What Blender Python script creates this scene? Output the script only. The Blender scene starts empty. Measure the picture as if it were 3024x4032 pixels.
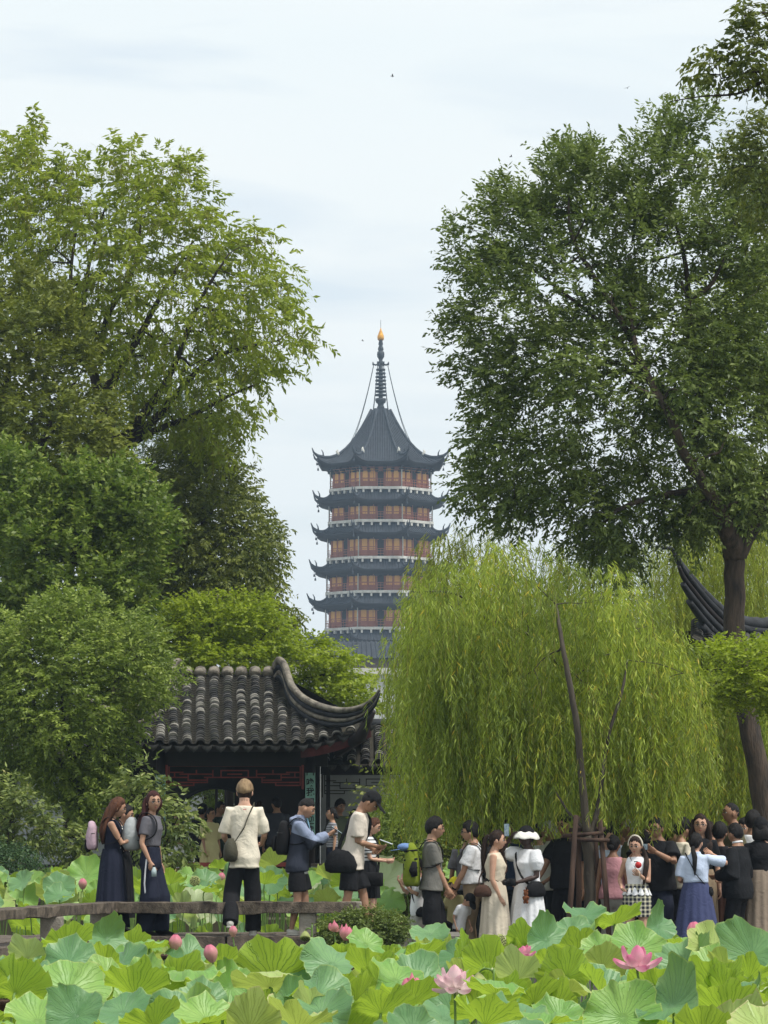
import bpy, math, random
import numpy as np
from mathutils import Vector, Matrix, Euler

rnd = random.Random(11)
rng = np.random.default_rng(11)
PI = math.pi
SC = bpy.context.scene
C = SC.collection

# ---------------------------------------------------------------- camera
F = 13440.0                      # focal length in photograph pixels (3024 x 4032)
PITCH = math.atan(1234.0 / F)
CAM = Vector((0.0, 0.0, 1.68))
cd = bpy.data.cameras.new('camera')
cam = bpy.data.objects.new('camera', cd)
C.objects.link(cam)
cam.location = CAM
cam.rotation_euler = (PI / 2 + PITCH, 0, 0)
cd.sensor_fit = 'VERTICAL'
cd.sensor_height = 36.0
cd.lens = 120.0
cd.clip_start = 0.5
cd.clip_end = 6000
SC.camera = cam

# ---------------------------------------------------------------- sky, sun, exposure
SC.view_settings.view_transform = 'Standard'
SC.view_settings.look = 'None'
SC.view_settings.exposure = 0.45
SC.view_settings.gamma = 1.0
SC.view_settings.use_curve_mapping = False
SC.cycles.max_bounces = 6
SC.cycles.diffuse_bounces = 3
SC.cycles.glossy_bounces = 2
SC.cycles.transmission_bounces = 4
SC.cycles.volume_bounces = 0
SC.cycles.transparent_max_bounces = 8
SUN_EL, SUN_AZ = math.radians(60), math.radians(118)   # azimuth measured from +Y towards +X
w = bpy.data.worlds.new('World')
SC.world = w
w.use_nodes = True
nt = w.node_tree
N, L = nt.nodes, nt.links
N.clear()
wout = N.new('ShaderNodeOutputWorld')
bg = N.new('ShaderNodeBackground'); bg.inputs['Strength'].default_value = 0.13
sky = N.new('ShaderNodeTexSky'); sky.sky_type = 'NISHITA'; sky.sun_disc = False
sky.sun_elevation = SUN_EL; sky.sun_rotation = SUN_AZ; sky.dust_density = 2.0
tc = N.new('ShaderNodeTexCoord')
mp = N.new('ShaderNodeMapping'); mp.inputs['Scale'].default_value = (2.6, 2.6, 17.0)
mp.inputs['Location'].default_value = (0.9, 0.2, 1.35)
nz = N.new('ShaderNodeTexNoise'); nz.inputs['Scale'].default_value = 1.9; nz.inputs['Detail'].default_value = 9
nz.inputs['Roughness'].default_value = 0.52; nz.inputs['Distortion'].default_value = 0.35
cr = N.new('ShaderNodeValToRGB')
cr.color_ramp.elements[0].position = 0.36; cr.color_ramp.elements[0].color = (.68, .68, .68, 1)
cr.color_ramp.elements[1].position = 0.54; cr.color_ramp.elements[1].color = (1, 1, 1, 1)
nz2 = N.new('ShaderNodeTexNoise'); nz2.inputs['Scale'].default_value = 0.8; nz2.inputs['Detail'].default_value = 4
cr2 = N.new('ShaderNodeValToRGB')
cr2.color_ramp.elements[0].position = 0.35; cr2.color_ramp.elements[0].color = (5.15, 5.6, 5.75, 1)
cr2.color_ramp.elements[1].position = 0.65; cr2.color_ramp.elements[1].color = (5.55, 5.8, 5.8, 1)
mxw = N.new('ShaderNodeMixRGB')
L.new(tc.outputs['Generated'], mp.inputs['Vector'])
L.new(mp.outputs['Vector'], nz.inputs['Vector']); L.new(mp.outputs['Vector'], nz2.inputs['Vector'])
L.new(nz.outputs['Fac'], cr.inputs['Fac']); L.new(nz2.outputs['Fac'], cr2.inputs['Fac'])
L.new(cr.outputs['Color'], mxw.inputs['Fac']); L.new(sky.outputs['Color'], mxw.inputs['Color1'])
L.new(cr2.outputs['Color'], mxw.inputs['Color2'])
L.new(mxw.outputs['Color'], bg.inputs['Color']); L.new(bg.outputs['Background'], wout.inputs['Surface'])

sd = bpy.data.lights.new('sun', 'SUN'); sd.energy = 2.6; sd.angle = math.radians(12); sd.color = (1.0, .965, .9)
sun = bpy.data.objects.new('sun', sd); C.objects.link(sun)
_sv = Vector((math.sin(SUN_AZ) * math.cos(SUN_EL), math.cos(SUN_AZ) * math.cos(SUN_EL), math.sin(SUN_EL)))
sun.rotation_euler = _sv.to_track_quat('Z', 'Y').to_euler()
sun.location = (30, 20, 60)

# ---------------------------------------------------------------- helpers
def at(px, py, Y):
    """the world point seen at a photograph pixel, at depth Y"""
    x = (px - 1512.0) / F; y = (2016.0 - py) / F
    c, s = math.cos(PITCH), math.sin(PITCH)
    dy = c - y * s; dz = s + y * c
    t = Y / dy
    return Vector((x * t, Y, CAM.z + dz * t))

def atn(px, py, Y):
    px = np.asarray(px, float); py = np.asarray(py, float); Y = np.asarray(Y, float)
    x = (px - 1512.0) / F; y = (2016.0 - py) / F
    c, s = math.cos(PITCH), math.sin(PITCH)
    t = Y / (c - y * s)
    return np.stack([x * t, Y + 0 * x, CAM.z + (s + y * c) * t], -1)

def ppm(Y):
    return F / Y

def lin(r, g, b):
    f = lambda v: (v / 255 / 12.92) if v <= 10 else ((v / 255 + .055) / 1.055) ** 2.4
    return (f(r), f(g), f(b))

def tag(o, label=None, cat=None, group=None, kind=None):
    if label: o['label'] = label
    if cat: o['category'] = cat
    if group: o['group'] = group
    if kind: o['kind'] = kind
    return o

def empty(name, loc=(0, 0, 0), rz=0.0):
    o = bpy.data.objects.new(name, None); C.objects.link(o)
    o.location = loc; o.rotation_euler = (0, 0, rz); o.empty_display_size = .2
    return o

def link(name, me, parent=None):
    o = bpy.data.objects.new(name, me); C.objects.link(o)
    if parent is not None:
        o.parent = parent
    return o

def np_mesh(name, V, Fc, mats=(), mi=None, smooth=True, attrs=None, uv=None):
    """V (n,3); Fc: list of arrays of faces (each (m,k)), or list of tuples"""
    me = bpy.data.meshes.new(name)
    V = np.asarray(V, np.float32).reshape(-1, 3)
    if isinstance(Fc, np.ndarray):
        Fc = [Fc]
    if len(Fc) and isinstance(Fc[0], np.ndarray) and Fc[0].ndim == 2:
        loops = np.concatenate([f.ravel() for f in Fc]).astype(np.int32)
        cnt = np.concatenate([np.full(len(f), f.shape[1]) for f in Fc]).astype(np.int32)
    else:
        loops = np.array([i for f in Fc for i in f], np.int32)
        cnt = np.array([len(f) for f in Fc], np.int32)
    me.vertices.add(len(V)); me.vertices.foreach_set('co', V.ravel())
    me.loops.add(len(loops)); me.loops.foreach_set('vertex_index', loops)
    st = np.concatenate([[0], np.cumsum(cnt)[:-1]]).astype(np.int32)
    me.polygons.add(len(cnt)); me.polygons.foreach_set('loop_start', st)
    try:
        me.polygons.foreach_set('loop_total', cnt)
    except Exception:
        pass
    for m in (mats if isinstance(mats, (list, tuple)) else [mats]):
        me.materials.append(m)
    if mi is not None:
        me.polygons.foreach_set('material_index', np.asarray(mi, np.int32))
    me.polygons.foreach_set('use_smooth', np.full(len(cnt), bool(smooth)))
    if uv is not None:
        ul = me.uv_layers.new(name='UVMap')
        ul.data.foreach_set('uv', np.asarray(uv, np.float32)[loops].ravel())
    me.update(calc_edges=True)
    for k, v in (attrs or {}).items():
        a = me.attributes.new(k, 'FLOAT', 'POINT')
        a.data.foreach_set('value', np.asarray(v, np.float32))
    return me

class MB:
    """collects shapes, builds ONE mesh"""
    def __init__(s):
        s.V = []; s.F = []; s.M = []; s.n = 0; s.m = 0
    def add(s, V, Fc, m=None):
        V = [tuple(v) for v in V]
        s.V += V
        for f in Fc:
            s.F.append(tuple(int(i) + s.n for i in f)); s.M.append(s.m if m is None else m)
        s.n += len(V)
    def box(s, c, sz, rot=None, m=None, taper=1.0):
        hx, hy, hz = sz[0] / 2, sz[1] / 2, sz[2] / 2
        P = []
        for z in (-1, 1):
            k = taper if z > 0 else 1
            for x, y in ((-1, -1), (1, -1), (1, 1), (-1, 1)):
                P.append(Vector((x * hx * k, y * hy * k, z * hz)))
        if rot is not None:
            P = [rot @ p for p in P]
        c = Vector(c)
        s.add([p + c for p in P], [(0, 3, 2, 1), (4, 5, 6, 7), (0, 1, 5, 4), (1, 2, 6, 5), (2, 3, 7, 6), (3, 0, 4, 7)], m)
    def loft(s, P, A, B=None, ref=(1, 0, 0), n=12, cap=True, m=None, p=2.0, phase=0.0):
        V, Fc = loft(P, A, B, ref, n, cap, p, phase)
        s.add(V, Fc, m)
    def tube(s, P, r, n=8, cap=True, m=None):
        P = [Vector(p) for p in P]
        d = (P[-1] - P[0])
        ref = (0, 1, 0) if abs(d.x) + abs(d.z) > abs(d.y) else (0, 0, 1)
        if not isinstance(r, (list, tuple)):
            r = [r] * len(P)
        V, Fc = loft(P, r, None, ref, n, cap)
        s.add(V, Fc, m)
    def mesh(s, name, mats, smooth=True):
        return np_mesh(name, np.array(s.V, np.float32), s.F, mats, s.M if len(mats if isinstance(mats, (list, tuple)) else [mats]) > 1 else None, smooth)
    def build(s, name, mats, parent=None, smooth=True, auto=None):
        me = s.mesh(name, mats, smooth)
        if auto:
            try:
                me.set_sharp_from_angle(angle=math.radians(auto))
            except Exception:
                pass
        return link(name, me, parent)

def loft(P, A, B=None, ref=(1, 0, 0), n=12, cap=True, p=2.0, phase=0.0):
    P = [Vector(q) for q in P]
    if B is None: B = A
    ref = Vector(ref)
    V = []; Fc = []
    k = len(P)
    for i in range(k):
        t = (P[min(i + 1, k - 1)] - P[max(i - 1, 0)])
        if t.length < 1e-9: t = Vector((0, 0, 1))
        t.normalize()
        u = ref - t * ref.dot(t)
        if u.length < 1e-4:
            u = Vector((0, 1, 0)) - t * t.y
        u.normalize(); v = t.cross(u)
        for j in range(n):
            a = 2 * PI * j / n + phase
            c_, s_ = math.cos(a), math.sin(a)
            if p != 2.0:
                q = (abs(c_) ** p + abs(s_) ** p) ** (-1 / p)
                c_ *= q; s_ *= q
            V.append(P[i] + u * (A[i] * c_) + v * (B[i] * s_))
    for i in range(k - 1):
        for j in range(n):
            a = i * n + j; b = i * n + (j + 1) % n
            Fc.append((a, b, b + n, a + n))
    if cap:
        V.append(P[0]); V.append(P[-1]); a0 = len(V) - 2
        for j in range(n):
            Fc.append((a0, (j + 1) % n, j))
            Fc.append((a0 + 1, (k - 1) * n + j, (k - 1) * n + (j + 1) % n))
    return V, Fc

def smooth_path(P, n=4):
    """Catmull-Rom through points"""
    P = [Vector(p) for p in P]
    if len(P) < 3: return P
    Q = []
    for i in range(len(P) - 1):
        p0 = P[max(i - 1, 0)]; p1 = P[i]; p2 = P[i + 1]; p3 = P[min(i + 2, len(P) - 1)]
        for k in range(n):
            t = k / n
            Q.append(0.5 * ((2 * p1) + (p2 - p0) * t + (2 * p0 - 5 * p1 + 4 * p2 - p3) * t * t + (3 * p1 - p0 - 3 * p2 + p3) * t ** 3))
    Q.append(P[-1])
    return Q

def lerp_list(R, m):
    return list(np.interp(np.linspace(0, 1, m), np.linspace(0, 1, len(R)), R))

# ---------------------------------------------------------------- materials
MATS = {}
def new_mat(name):
    m = bpy.data.materials.new(name); m.use_nodes = True
    return m, m.node_tree.nodes, m.node_tree.links, m.node_tree.nodes['Principled BSDF']

def mat(name, c1, c2=None, rough=.7, scale=6.0, bump=0.0, bscale=40.0, metal=0.0, spec=.4, c3=None, detail=5, stretch=(1, 1, 1), sheen=0.0):
    """base colour wandering between c1 and c2 by noise, optional speck colour c3, bump"""
    if name in MATS: return MATS[name]
    m, N, L, b = new_mat(name)
    b.inputs['Roughness'].default_value = rough
    b.inputs['Metallic'].default_value = metal
    b.inputs['Specular IOR Level'].default_value = spec
    if sheen:
        b.inputs['Sheen Weight'].default_value = sheen
    tc = N.new('ShaderNodeTexCoord'); mp = N.new('ShaderNodeMapping'); mp.inputs['Scale'].default_value = stretch
    L.new(tc.outputs['Object'], mp.inputs['Vector'])
    if c2 is not None:
        nz = N.new('ShaderNodeTexNoise'); nz.inputs['Scale'].default_value = scale; nz.inputs['Detail'].default_value = detail
        nz.inputs['Roughness'].default_value = .62
        L.new(mp.outputs['Vector'], nz.inputs['Vector'])
        cr = N.new('ShaderNodeValToRGB'); e = cr.color_ramp.elements
        e[0].position = .34; e[0].color = (*c1, 1); e[1].position = .66; e[1].color = (*c2, 1)
        if c3 is not None:
            q = e.new(.74); q.color = (*c3, 1)
        L.new(nz.outputs['Fac'], cr.inputs['Fac']); L.new(cr.outputs['Color'], b.inputs['Base Color'])
    else:
        b.inputs['Base Color'].default_value = (*c1, 1)
    if bump:
        n2 = N.new('ShaderNodeTexNoise'); n2.inputs['Scale'].default_value = bscale; n2.inputs['Detail'].default_value = 4
        L.new(mp.outputs['Vector'], n2.inputs['Vector'])
        bp = N.new('ShaderNodeBump'); bp.inputs['Strength'].default_value = bump; bp.inputs['Distance'].default_value = .02
        L.new(n2.outputs['Fac'], bp.inputs['Height']); L.new(bp.outputs['Normal'], b.inputs['Normal'])
    MATS[name] = m
    return m

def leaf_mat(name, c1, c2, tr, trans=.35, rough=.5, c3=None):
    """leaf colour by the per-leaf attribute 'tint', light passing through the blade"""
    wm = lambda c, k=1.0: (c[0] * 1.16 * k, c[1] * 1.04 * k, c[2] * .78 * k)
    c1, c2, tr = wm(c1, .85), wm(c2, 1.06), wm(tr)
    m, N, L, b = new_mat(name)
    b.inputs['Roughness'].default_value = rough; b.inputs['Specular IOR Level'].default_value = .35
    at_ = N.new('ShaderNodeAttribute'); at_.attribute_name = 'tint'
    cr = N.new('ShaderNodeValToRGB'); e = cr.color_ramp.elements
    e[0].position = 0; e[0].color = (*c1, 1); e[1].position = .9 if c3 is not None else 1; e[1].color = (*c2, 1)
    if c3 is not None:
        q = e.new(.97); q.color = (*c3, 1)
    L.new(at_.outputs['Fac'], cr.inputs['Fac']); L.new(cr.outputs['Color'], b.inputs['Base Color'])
    t = N.new('ShaderNodeBsdfTranslucent')
    mx = N.new('ShaderNodeMixRGB'); mx.blend_type = 'MIX'; mx.inputs['Fac'].default_value = .5
    mx.inputs['Color2'].default_value = (*tr, 1)
    L.new(cr.outputs['Color'], mx.inputs['Color1']); L.new(mx.outputs['Color'], t.inputs['Color'])
    ms = N.new('ShaderNodeMixShader'); ms.inputs['Fac'].default_value = trans
    out = N['Material Output']
    L.new(b.outputs['BSDF'], ms.inputs[1]); L.new(t.outputs['BSDF'], ms.inputs[2]); L.new(ms.outputs['Shader'], out.inputs['Surface'])
    MATS[name] = m
    return m
# ================================================================ ground, pond
M_earth = mat('earth', lin(92, 84, 66), lin(62, 66, 44), rough=.95, scale=1.2, bump=.4, bscale=14)
M_paving = mat('stone_paving', lin(128, 124, 116), lin(96, 93, 86), rough=.9, scale=2.5, bump=.3, bscale=30)
M_rock = mat('garden_rock', lin(120, 116, 104), lin(58, 58, 50), rough=.9, scale=3.2, bump=.7, bscale=12, c3=lin(150, 146, 130))
mw, Nw, Lw, bw = new_mat('pond_water')
bw.inputs['Base Color'].default_value = (*lin(38, 46, 30), 1); bw.inputs['Roughness'].default_value = .06
_n = Nw.new('ShaderNodeTexNoise'); _n.inputs['Scale'].default_value = 3; _b = Nw.new('ShaderNodeBump'); _b.inputs['Strength'].default_value = .08
Lw.new(_n.outputs['Fac'], _b.inputs['Height']); Lw.new(_b.outputs['Normal'], bw.inputs['Normal'])

def slab(name, x0, x1, y0, y1, z, m, kind='structure', z0=None):
    b = MB()
    if z0 is None:
        b.add([(x0, y0, z), (x1, y0, z), (x1, y1, z), (x0, y1, z)], [(0, 1, 2, 3)])
    else:
        b.box(((x0 + x1) / 2, (y0 + y1) / 2, (z + z0) / 2), (x1 - x0, y1 - y0, z - z0))
    return tag(b.build(name, m, smooth=False), kind=kind)

POND_Z = -0.38
slab('ground', -900, 900, -60, 1400, -1.2, M_earth)
tag(slab('pond_water', -30, 30, 4, 62.0, POND_Z, mw), kind='structure')
slab('near_bank', -60, 60, -40, 6, 0.0, M_paving, z0=-1.1)
slab('island_ground', 0.35, 60, 41.4, 140, 0.0, M_paving, z0=-1.1)
slab('far_bank', -60, 0.33, 61.6, 140, 0.0, M_earth, z0=-1.1)

# ================================================================ foliage tools
def norm(v):
    return v / np.maximum(np.linalg.norm(v, axis=-1, keepdims=True), 1e-9)

def twig_leaves(base, d, Ltw, nl, ll, lw, splay=55, droop=.15, rnd_n=.9, tint=None, ldroop=.25, start=.15, alt=True, upn=1.0, jitter=.25, fold=False):
    """leaves set along twigs. returns V (n*4,3), tint"""
    n = len(base); d = norm(d)
    t = np.linspace(start, 1, nl)[None, :, None]
    Lt = np.asarray(Ltw).reshape(-1, 1, 1)
    down = np.array([0, 0, -1.0])
    P = base[:, None, :] + d[:, None, :] * Lt * t + down * (droop * Lt * t ** 2)
    tg = norm(d[:, None, :] + down * (2 * droop * t))
    side = norm(np.cross(tg, np.array([0, 0, 1.0]) + .35 * rng.standard_normal((n, 1, 3))))
    sg = np.where(np.arange(nl) % 2 == 0, 1.0, -1.0)[None, :, None] if alt else 1.0
    sp = np.radians(splay) * (1 + .25 * rng.standard_normal((n, nl, 1)))
    ld = tg * np.cos(sp) + side * sg * np.sin(sp) + down * ldroop + jitter * rng.standard_normal((n, nl, 3))
    ld = norm(ld)
    nr = np.array([0, 0, upn]) + rnd_n * rng.standard_normal((n, nl, 3))
    wv = norm(np.cross(ld, nr))
    s = (.75 + .5 * rng.random((n, nl, 1)))
    a = P; tip = P + ld * ll * s; mid = P + ld * ll * s * .45
    wv = wv * lw * .5 * s
    V = np.stack([a, mid + wv, tip, mid - wv], 2).reshape(-1, 3)
    if tint is None:
        tint = rng.random(n)
    tt = np.clip(np.repeat(tint, nl) + .14 * rng.standard_normal(n * nl), 0, .93)
    odd = rng.random(n * nl) < .006
    tt[odd] = 1.0
    return V, np.repeat(tt, 4)

def leaf_mesh(name, V, T, m):
    n = len(V) // 4
    Fc = np.arange(n * 4, dtype=np.int32).reshape(n, 4)
    return np_mesh(name, V, Fc, m, smooth=False, attrs={'tint': T})

def in_poly(px, py, poly):
    x = np.asarray(px); y = np.asarray(py); c = np.zeros(x.shape, bool)
    n = len(poly)
    for i in range(n):
        x0, y0 = poly[i]; x1, y1 = poly[(i + 1) % n]
        if y0 == y1: continue
        k = ((y0 > y) != (y1 > y)) & (x < (x1 - x0) * (y - y0) / (y1 - y0) + x0)
        c ^= k
    return c

def edge_dist(px, py, poly):
    d = np.full(np.shape(px), 1e9)
    n = len(poly)
    for i in range(n):
        a = np.array(poly[i], float); b = np.array(poly[(i + 1) % n], float)
        ab = b - a; L2 = (ab ** 2).sum() + 1e-9
        t = np.clip(((px - a[0]) * ab[0] + (py - a[1]) * ab[1]) / L2, 0, 1)
        d = np.minimum(d, np.hypot(px - a[0] - t * ab[0], py - a[1] - t * ab[1]))
    return d

def fill_poly(poly, n, inset=0, sep=0):
    xs = [p[0] for p in poly]; ys = [p[1] for p in poly]
    out = []
    while len(out) < n:
        x = rng.uniform(min(xs), max(xs), 400); y = rng.uniform(min(ys), max(ys), 400)
        ok = in_poly(x, y, poly)
        if inset: ok &= edge_dist(x, y, poly) > inset
        for a, b in zip(x[ok], y[ok]):
            if sep and any((a - q[0]) ** 2 + (b - q[1]) ** 2 < sep * sep for q in out[-60:]):
                if rng.random() < .8: continue
            out.append((a, b))
            if len(out) >= n: break
    return np.array(out)

M_bark = mat('bark', lin(92, 84, 72), lin(52, 46, 40), rough=.95, scale=5, bump=.8, bscale=26, stretch=(1, 1, .25), c3=lin(120, 112, 98))
M_bark_dark = mat('bark_dark', lin(64, 55, 46), lin(34, 29, 25), rough=.95, scale=5, bump=.8, bscale=24, stretch=(1, 1, .25))
M_bark_red = mat('bark_reddish', lin(92, 78, 66), lin(46, 42, 38), rough=.95, scale=7, bump=1.0, bscale=34, stretch=(1.5, 1.5, .3))

def skeleton(mb, limbs, Y, centres, r0=.035, sag=.05, twig_r=.006):
    """limbs: list of ([(px,py,dY)...], [radius px...]); centres: (n,3) clump centres, joined to the nearest wood"""
    nodes = []
    for pts, rad in limbs:
        P = [at(p[0], p[1], Y + (p[2] if len(p) > 2 else 0)) for p in pts]
        m = len(P)
        Q = smooth_path(P, 5)
        r = [v / ppm(Y) for v in lerp_list(rad, len(Q))]
        # slight crookedness
        for i in range(1, len(Q) - 1):
            Q[i] = Q[i] + Vector((rnd.uniform(-1, 1), rnd.uniform(-1, 1), 0)) * r[i] * .10
        mb.tube(Q, r, n=9)
        nodes += [(q, rr) for q, rr in zip(Q, r)]
    NP = np.array([n[0][:] for n in nodes]); NR = [n[1] for n in nodes]
    base = NP.copy()
    order = np.argsort([np.min(((base - c) ** 2).sum(1)) for c in centres])
    for i in order:
        c = centres[i]
        d = ((NP - c) ** 2).sum(1) + .6 * np.maximum(NP[:, 2] - c[2], 0) ** 2
        k = int(np.argmin(d)); a = Vector(NP[k]); b = Vector(c)
        r = min(NR[k] * .7, r0)
        r = max(r, twig_r)
        dist = (b - a).length
        if dist < 1e-3: continue
        mid = a.lerp(b, .5) + Vector((rnd.uniform(-.1, .1), rnd.uniform(-.1, .1), rnd.uniform(.0, .12) - sag)) * dist
        q = smooth_path([a, mid, b], 3)
        mb.tube(q, lerp_list([r, r * .55], len(q)), n=5, cap=False)
        NP = np.vstack([NP, np.array(mid)[None], np.array(b)[None]]); NR += [r * .8, r * .6]

def make_tree(name, label, poly, Y, thick, ncl, rad, leaf, twigs, m, barkm, limbs, group=None, nl=9, ll=.08, lw=.03, tl=.3, splay=55, droop=.15, ldroop=.25,
              up=.25, flat=1.0, inset=10, sep=30, rnd_n=.9, upn=1.0, cat='tree', r0=.035, extra=None, outward=1.0, tintdir=.35, jitter=.25, sky_gap=0, gapfreq=160.):
    root = empty(name, at(limbs[0][0][0][0], limbs[0][0][0][1], Y))
    root.location = (root.location.x, Y, 0)
    tag(root, label, cat, group)
    pts = fill_poly(poly, ncl, inset, sep)
    if sky_gap:
        keep = (np.sin(pts[:, 0] / gapfreq * 2.1 + 1.3 * np.sin(pts[:, 1] / gapfreq)) * np.cos(pts[:, 1] / gapfreq * 1.7 + 1.1 * np.sin(pts[:, 0] / gapfreq * 1.3))) > -1 + sky_gap
        pts = pts[keep | (rng.random(len(pts)) < .35)]
    ed = edge_dist(pts[:, 0], pts[:, 1], poly)
    k = np.clip(ed / (np.percentile(ed, 90) + 1e-6), 0.08, 1) ** .5
    dY = rng.uniform(-1, 1, len(pts)) * thick * k
    cen = atn(pts[:, 0], pts[:, 1], Y + dY)
    mid = cen.mean(0)
    wood = MB()
    skeleton(wood, limbs, Y, cen, r0=r0)
    o = wood.build('trunk', barkm, root)
    o.matrix_parent_inverse = root.matrix_world.inverted()
    o.location = -root.location + o.location; o.matrix_parent_inverse = Matrix()
    nt_ = len(cen) * twigs
    ci = np.repeat(np.arange(len(cen)), twigs)
    off = norm(rng.standard_normal((nt_, 3))) * rng.random((nt_, 1)) ** .45
    off *= rad * np.array([1, 1, flat]) * np.repeat(rng.uniform(.65, 1.25, len(cen)), twigs)[:, None]
    base = cen[ci] + off
    outdir = norm(cen[ci] - mid) * outward
    d = norm(off) * .9 + outdir + np.array([0, 0, up]) + .45 * rng.standard_normal((nt_, 3))
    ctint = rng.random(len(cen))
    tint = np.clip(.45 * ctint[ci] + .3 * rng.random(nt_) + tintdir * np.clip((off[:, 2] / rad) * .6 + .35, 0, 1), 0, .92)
    V, T = twig_leaves(base, d, tl * rng.uniform(.6, 1.3, nt_), nl, ll, lw, splay, droop, rnd_n, tint, ldroop, upn=upn, jitter=jitter)
    Vs, Ts = [V], [T]
    if extra is not None:
        e = extra(cen, base, d)
        Vs.append(e[0]); Ts.append(e[1])
    V = np.concatenate(Vs) - np.array(root.location); T = np.concatenate(Ts)
    link('crown', leaf_mesh('crown', V, T, m), root)
    return root

def catkins(n, lo=.18, hi=.34):
    def f(cen, base, d):
        i = rng.integers(0, len(base), n)
        b = base[i] + .1 * rng.standard_normal((n, 3))
        L_ = rng.uniform(lo, hi, n)
        V, T = twig_leaves(b, np.tile([0, 0, -1.0], (n, 1)) + .05 * rng.standard_normal((n, 3)), L_, 9, .05, .028, 20, 0, 2.0, np.full(n, .97), .3, start=0)
        T[:] = 1.0
        return V, T
    return f

# ---------------------------------------------------------------- leaf materials
LM_wing = leaf_mat('wingnut_leaf', (.10, .165, .022), (.27, .36, .05), (.36, .50, .05), .45, c3=(.24, .22, .05))
LM_dark = leaf_mat('zelkova_leaf', (.042, .085, .026), (.175, .245, .075), (.19, .30, .05), .33, c3=(.14, .17, .04))
LM_olive = leaf_mat('camphor_leaf', (.06, .10, .018), (.20, .25, .045), (.2, .27, .03), .28, c3=(.2, .19, .04))
LM_mid = leaf_mat('ginkgo_leaf', (.055, .105, .02), (.20, .285, .05), (.16, .33, .05), .30, c3=(.3, .3, .05))
LM_fine = leaf_mat('fine_leaf', (.085, .15, .03), (.27, .37, .085), (.22, .38, .06), .33, c3=(.24, .26, .06))
LM_maple = leaf_mat('maple_leaf', (.09, .16, .016), (.31, .42, .04), (.36, .52, .04), .42, c3=(.3, .32, .04))
LM_willow = leaf_mat('willow_leaf', (.085, .145, .026), (.37, .50, .09), (.42, .58, .07), .44, c3=(.6, .42, .04))
LM_willow2 = leaf_mat('willow_leaf_pale', (.14, .22, .035), (.40, .52, .10), (.42, .5, .06), .45, c3=(.5, .4, .05))
LM_cedar = leaf_mat('cedar_needle', (.02, .06, .028), (.055, .12, .05), (.06, .12, .04), .15, c3=(.06, .1, .04))
LM_loquat = leaf_mat('shrub_leaf', (.045, .09, .03), (.24, .32, .11), (.2, .3, .06), .25, c3=(.4, .36, .14))
LM_far = leaf_mat('far_leaf', (.055, .09, .02), (.19, .235, .045), (.14, .23, .04), .28, c3=(.16, .18, .05))

# ---------------------------------------------------------------- trees at the left
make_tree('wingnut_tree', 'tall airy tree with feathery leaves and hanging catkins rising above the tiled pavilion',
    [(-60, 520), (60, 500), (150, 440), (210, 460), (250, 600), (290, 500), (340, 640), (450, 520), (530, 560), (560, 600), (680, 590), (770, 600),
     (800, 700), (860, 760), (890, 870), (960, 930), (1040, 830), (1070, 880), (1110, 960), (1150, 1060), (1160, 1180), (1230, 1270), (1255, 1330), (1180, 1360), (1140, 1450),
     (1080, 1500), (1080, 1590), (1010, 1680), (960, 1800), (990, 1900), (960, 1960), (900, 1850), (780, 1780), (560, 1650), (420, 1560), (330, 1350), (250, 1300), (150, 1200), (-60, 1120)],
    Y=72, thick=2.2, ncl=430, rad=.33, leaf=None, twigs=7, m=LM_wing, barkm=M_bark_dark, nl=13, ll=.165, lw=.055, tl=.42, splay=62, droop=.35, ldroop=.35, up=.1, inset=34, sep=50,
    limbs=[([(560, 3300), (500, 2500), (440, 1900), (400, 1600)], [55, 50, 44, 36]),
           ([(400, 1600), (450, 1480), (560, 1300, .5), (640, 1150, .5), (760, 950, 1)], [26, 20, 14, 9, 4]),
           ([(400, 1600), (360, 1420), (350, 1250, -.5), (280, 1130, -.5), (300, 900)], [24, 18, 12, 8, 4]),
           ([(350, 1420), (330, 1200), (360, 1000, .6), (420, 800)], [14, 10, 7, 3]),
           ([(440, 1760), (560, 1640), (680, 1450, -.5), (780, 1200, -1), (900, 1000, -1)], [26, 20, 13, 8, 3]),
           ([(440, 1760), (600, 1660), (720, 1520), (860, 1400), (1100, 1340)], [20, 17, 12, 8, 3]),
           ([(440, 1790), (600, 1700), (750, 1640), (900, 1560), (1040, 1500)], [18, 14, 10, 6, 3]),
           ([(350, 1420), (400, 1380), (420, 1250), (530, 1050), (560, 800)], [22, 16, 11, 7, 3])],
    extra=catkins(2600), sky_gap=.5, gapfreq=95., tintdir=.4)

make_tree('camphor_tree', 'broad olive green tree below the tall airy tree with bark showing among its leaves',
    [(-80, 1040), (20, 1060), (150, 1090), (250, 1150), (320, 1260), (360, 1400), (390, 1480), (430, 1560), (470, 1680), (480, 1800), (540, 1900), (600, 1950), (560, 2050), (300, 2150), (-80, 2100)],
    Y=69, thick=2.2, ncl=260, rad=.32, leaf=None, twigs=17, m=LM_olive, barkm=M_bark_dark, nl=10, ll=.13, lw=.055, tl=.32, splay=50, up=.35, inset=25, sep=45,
    limbs=[([(60, 3300), (40, 2600), (60, 2000)], [50, 44, 36]), ([(60, 2000), (160, 1750), (260, 1560)], [26, 18, 8]), ([(60, 2000), (0, 1700), (60, 1400), (200, 1300)], [26, 18, 12, 6]), ([(60, 1700), (200, 1620), (300, 1500)], [16, 10, 5])])

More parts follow.
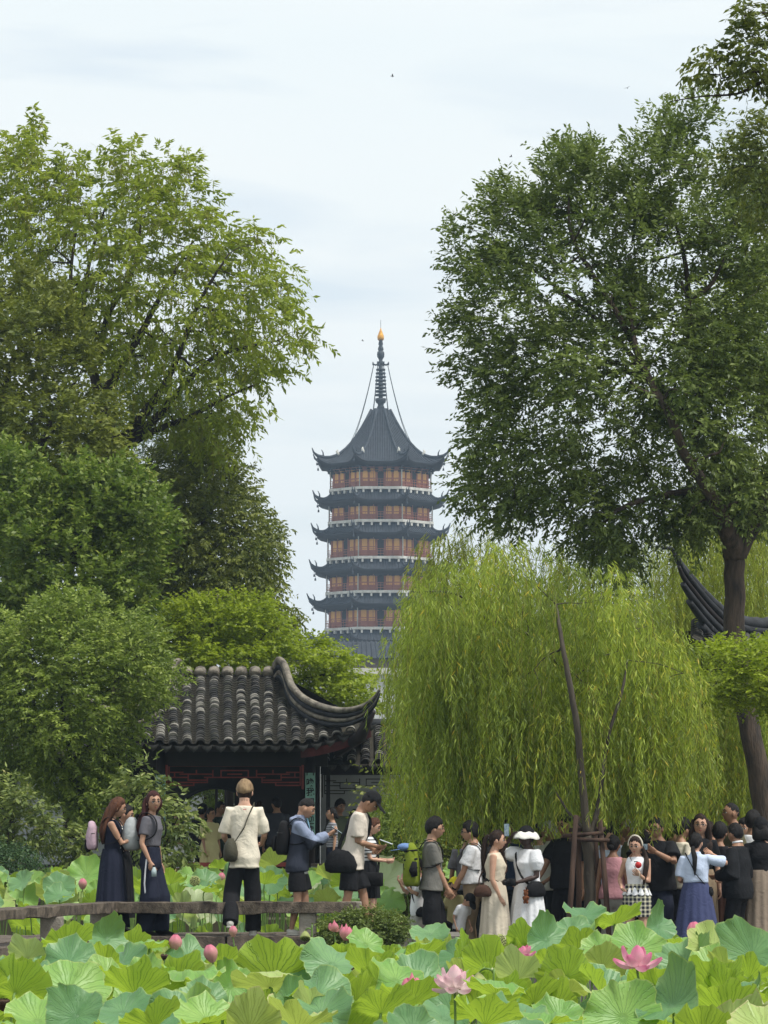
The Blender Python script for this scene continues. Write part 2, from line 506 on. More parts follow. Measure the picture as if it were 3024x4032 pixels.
make_tree('ginkgo_tree', 'dense mid green tree with upward pointing leafy shoots behind the feathery front tree',
    [(-80, 1830), (40, 1800), (90, 1720), (150, 1850), (230, 1980), (280, 1860), (360, 1880), (400, 1780), (440, 1900), (520, 1820), (560, 1950), (640, 1980), (680, 2080), (640, 2200), (600, 2320), (560, 2420), (600, 2480), (400, 2560), (-80, 2500)],
    Y=66, thick=1.8, ncl=250, rad=.30, leaf=None, twigs=17, m=LM_mid, barkm=M_bark_dark, nl=11, ll=.115, lw=.062, tl=.42, splay=50, up=1.1, inset=20, sep=45, outward=.5,
    limbs=[([(280, 3300), (260, 2700), (280, 2200)], [34, 28, 16]), ([(280, 2300), (150, 2100), (80, 1950)], [14, 9, 4]), ([(280, 2200), (420, 2000), (480, 1900)], [14, 9, 4])])

make_tree('cedar_tree', 'dark blue green conifer half hidden behind the tall airy tree',
    [(380, 1560), (420, 1480), (520, 1500), (640, 1540), (860, 1610), (920, 1640), (850, 1740), (740, 1820), (860, 1900), (700, 1960), (420, 1900)],
    Y=78, thick=1.6, ncl=70, rad=.4, leaf=None, twigs=22, m=LM_cedar, barkm=M_bark_dark, nl=14, ll=.07, lw=.02, tl=.45, splay=45, up=-.05, flat=.22, inset=10, sep=50, droop=.05, ldroop=.05,
    limbs=[([(450, 3300), (450, 2400), (450, 1500)], [26, 20, 5])])

make_tree('evergreen_tree', 'dark glossy evergreen tree standing between the airy tree and the far pagoda',
    [(560, 1800), (700, 1700), (820, 1720), (900, 1800), (960, 1850), (1000, 1960), (1060, 2020), (1110, 2090), (1090, 2180), (1100, 2260), (1080, 2330), (1130, 2400), (1170, 2500), (1060, 2560), (700, 2520), (560, 2300)],
    Y=74, thick=2.2, ncl=330, rad=.4, leaf=None, twigs=22, m=LM_far, barkm=M_bark_dark, nl=9, ll=.11, lw=.045, tl=.3, splay=55, up=.1, inset=26, sep=50, droop=.3, ldroop=.5, sky_gap=.08,
    limbs=[([(830, 3300), (820, 2500), (800, 2000)], [34, 30, 12]), ([(820, 2400), (950, 2200), (1020, 2120)], [14, 9, 4]), ([(810, 2200), (690, 2000), (620, 1900)], [14, 9, 4]), ([(820, 2200), (900, 2120), (1000, 2110)], [12, 8, 3])])

def layered(cen, base, d):
    return np.zeros((0, 3)), np.zeros(0)
make_tree('maple_tree', 'bright yellow green maple with layered sprays, spreading behind the ridge of the tiled pavilion',
    [(600, 2500), (640, 2400), (760, 2350), (860, 2360), (960, 2340), (1050, 2370), (1110, 2440), (1160, 2500), (1250, 2510), (1330, 2550), (1400, 2590), (1450, 2650), (1490, 2720), (1460, 2820), (1300, 2800), (1150, 2740), (900, 2760), (660, 2740)],
    Y=69, thick=1.5, ncl=250, rad=.34, leaf=None, twigs=20, m=LM_maple, barkm=M_bark_dark, nl=8, ll=.075, lw=.06, tl=.28, splay=60, up=.1, flat=.35, inset=14, sep=34, rnd_n=.45, ldroop=.2,
    limbs=[([(900, 3300), (900, 2900), (880, 2650)], [20, 18, 12]), ([(890, 2750), (760, 2560), (700, 2450)], [10, 7, 3]), ([(890, 2700), (1000, 2560), (1080, 2450)], [10, 7, 3]), ([(890, 2800), (1100, 2700), (1300, 2650)], [10, 7, 3])])

make_tree('locust_tree', 'rounded fine leaved tree overhanging the near edge of the tiled pavilion roof',
    [(-80, 2480), (0, 2470), (60, 2400), (120, 2430), (200, 2320), (300, 2370), (360, 2310), (420, 2440), (480, 2390), (560, 2410), (600, 2490), (650, 2500), (630, 2540), (630, 2580), (690, 2630), (710, 2700), (670, 2760), (600, 2790), (550, 2840),
     (530, 2900), (510, 2950), (470, 2960), (450, 3000), (470, 3080), (430, 3180), (380, 3230), (250, 3200), (200, 3120), (100, 3050), (-80, 3020)],
    Y=57, thick=1.5, ncl=430, rad=.22, leaf=None, twigs=17, m=LM_fine, barkm=M_bark_dark, nl=10, ll=.075, lw=.034, tl=.22, splay=60, up=.3, inset=14, sep=30, droop=.25,
    limbs=[([(300, 3440), (310, 3200), (290, 3000)], [15, 12, 10]), ([(300, 3100), (160, 2850), (100, 2620)], [9, 7, 3]), ([(290, 3000), (400, 2750), (560, 2560)], [9, 7, 3]), ([(290, 3050), (240, 2750), (240, 2500)], [9, 6, 3]), ([(290, 3000), (420, 2880), (560, 2830)], [8, 5, 3])])

def shrub(name, label, poly, Y, thick, ncl, m, nl=7, ll=.12, lw=.045, tl=.25, twigs=7, rad=.16, stems=(), sep=20, splay=50, droop=.2, up=.3, cat='shrub', gap=0, **kw):
    return make_tree(name, label, poly, Y, thick, ncl, rad, None, twigs, m, M_bark_dark, stems, nl=nl, ll=ll, lw=lw, tl=tl, splay=splay, droop=droop, ldroop=.45, up=up, inset=6, sep=sep, cat=cat, r0=.012, sky_gap=gap, gapfreq=60., **kw)

shrub('loquat_shrub', 'leafy shrub with pale pointed leaves in front of the pavilion opening',
    [(480, 3100), (520, 3020), (570, 2980), (600, 3040), (640, 3110), (690, 3130), (720, 3190), (775, 3220), (760, 3280), (700, 3320), (760, 3380), (700, 3420), (640, 3440), (600, 3380), (520, 3330), (470, 3250)],
    Y=55, thick=.6, ncl=60, m=LM_loquat, stems=[([(560, 3500), (580, 3350), (560, 3150)], [5, 4, 3]), ([(580, 3480), (640, 3350), (700, 3220)], [5, 4, 2])], gap=.35)
shrub('loquat_shrub', 'leafy shrub with drooping pale leaves against the white wall at the picture edge',
    [(-60, 3080), (40, 3060), (120, 3120), (160, 3200), (260, 3240), (330, 3300), (380, 3330), (300, 3400), (180, 3360), (60, 3340), (-60, 3400)],
    Y=55, thick=.6, ncl=95, m=LM_loquat, stems=[([(20, 3500), (30, 3300), (60, 3150)], [5, 4, 3]), ([(330, 3480), (320, 3380), (200, 3280)], [5, 4, 2])], gap=.3)
shrub('juniper_shrub', 'dark green shrub below the shrub with drooping leaves, close to the water',
    [(-60, 3360), (40, 3350), (110, 3380), (120, 3440), (60, 3480), (-60, 3480)], Y=54, thick=.4, ncl=36, m=LM_cedar, ll=.05, lw=.02, twigs=20, nl=9,
    stems=[([(20, 3520), (20, 3420)], [5, 3])])
shrub('fern_shrub', 'feathery dark green bush between the white pavilion wall and the hanging willow',
    [(1440, 3290), (1480, 3220), (1520, 3180), (1570, 3170), (1620, 3230), (1680, 3300), (1700, 3400), (1640, 3440), (1500, 3440), (1430, 3400)],
    Y=56, thick=.7, ncl=80, m=LM_mid, ll=.06, lw=.026, twigs=16, nl=12, tl=.3, splay=70, stems=[([(1550, 3500), (1550, 3350)], [5, 3])])
shrub('azalea_mound', 'low mound of small dark leaves where the stone rail ends',
    [(1270, 3650), (1340, 3610), (1420, 3590), (1500, 3590), (1570, 3620), (1600, 3660), (1560, 3720), (1300, 3720)], Y=39.2, thick=.35, ncl=90, m=LM_dark, ll=.035, lw=.018, twigs=22, nl=7, tl=.09, rad=.09, sep=14,
    stems=[([(1420, 3760), (1420, 3680)], [5, 3])], splay=50)

# ---------------------------------------------------------------- trees at the right
BIG = [(1790, 1540), (1750, 1440), (1700, 1400), (1760, 1380), (1740, 1280), (1780, 1200), (1760, 1100), (1750, 1010), (1800, 980), (1780, 880), (1840, 830), (1900, 850), (1910, 740), (1980, 700), (2060, 760), (2110, 720), (2150, 620), (2160, 540), (2240, 560),
       (2330, 460), (2350, 560), (2390, 660), (2440, 680), (2480, 560), (2560, 470), (2620, 410), (2750, 380), (2860, 400), (2900, 480), (2960, 620), (3100, 700), (3100, 2100), (2900, 2080), (2750, 2120), (2680, 2200),
       (2640, 2180), (2560, 2120), (2480, 2250), (2420, 2400), (2370, 2380), (2330, 2250), (2200, 2190), (2160, 2060), (2060, 2120), (1960, 2090), (1890, 2160), (1900, 2060), (1800, 1960), (1730, 1930), (1790, 1820), (1840, 1720), (1870, 1600)]
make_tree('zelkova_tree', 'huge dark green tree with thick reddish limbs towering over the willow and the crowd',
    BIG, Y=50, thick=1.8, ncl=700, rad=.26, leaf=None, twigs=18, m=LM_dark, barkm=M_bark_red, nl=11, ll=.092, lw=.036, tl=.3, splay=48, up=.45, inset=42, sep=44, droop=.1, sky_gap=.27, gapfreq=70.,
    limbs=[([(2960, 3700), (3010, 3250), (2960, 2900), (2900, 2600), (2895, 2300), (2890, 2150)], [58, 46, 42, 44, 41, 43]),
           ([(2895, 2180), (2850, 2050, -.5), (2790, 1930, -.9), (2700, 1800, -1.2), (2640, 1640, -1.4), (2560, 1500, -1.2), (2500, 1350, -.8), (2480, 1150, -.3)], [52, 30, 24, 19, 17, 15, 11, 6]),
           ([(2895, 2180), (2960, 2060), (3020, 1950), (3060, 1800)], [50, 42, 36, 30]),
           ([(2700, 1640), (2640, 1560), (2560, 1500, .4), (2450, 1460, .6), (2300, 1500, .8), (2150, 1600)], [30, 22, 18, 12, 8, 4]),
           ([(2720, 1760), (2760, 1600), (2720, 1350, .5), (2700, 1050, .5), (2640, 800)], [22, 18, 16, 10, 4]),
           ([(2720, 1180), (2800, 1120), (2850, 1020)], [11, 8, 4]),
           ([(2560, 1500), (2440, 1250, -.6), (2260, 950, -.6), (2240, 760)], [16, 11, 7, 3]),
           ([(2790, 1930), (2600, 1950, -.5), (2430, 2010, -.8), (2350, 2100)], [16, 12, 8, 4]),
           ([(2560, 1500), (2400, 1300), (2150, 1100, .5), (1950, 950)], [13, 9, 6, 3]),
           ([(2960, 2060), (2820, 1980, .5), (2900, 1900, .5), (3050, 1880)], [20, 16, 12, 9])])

make_tree('tall_tree', 'sunlit light green tree glimpsed through gaps of the huge dark tree',
    [(2780, 1150), (2900, 1050), (3100, 1000), (3100, 1500), (2760, 1560), (2720, 1350)], Y=62, thick=1, ncl=70, rad=.4, leaf=None, twigs=18, m=LM_wing, barkm=M_bark_dark, nl=10, ll=.1, lw=.04, tl=.3, inset=10, sep=40,
    limbs=[([(3080, 3300), (3070, 2200), (3000, 1400)], [26, 22, 8])])

make_tree('overhanging_tree', 'branch ends with pointed leaves reaching in against the sky beside the treetop',
    [(2700, 240), (2720, 180), (2800, 200), (2880, 170), (2900, 40), (2960, 0), (3060, -60), (3100, 300), (3060, 360), (2960, 330), (2840, 320), (2760, 340), (2720, 300)],
    Y=30, thick=.35, ncl=42, rad=.1, leaf=None, twigs=9, m=leaf_mat('pointed_leaf', (.04, .08, .02), (.13, .17, .03), (.2, .26, .04), .35, c3=(.2, .2, .05)), barkm=M_bark_dark, nl=6, ll=.075, lw=.03, tl=.12, splay=60, droop=.3, ldroop=.5,
    up=.3, inset=8, sep=24, r0=.006, limbs=[([(3560, 3700), (3540, 2000), (3400, 700), (3100, 330), (2900, 370), (2760, 380), (2640, 400)], [60, 50, 30, 9, 5, 3, 2]), ([(3300, 700), (3150, 300), (3000, 280), (2840, 310)], [20, 8, 5, 2]), ([(3300, 700), (3200, 200), (3050, 60), (2950, 60)], [20, 8, 5, 2])])
make_tree('overhanging_tree', 'bright leafy twigs at the picture edge halfway up the dark treetop',
    [(2900, 560), (2960, 460), (3060, 430), (3100, 900), (2960, 860), (2840, 640)], Y=46, thick=.4, ncl=46, rad=.2, leaf=None, twigs=10, m=MATS['pointed_leaf'], barkm=M_bark_dark, nl=7, ll=.09, lw=.035, tl=.2, splay=60, droop=.3, ldroop=.5,
    up=.3, inset=8, sep=24, r0=.008, limbs=[([(3500, 3700), (3450, 2000), (3250, 900), (3080, 600), (2960, 600)], [50, 40, 20, 7, 3])])

make_tree('maple_tree', 'bright green maple bough with layered sprays reaching across the willow and the big trunk',
    [(2390, 2880), (2440, 2800), (2540, 2730), (2440, 2660), (2470, 2590), (2560, 2550), (2700, 2590), (2800, 2540), (2940, 2520), (3100, 2500), (3100, 2830), (3000, 2800), (2900, 2780), (2760, 2800), (2660, 2860), (2560, 2900), (2450, 2930), (2410, 2910)],
    Y=46, thick=1.2, ncl=190, rad=.17, leaf=None, twigs=13, m=LM_maple, barkm=M_bark_dark, nl=8, ll=.062, lw=.038, tl=.22, splay=60, up=.1, flat=.35, inset=12, sep=24, rnd_n=.45, ldroop=.2, r0=.012,
    limbs=[([(3300, 3500), (3250, 3000), (3100, 2750), (2900, 2730), (2760, 2780), (2620, 2850), (2560, 2880)], [30, 24, 12, 8, 6, 4, 3]), ([(3150, 2850), (3000, 2650), (2800, 2640), (2650, 2640)], [10, 8, 5, 3])])

# willows ---------------------------------------------------------
def willow(label, poly, Y, thick, n, bottom, m, limbs, barkm=M_bark, lmin=.7, lmax=2.6, topn=60, name='willow_tree', step=.034, group='willow trees'):
    root = empty(name, (at(limbs[0][0][0][0], limbs[0][0][0][1], Y).x, Y, 0))
    tag(root, label, 'tree', group)
    cp = fill_poly(poly, topn, 10, 60)
    cen = atn(cp[:, 0], cp[:, 1], Y + rng.uniform(-1, 1, topn) * thick)
    wood = MB(); skeleton(wood, limbs, Y, cen, r0=.03)
    o = wood.build('trunk', barkm, root); o.location = -root.location
    per = 13; nc = n // per
    pc_ = fill_poly(poly, nc, 0, 0); kc = rng.uniform(-1, 1, nc)
    ci = np.repeat(np.arange(nc), per); n = len(ci)
    k = kc[ci]
    S = atn(pc_[ci, 0], pc_[ci, 1], Y + k * thick)
    cdir = norm(np.concatenate([rng.standard_normal((nc, 2)), np.zeros((nc, 1))], 1))
    along = rng.uniform(-.34, .34, n)
    S = S + cdir[ci] * along[:, None] + rng.normal(0, .05, (n, 3)); S[:, 2] += .10 - 1.1 * along ** 2
    p = np.stack([1512 + S[:, 0] / S[:, 1] * F, S[:, 2]], 1)
    zb = atn(p[:, 0], np.interp(p[:, 0], [b[0] for b in bottom], [b[1] for b in bottom]) + rng.normal(0, 26, n) - 170 * np.abs(rng.standard_normal(n)) * (rng.random(n) < .5), Y + k * thick)[:, 2]
    Lc = rng.uniform(lmin, lmax, nc)
    Ls = np.minimum(Lc[ci] * rng.uniform(.7, 1.15, n), np.maximum(S[:, 2] - zb, .15))
    out = norm(cdir[ci] * np.sign(along)[:, None] * .8 + np.concatenate([.6 * rng.standard_normal((n, 2)), np.zeros((n, 1))], 1)) * rng.uniform(.05, .28, (n, 1))
    ctt = rng.normal(0, .24, nc)
    tint0 = np.clip(.42 + .26 * np.sin(S[:, 0] * 5.1 + 2 * np.sin(S[:, 2] * 2.3)) * np.cos(S[:, 1] * 4.0 + S[:, 2] * 1.7) * .5 + ctt[ci] + .10 * rng.standard_normal(n), 0, .9)
    Vs = []; Ts = []
    nmax = int(lmax / step) + 1
    j = np.arange(nmax)
    # each leaf: distance s along its strand
    cnt = np.maximum((Ls / step).astype(int), 3)
    idx = np.repeat(np.arange(n), cnt)
    s = (np.concatenate([np.arange(c) for c in cnt]) + .5) * step
    wob = rng.uniform(0, 6.3, (n, 2))
    ex = (1 - np.exp(-s / .28))[:, None]
    hop = .10 * np.exp(-((s - .12) / .12) ** 2)
    P = S[idx] + out[idx] * ex * 1.0
    P[:, 2] -= np.maximum(s - .12, 0) - hop
    P[:, 0] += .07 * np.sin(s * 2.6 + wob[idx, 0]) + .10 * s * np.sin(wob[idx, 0] * 3 + P[:, 2] * .8); P[:, 1] += .07 * np.sin(s * 2.3 + wob[idx, 1])
    m_ = len(P)
    az = rng.uniform(0, 6.28, m_)
    sp = rng.uniform(.15, 1.0, m_) ** 1.2
    ld = np.stack([np.cos(az) * sp, np.sin(az) * sp, -np.ones(m_)], 1)
    early = np.exp(-s / .25)[:, None]
    ld = norm(ld + out[idx] * early * 6)
    nr = rng.standard_normal((m_, 3)); wv = norm(np.cross(ld, nr))
    ll = .105 * rng.uniform(.7, 1.35, (m_, 1)); lw = .0145 * rng.uniform(.8, 1.25, (m_, 1))
    a = P; tip = P + ld * ll; mid = P + ld * ll * .4
    V = np.stack([a, mid + wv * lw * .5, tip, mid - wv * lw * .5], 1).reshape(-1, 3)
    tt = np.clip(tint0[idx] + .16 * rng.standard_normal(m_), 0, .93); tt[rng.random(m_) < .012] = 1.0
    link('crown', leaf_mesh('crown', V - np.array(root.location), np.repeat(tt, 4), m), root)
    # the thin hanging shoots themselves
    sh = MB(); 
    for i in rng.choice(n, min(n, 500), replace=False):
        q = []
        for u in np.linspace(0, Ls[i], 6):
            e = 1 - math.exp(-u / .28)
            q.append(Vector(S[i] + out[i] * e) - Vector((0, 0, max(u - .12, 0) - .10 * math.exp(-((u - .12) / .12) ** 2))) + Vector((.07 * math.sin(u * 2.6 + wob[i, 0]) + .10 * u * math.sin(wob[i, 0] * 3 + (S[i][2] + out[i][2] * e - max(u - .12, 0)) * .8), .07 * math.sin(u * 2.3 + wob[i, 1]), 0)))
        sh.tube(q, .0035, n=3, cap=False)
    o = sh.build('hanging_shoots', MATS['shoot'], root); o.location = -root.location; o['kind'] = 'stuff'
    return root
mat('shoot', lin(150, 150, 70), lin(110, 110, 50), rough=.8)

willow('weeping willow on a slim leaning trunk with its curtain of shoots over the crowd',
    [(1600, 2700), (1600, 2480), (1610, 2420), (1620, 2340), (1560, 2240), (1580, 2220), (1640, 2290), (1660, 2280), (1700, 2270), (1780, 2240), (1880, 2210), (2000, 2180), (2120, 2200), (2240, 2240), (2340, 2270), (2440, 2300), (2600, 2400), (2700, 2560), (2740, 2900), (2600, 3060), (2400, 2980), (2100, 2900), (1800, 3000), (1640, 3000), (1600, 2900)],
    Y=43.4, thick=1.15, n=2700, bottom=[(1480, 3200), (1560, 3330), (1700, 3350), (1800, 3320), (1950, 3350), (2100, 3340), (2250, 3290), (2350, 3300), (2800, 3330)], m=LM_willow,
    limbs=[([(2325, 3680, -1.3), (2320, 3400, -1.3), (2310, 3290, -1.3)], [25, 21, 28]), ([(2312, 3290, -1.3), (2290, 3050, -1.35), (2270, 2850, -1.4), (2235, 2650, -1.4), (2205, 2480, -1.3), (2190, 2380, -1)], [17, 14, 13, 11, 8, 4]),
           ([(2320, 3290, -1.3), (2350, 3200, -1.2), (2380, 3000, -1.1), (2400, 2880, -1.3), (2450, 2720, -1.2), (2470, 2600, -1)], [14, 10, 8, 7, 6, 3]), ([(2300, 3260, -1.3), (2240, 3200, -1.3), (2190, 3120, -1.2)], [8, 6, 3]),
           ([(2235, 2650), (2080, 2500, .3), (1920, 2440, .3), (1800, 2340), (1620, 2330)], [9, 7, 6, 5, 3])], lmax=2.8)
willow('weeping willow whose thick dark leaning trunks show deep inside the hanging shoots',
    [(1600, 2560), (1660, 2420), (1770, 2330), (1900, 2280), (2100, 2300), (2260, 2400), (2300, 2700), (2200, 2950), (1720, 2950), (1610, 2800)],
    Y=48.5, thick=1.3, n=1250, bottom=[(1480, 3330), (1700, 3340), (2300, 3300)], m=LM_willow, barkm=M_bark_dark,
    limbs=[([(1960, 3700), (1950, 3300), (1930, 3100), (1880, 2980), (1730, 2830), (1640, 2700)], [34, 28, 22, 17, 14, 7]), ([(1950, 3200), (1950, 2900), (1930, 2700), (1950, 2500)], [20, 15, 10, 5])], lmax=2.6)
willow('pale weeping willow beyond the big reddish trunk, seen beside the dark upturned roof corner',
    [(2300, 2500), (2350, 2330), (2450, 2240), (2550, 2150), (2640, 2060), (2750, 1900), (2850, 1800), (3000, 1780), (3120, 1850), (3120, 2950), (2700, 3000), (2350, 2950)],
    Y=61, thick=1.8, n=5200, bottom=[(2300, 3330), (2600, 3320), (3100, 3330)], m=LM_willow2, barkm=M_bark_dark,
    limbs=[([(3060, 3700), (2980, 3150), (2880, 2950), (2780, 2700), (2720, 2450)], [34, 28, 22, 15, 8]), ([(2900, 2980), (3000, 2600), (2980, 2200)], [18, 12, 5])], lmax=3.0, step=.05)
willow('weeping willow with its strands falling behind the heads of the closely packed visitors',
    [(1680, 2280), (1700, 2160), (1690, 2100), (1725, 2060), (1770, 2140), (1820, 2110), (2060, 2050), (2300, 2150), (2420, 2240), (2400, 2500), (1700, 2500)],
    Y=53, thick=1.3, n=700, bottom=[(1480, 3330), (3100, 3330)], m=LM_willow2, barkm=M_bark_dark,
    limbs=[([(2120, 3700), (2120, 3200), (2100, 2700), (2060, 2350)], [30, 24, 16, 6])], lmax=1.6, topn=30)

willow('bright weeping willow filling the space between the slim leaning trunk and the big trunk',
    [(2480, 2720), (2600, 2660), (2760, 2640), (2900, 2680), (3120, 2700), (3120, 3020), (2480, 3020)],
    Y=52, thick=1.2, n=2000, bottom=[(2400, 3340), (3100, 3340)], m=LM_willow, barkm=M_bark_dark,
    limbs=[([(3060, 3700, 1), (2990, 3200, 1), (2900, 2960, .8), (2800, 2760, .4)], [22, 18, 13, 6])], lmax=2.2, topn=24)
# far-off planting that closes the gaps
def mass(label, x0, x1, ytop, ybot, Y, m, ncl, name='garden_tree', thick=2.0, ll=.13):
    n = 9
    poly = [(x0, ybot)] + [(x0 + (x1 - x0) * i / n, ytop + 60 * math.sin(i * 2.3 + x0)) for i in range(n + 1)] + [(x1, ybot)]
    return make_tree(name, label, poly, Y, thick, ncl, .5, None, 20, m, M_bark_dark, [([((x0 + x1) / 2, ybot, 0), ((x0 + x1) / 2, (ytop + ybot) / 2, 0)], [20, 8])], nl=8, ll=ll, lw=ll * .45, tl=.35, inset=8, sep=70, group='trees closing the view behind')
mass('dark green trees seen between the heads of the crowd behind the willows', 1450, 2350, 2900, 3560, 70, LM_far, 230)
mass('low dark hedge closing the view between the standing visitors', 1500, 3150, 3180, 3600, 58, LM_far, 260, name='hedge', thick=.8, ll=.1)
mass('green trees closing the gap behind the pale willow', 2300, 3120, 2500, 3420, 72, LM_far, 190)
mass('green tree seen through the round moon gate of the pavilion', 640, 1000, 2900, 3400, 84, LM_mid, 60)
mass('dark tree standing behind the pavilion and the white walls', 200, 700, 2450, 3200, 82, LM_far, 120)

# ---------------------------------------------------------------- haze
hz = MB(); hz.box((0, 660, 47.5), (1900, 1520, 101))
hm = bpy.data.materials.new('haze_air'); hm.use_nodes = True
hn = hm.node_tree.nodes; hn.clear()
ho = hn.new('ShaderNodeOutputMaterial'); hv = hn.new('ShaderNodeVolumePrincipled')
hv.inputs['Color'].default_value = (.62, .80, 1.0, 1); hv.inputs["Density"].default_value = .00032
hv.inputs['Anisotropy'].default_value = 0.2
hm.node_tree.links.new(hv.outputs['Volume'], ho.inputs['Volume'])
hzo = hz.build('haze', hm, smooth=False); hzo['kind'] = 'stuff'
# ================================================================ the far pagoda
M_ptile = mat('pagoda_tile', lin(52, 58, 66), lin(34, 38, 44), rough=.75, scale=1.5)
M_pridge = mat('pagoda_ridge', lin(58, 64, 72), lin(44, 50, 56), rough=.75, scale=3)
M_pred = mat('pagoda_red_paint', lin(178, 112, 90), lin(154, 96, 78), rough=.7, scale=.8)
M_pyellow = mat('pagoda_yellow_plaster', lin(238, 184, 108), lin(220, 164, 96), rough=.85, scale=.9)
M_pwhite = mat('pagoda_white_stone', lin(214, 212, 204), lin(178, 176, 168), rough=.8, scale=1.3)
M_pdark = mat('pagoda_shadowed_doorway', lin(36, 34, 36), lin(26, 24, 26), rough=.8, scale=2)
M_piron = mat('spire_iron', lin(60, 66, 72), lin(44, 50, 56), rough=.6, scale=3)
M_gold = mat('gilded_finial', lin(240, 178, 70), lin(214, 150, 54), rough=.35, scale=4, metal=.6)
PY = 520.0
PX = 1499.0
def pz(py): return at(PX, py, PY).z
pc = at(PX, 2000, PY)
K = PPM_P = ppm(PY)
pag = empty('pagoda', (pc.x, PY, -1.0))
tag(pag, 'tall red and yellow pagoda with grey roofs and a gilded spire between the trees', 'pagoda')
OX = Vector((pc.x, PY, -1.0))
def oct_ring(W, z, rot=PI / 8):
    """octagon of across-flats width W, one flat to the front"""
    r = W / 2 / math.cos(PI / 8)
    return [Vector((r * math.cos(rot + i * PI / 4), r * math.sin(rot + i * PI / 4), z)) for i in range(8)]
def oct_band(mb, W0, z0, W1, z1, m=0):
    a = oct_ring(W0, z0); b = oct_ring(W1, z1)
    mb.add(a + b, [(i, (i + 1) % 8, 8 + (i + 1) % 8, 8 + i) for i in range(8)], m)
def oct_prism(mb, W, z0, z1, m=0):
    oct_band(mb, W, z0, W, z1, m)
    a = oct_ring(W, z1); b = oct_ring(W, z0)
    mb.add(a, [tuple(range(8))], m); mb.add(b, [tuple(range(7, -1, -1))], m)

def eave_roof(zt, ze, Wt, We, lift, ribs, name='roof', nv=8, curve=1.0, parent=pag):
    """octagonal roof skirt from (Wt,zt) down to (We,ze), corners lifted, ribbed"""
    mb = MB(); nu = 16
    rt, re = Wt / 2, We / 2
    for k in range(8):
        a0 = k * PI / 4  # centre direction of this face
        n = Vector((math.cos(a0), math.sin(a0), 0)); tdir = Vector((-math.sin(a0), math.cos(a0), 0))
        V = []
        for i in range(nv + 1):
            v = i / nv
            r = rt + (re - rt) * v
            hw0 = r * math.tan(PI / 8)
            zc = zt + (ze - zt) * (1 - (1 - v) ** (1 + curve))
            for j in range(nu + 1):
                u = -1 + 2 * j / nu
                e = abs(u) ** 5 * v ** 3
                V.append(n * (r * (1 + .075 * e)) + tdir * (hw0 * u * (1 + .075 * e)) + Vector((0, 0, zc + lift * e)))
        Fq = [(i * (nu + 1) + j, (i + 1) * (nu + 1) + j, (i + 1) * (nu + 1) + j + 1, i * (nu + 1) + j + 1) for i in range(nv) for j in range(nu)]
        mb.add(V, Fq, 0)
        # underside
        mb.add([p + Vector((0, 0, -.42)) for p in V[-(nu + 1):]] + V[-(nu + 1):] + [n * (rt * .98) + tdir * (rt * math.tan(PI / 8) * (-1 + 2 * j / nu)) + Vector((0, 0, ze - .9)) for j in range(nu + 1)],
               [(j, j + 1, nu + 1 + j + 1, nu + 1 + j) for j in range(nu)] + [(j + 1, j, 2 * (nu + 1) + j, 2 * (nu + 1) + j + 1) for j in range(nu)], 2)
        # tile ribs
        for q in range(ribs):
            u = -1 + 2 * (q + .5) / ribs
            P = []
            for i in range(nv + 1):
                v = i / nv; r = rt + (re - rt) * v
                if abs(u) * re * math.tan(PI / 8) > r * math.tan(PI / 8): continue
                uu = u * re / r
                e = abs(uu) ** 5 * v ** 3
                zc = zt + (ze - zt) * (1 - (1 - v) ** (1 + curve))
                P.append(n * (r * (1 + .075 * e)) + tdir * (u * re * math.tan(PI / 8) * (1 + .075 * e)) + Vector((0, 0, zc + lift * e + .03)))
            if len(P) > 1: mb.loft(P, [.10] * len(P), [.09] * len(P), ref=tdir, n=5, cap=False, m=0)
    o = mb.build(name, [M_ptile, M_pridge, M_pdark], parent)
    # corner ridges with upswept tips
    for k in range(8):
        a = PI / 8 + k * PI / 4
        n = Vector((math.cos(a), math.sin(a), 0)); cf = 1 / math.cos(PI / 8)
        r_ = MB(); P = []; A = []
        for i in range(11):
            v = i / 10; r = (rt + (re - rt) * v) * cf * (1 + .075 * v ** 3)
            zc = zt + (ze - zt) * (1 - (1 - v) ** (1 + curve)) + lift * v ** 3
            P.append(n * r + Vector((0, 0, zc + .12))); A.append(.2)
        P.append(n * (re * cf * 1.13) + Vector((0, 0, ze + lift + .55))); A.append(.13)
        P.append(n * (re * cf * 1.16) + Vector((0, 0, ze + lift + 1.25))); A.append(.05)
        r_.loft(P, A, [x * 1.3 for x in A], ref=(-n.y, n.x, 0), n=6)
        # little upright hook behind the tip
        c = P[9]; r_.loft([c, c + n * .1 + Vector((0, 0, .7)), c + n * .35 + Vector((0, 0, 1.15))], [.14, .1, .04], None, ref=(-n.y, n.x, 0), n=5)
        # wind bell
        t = P[10]; r_.loft([t + Vector((0, 0, -.3)), t + Vector((0, 0, -1.1)), t + Vector((0, 0, -1.15)), t + Vector((0, 0, -1.5))], [.02, .03, .12, .15], None, n=6)
        link('corner_ridge', r_.mesh('corner_ridge', M_pridge), o)
    return o

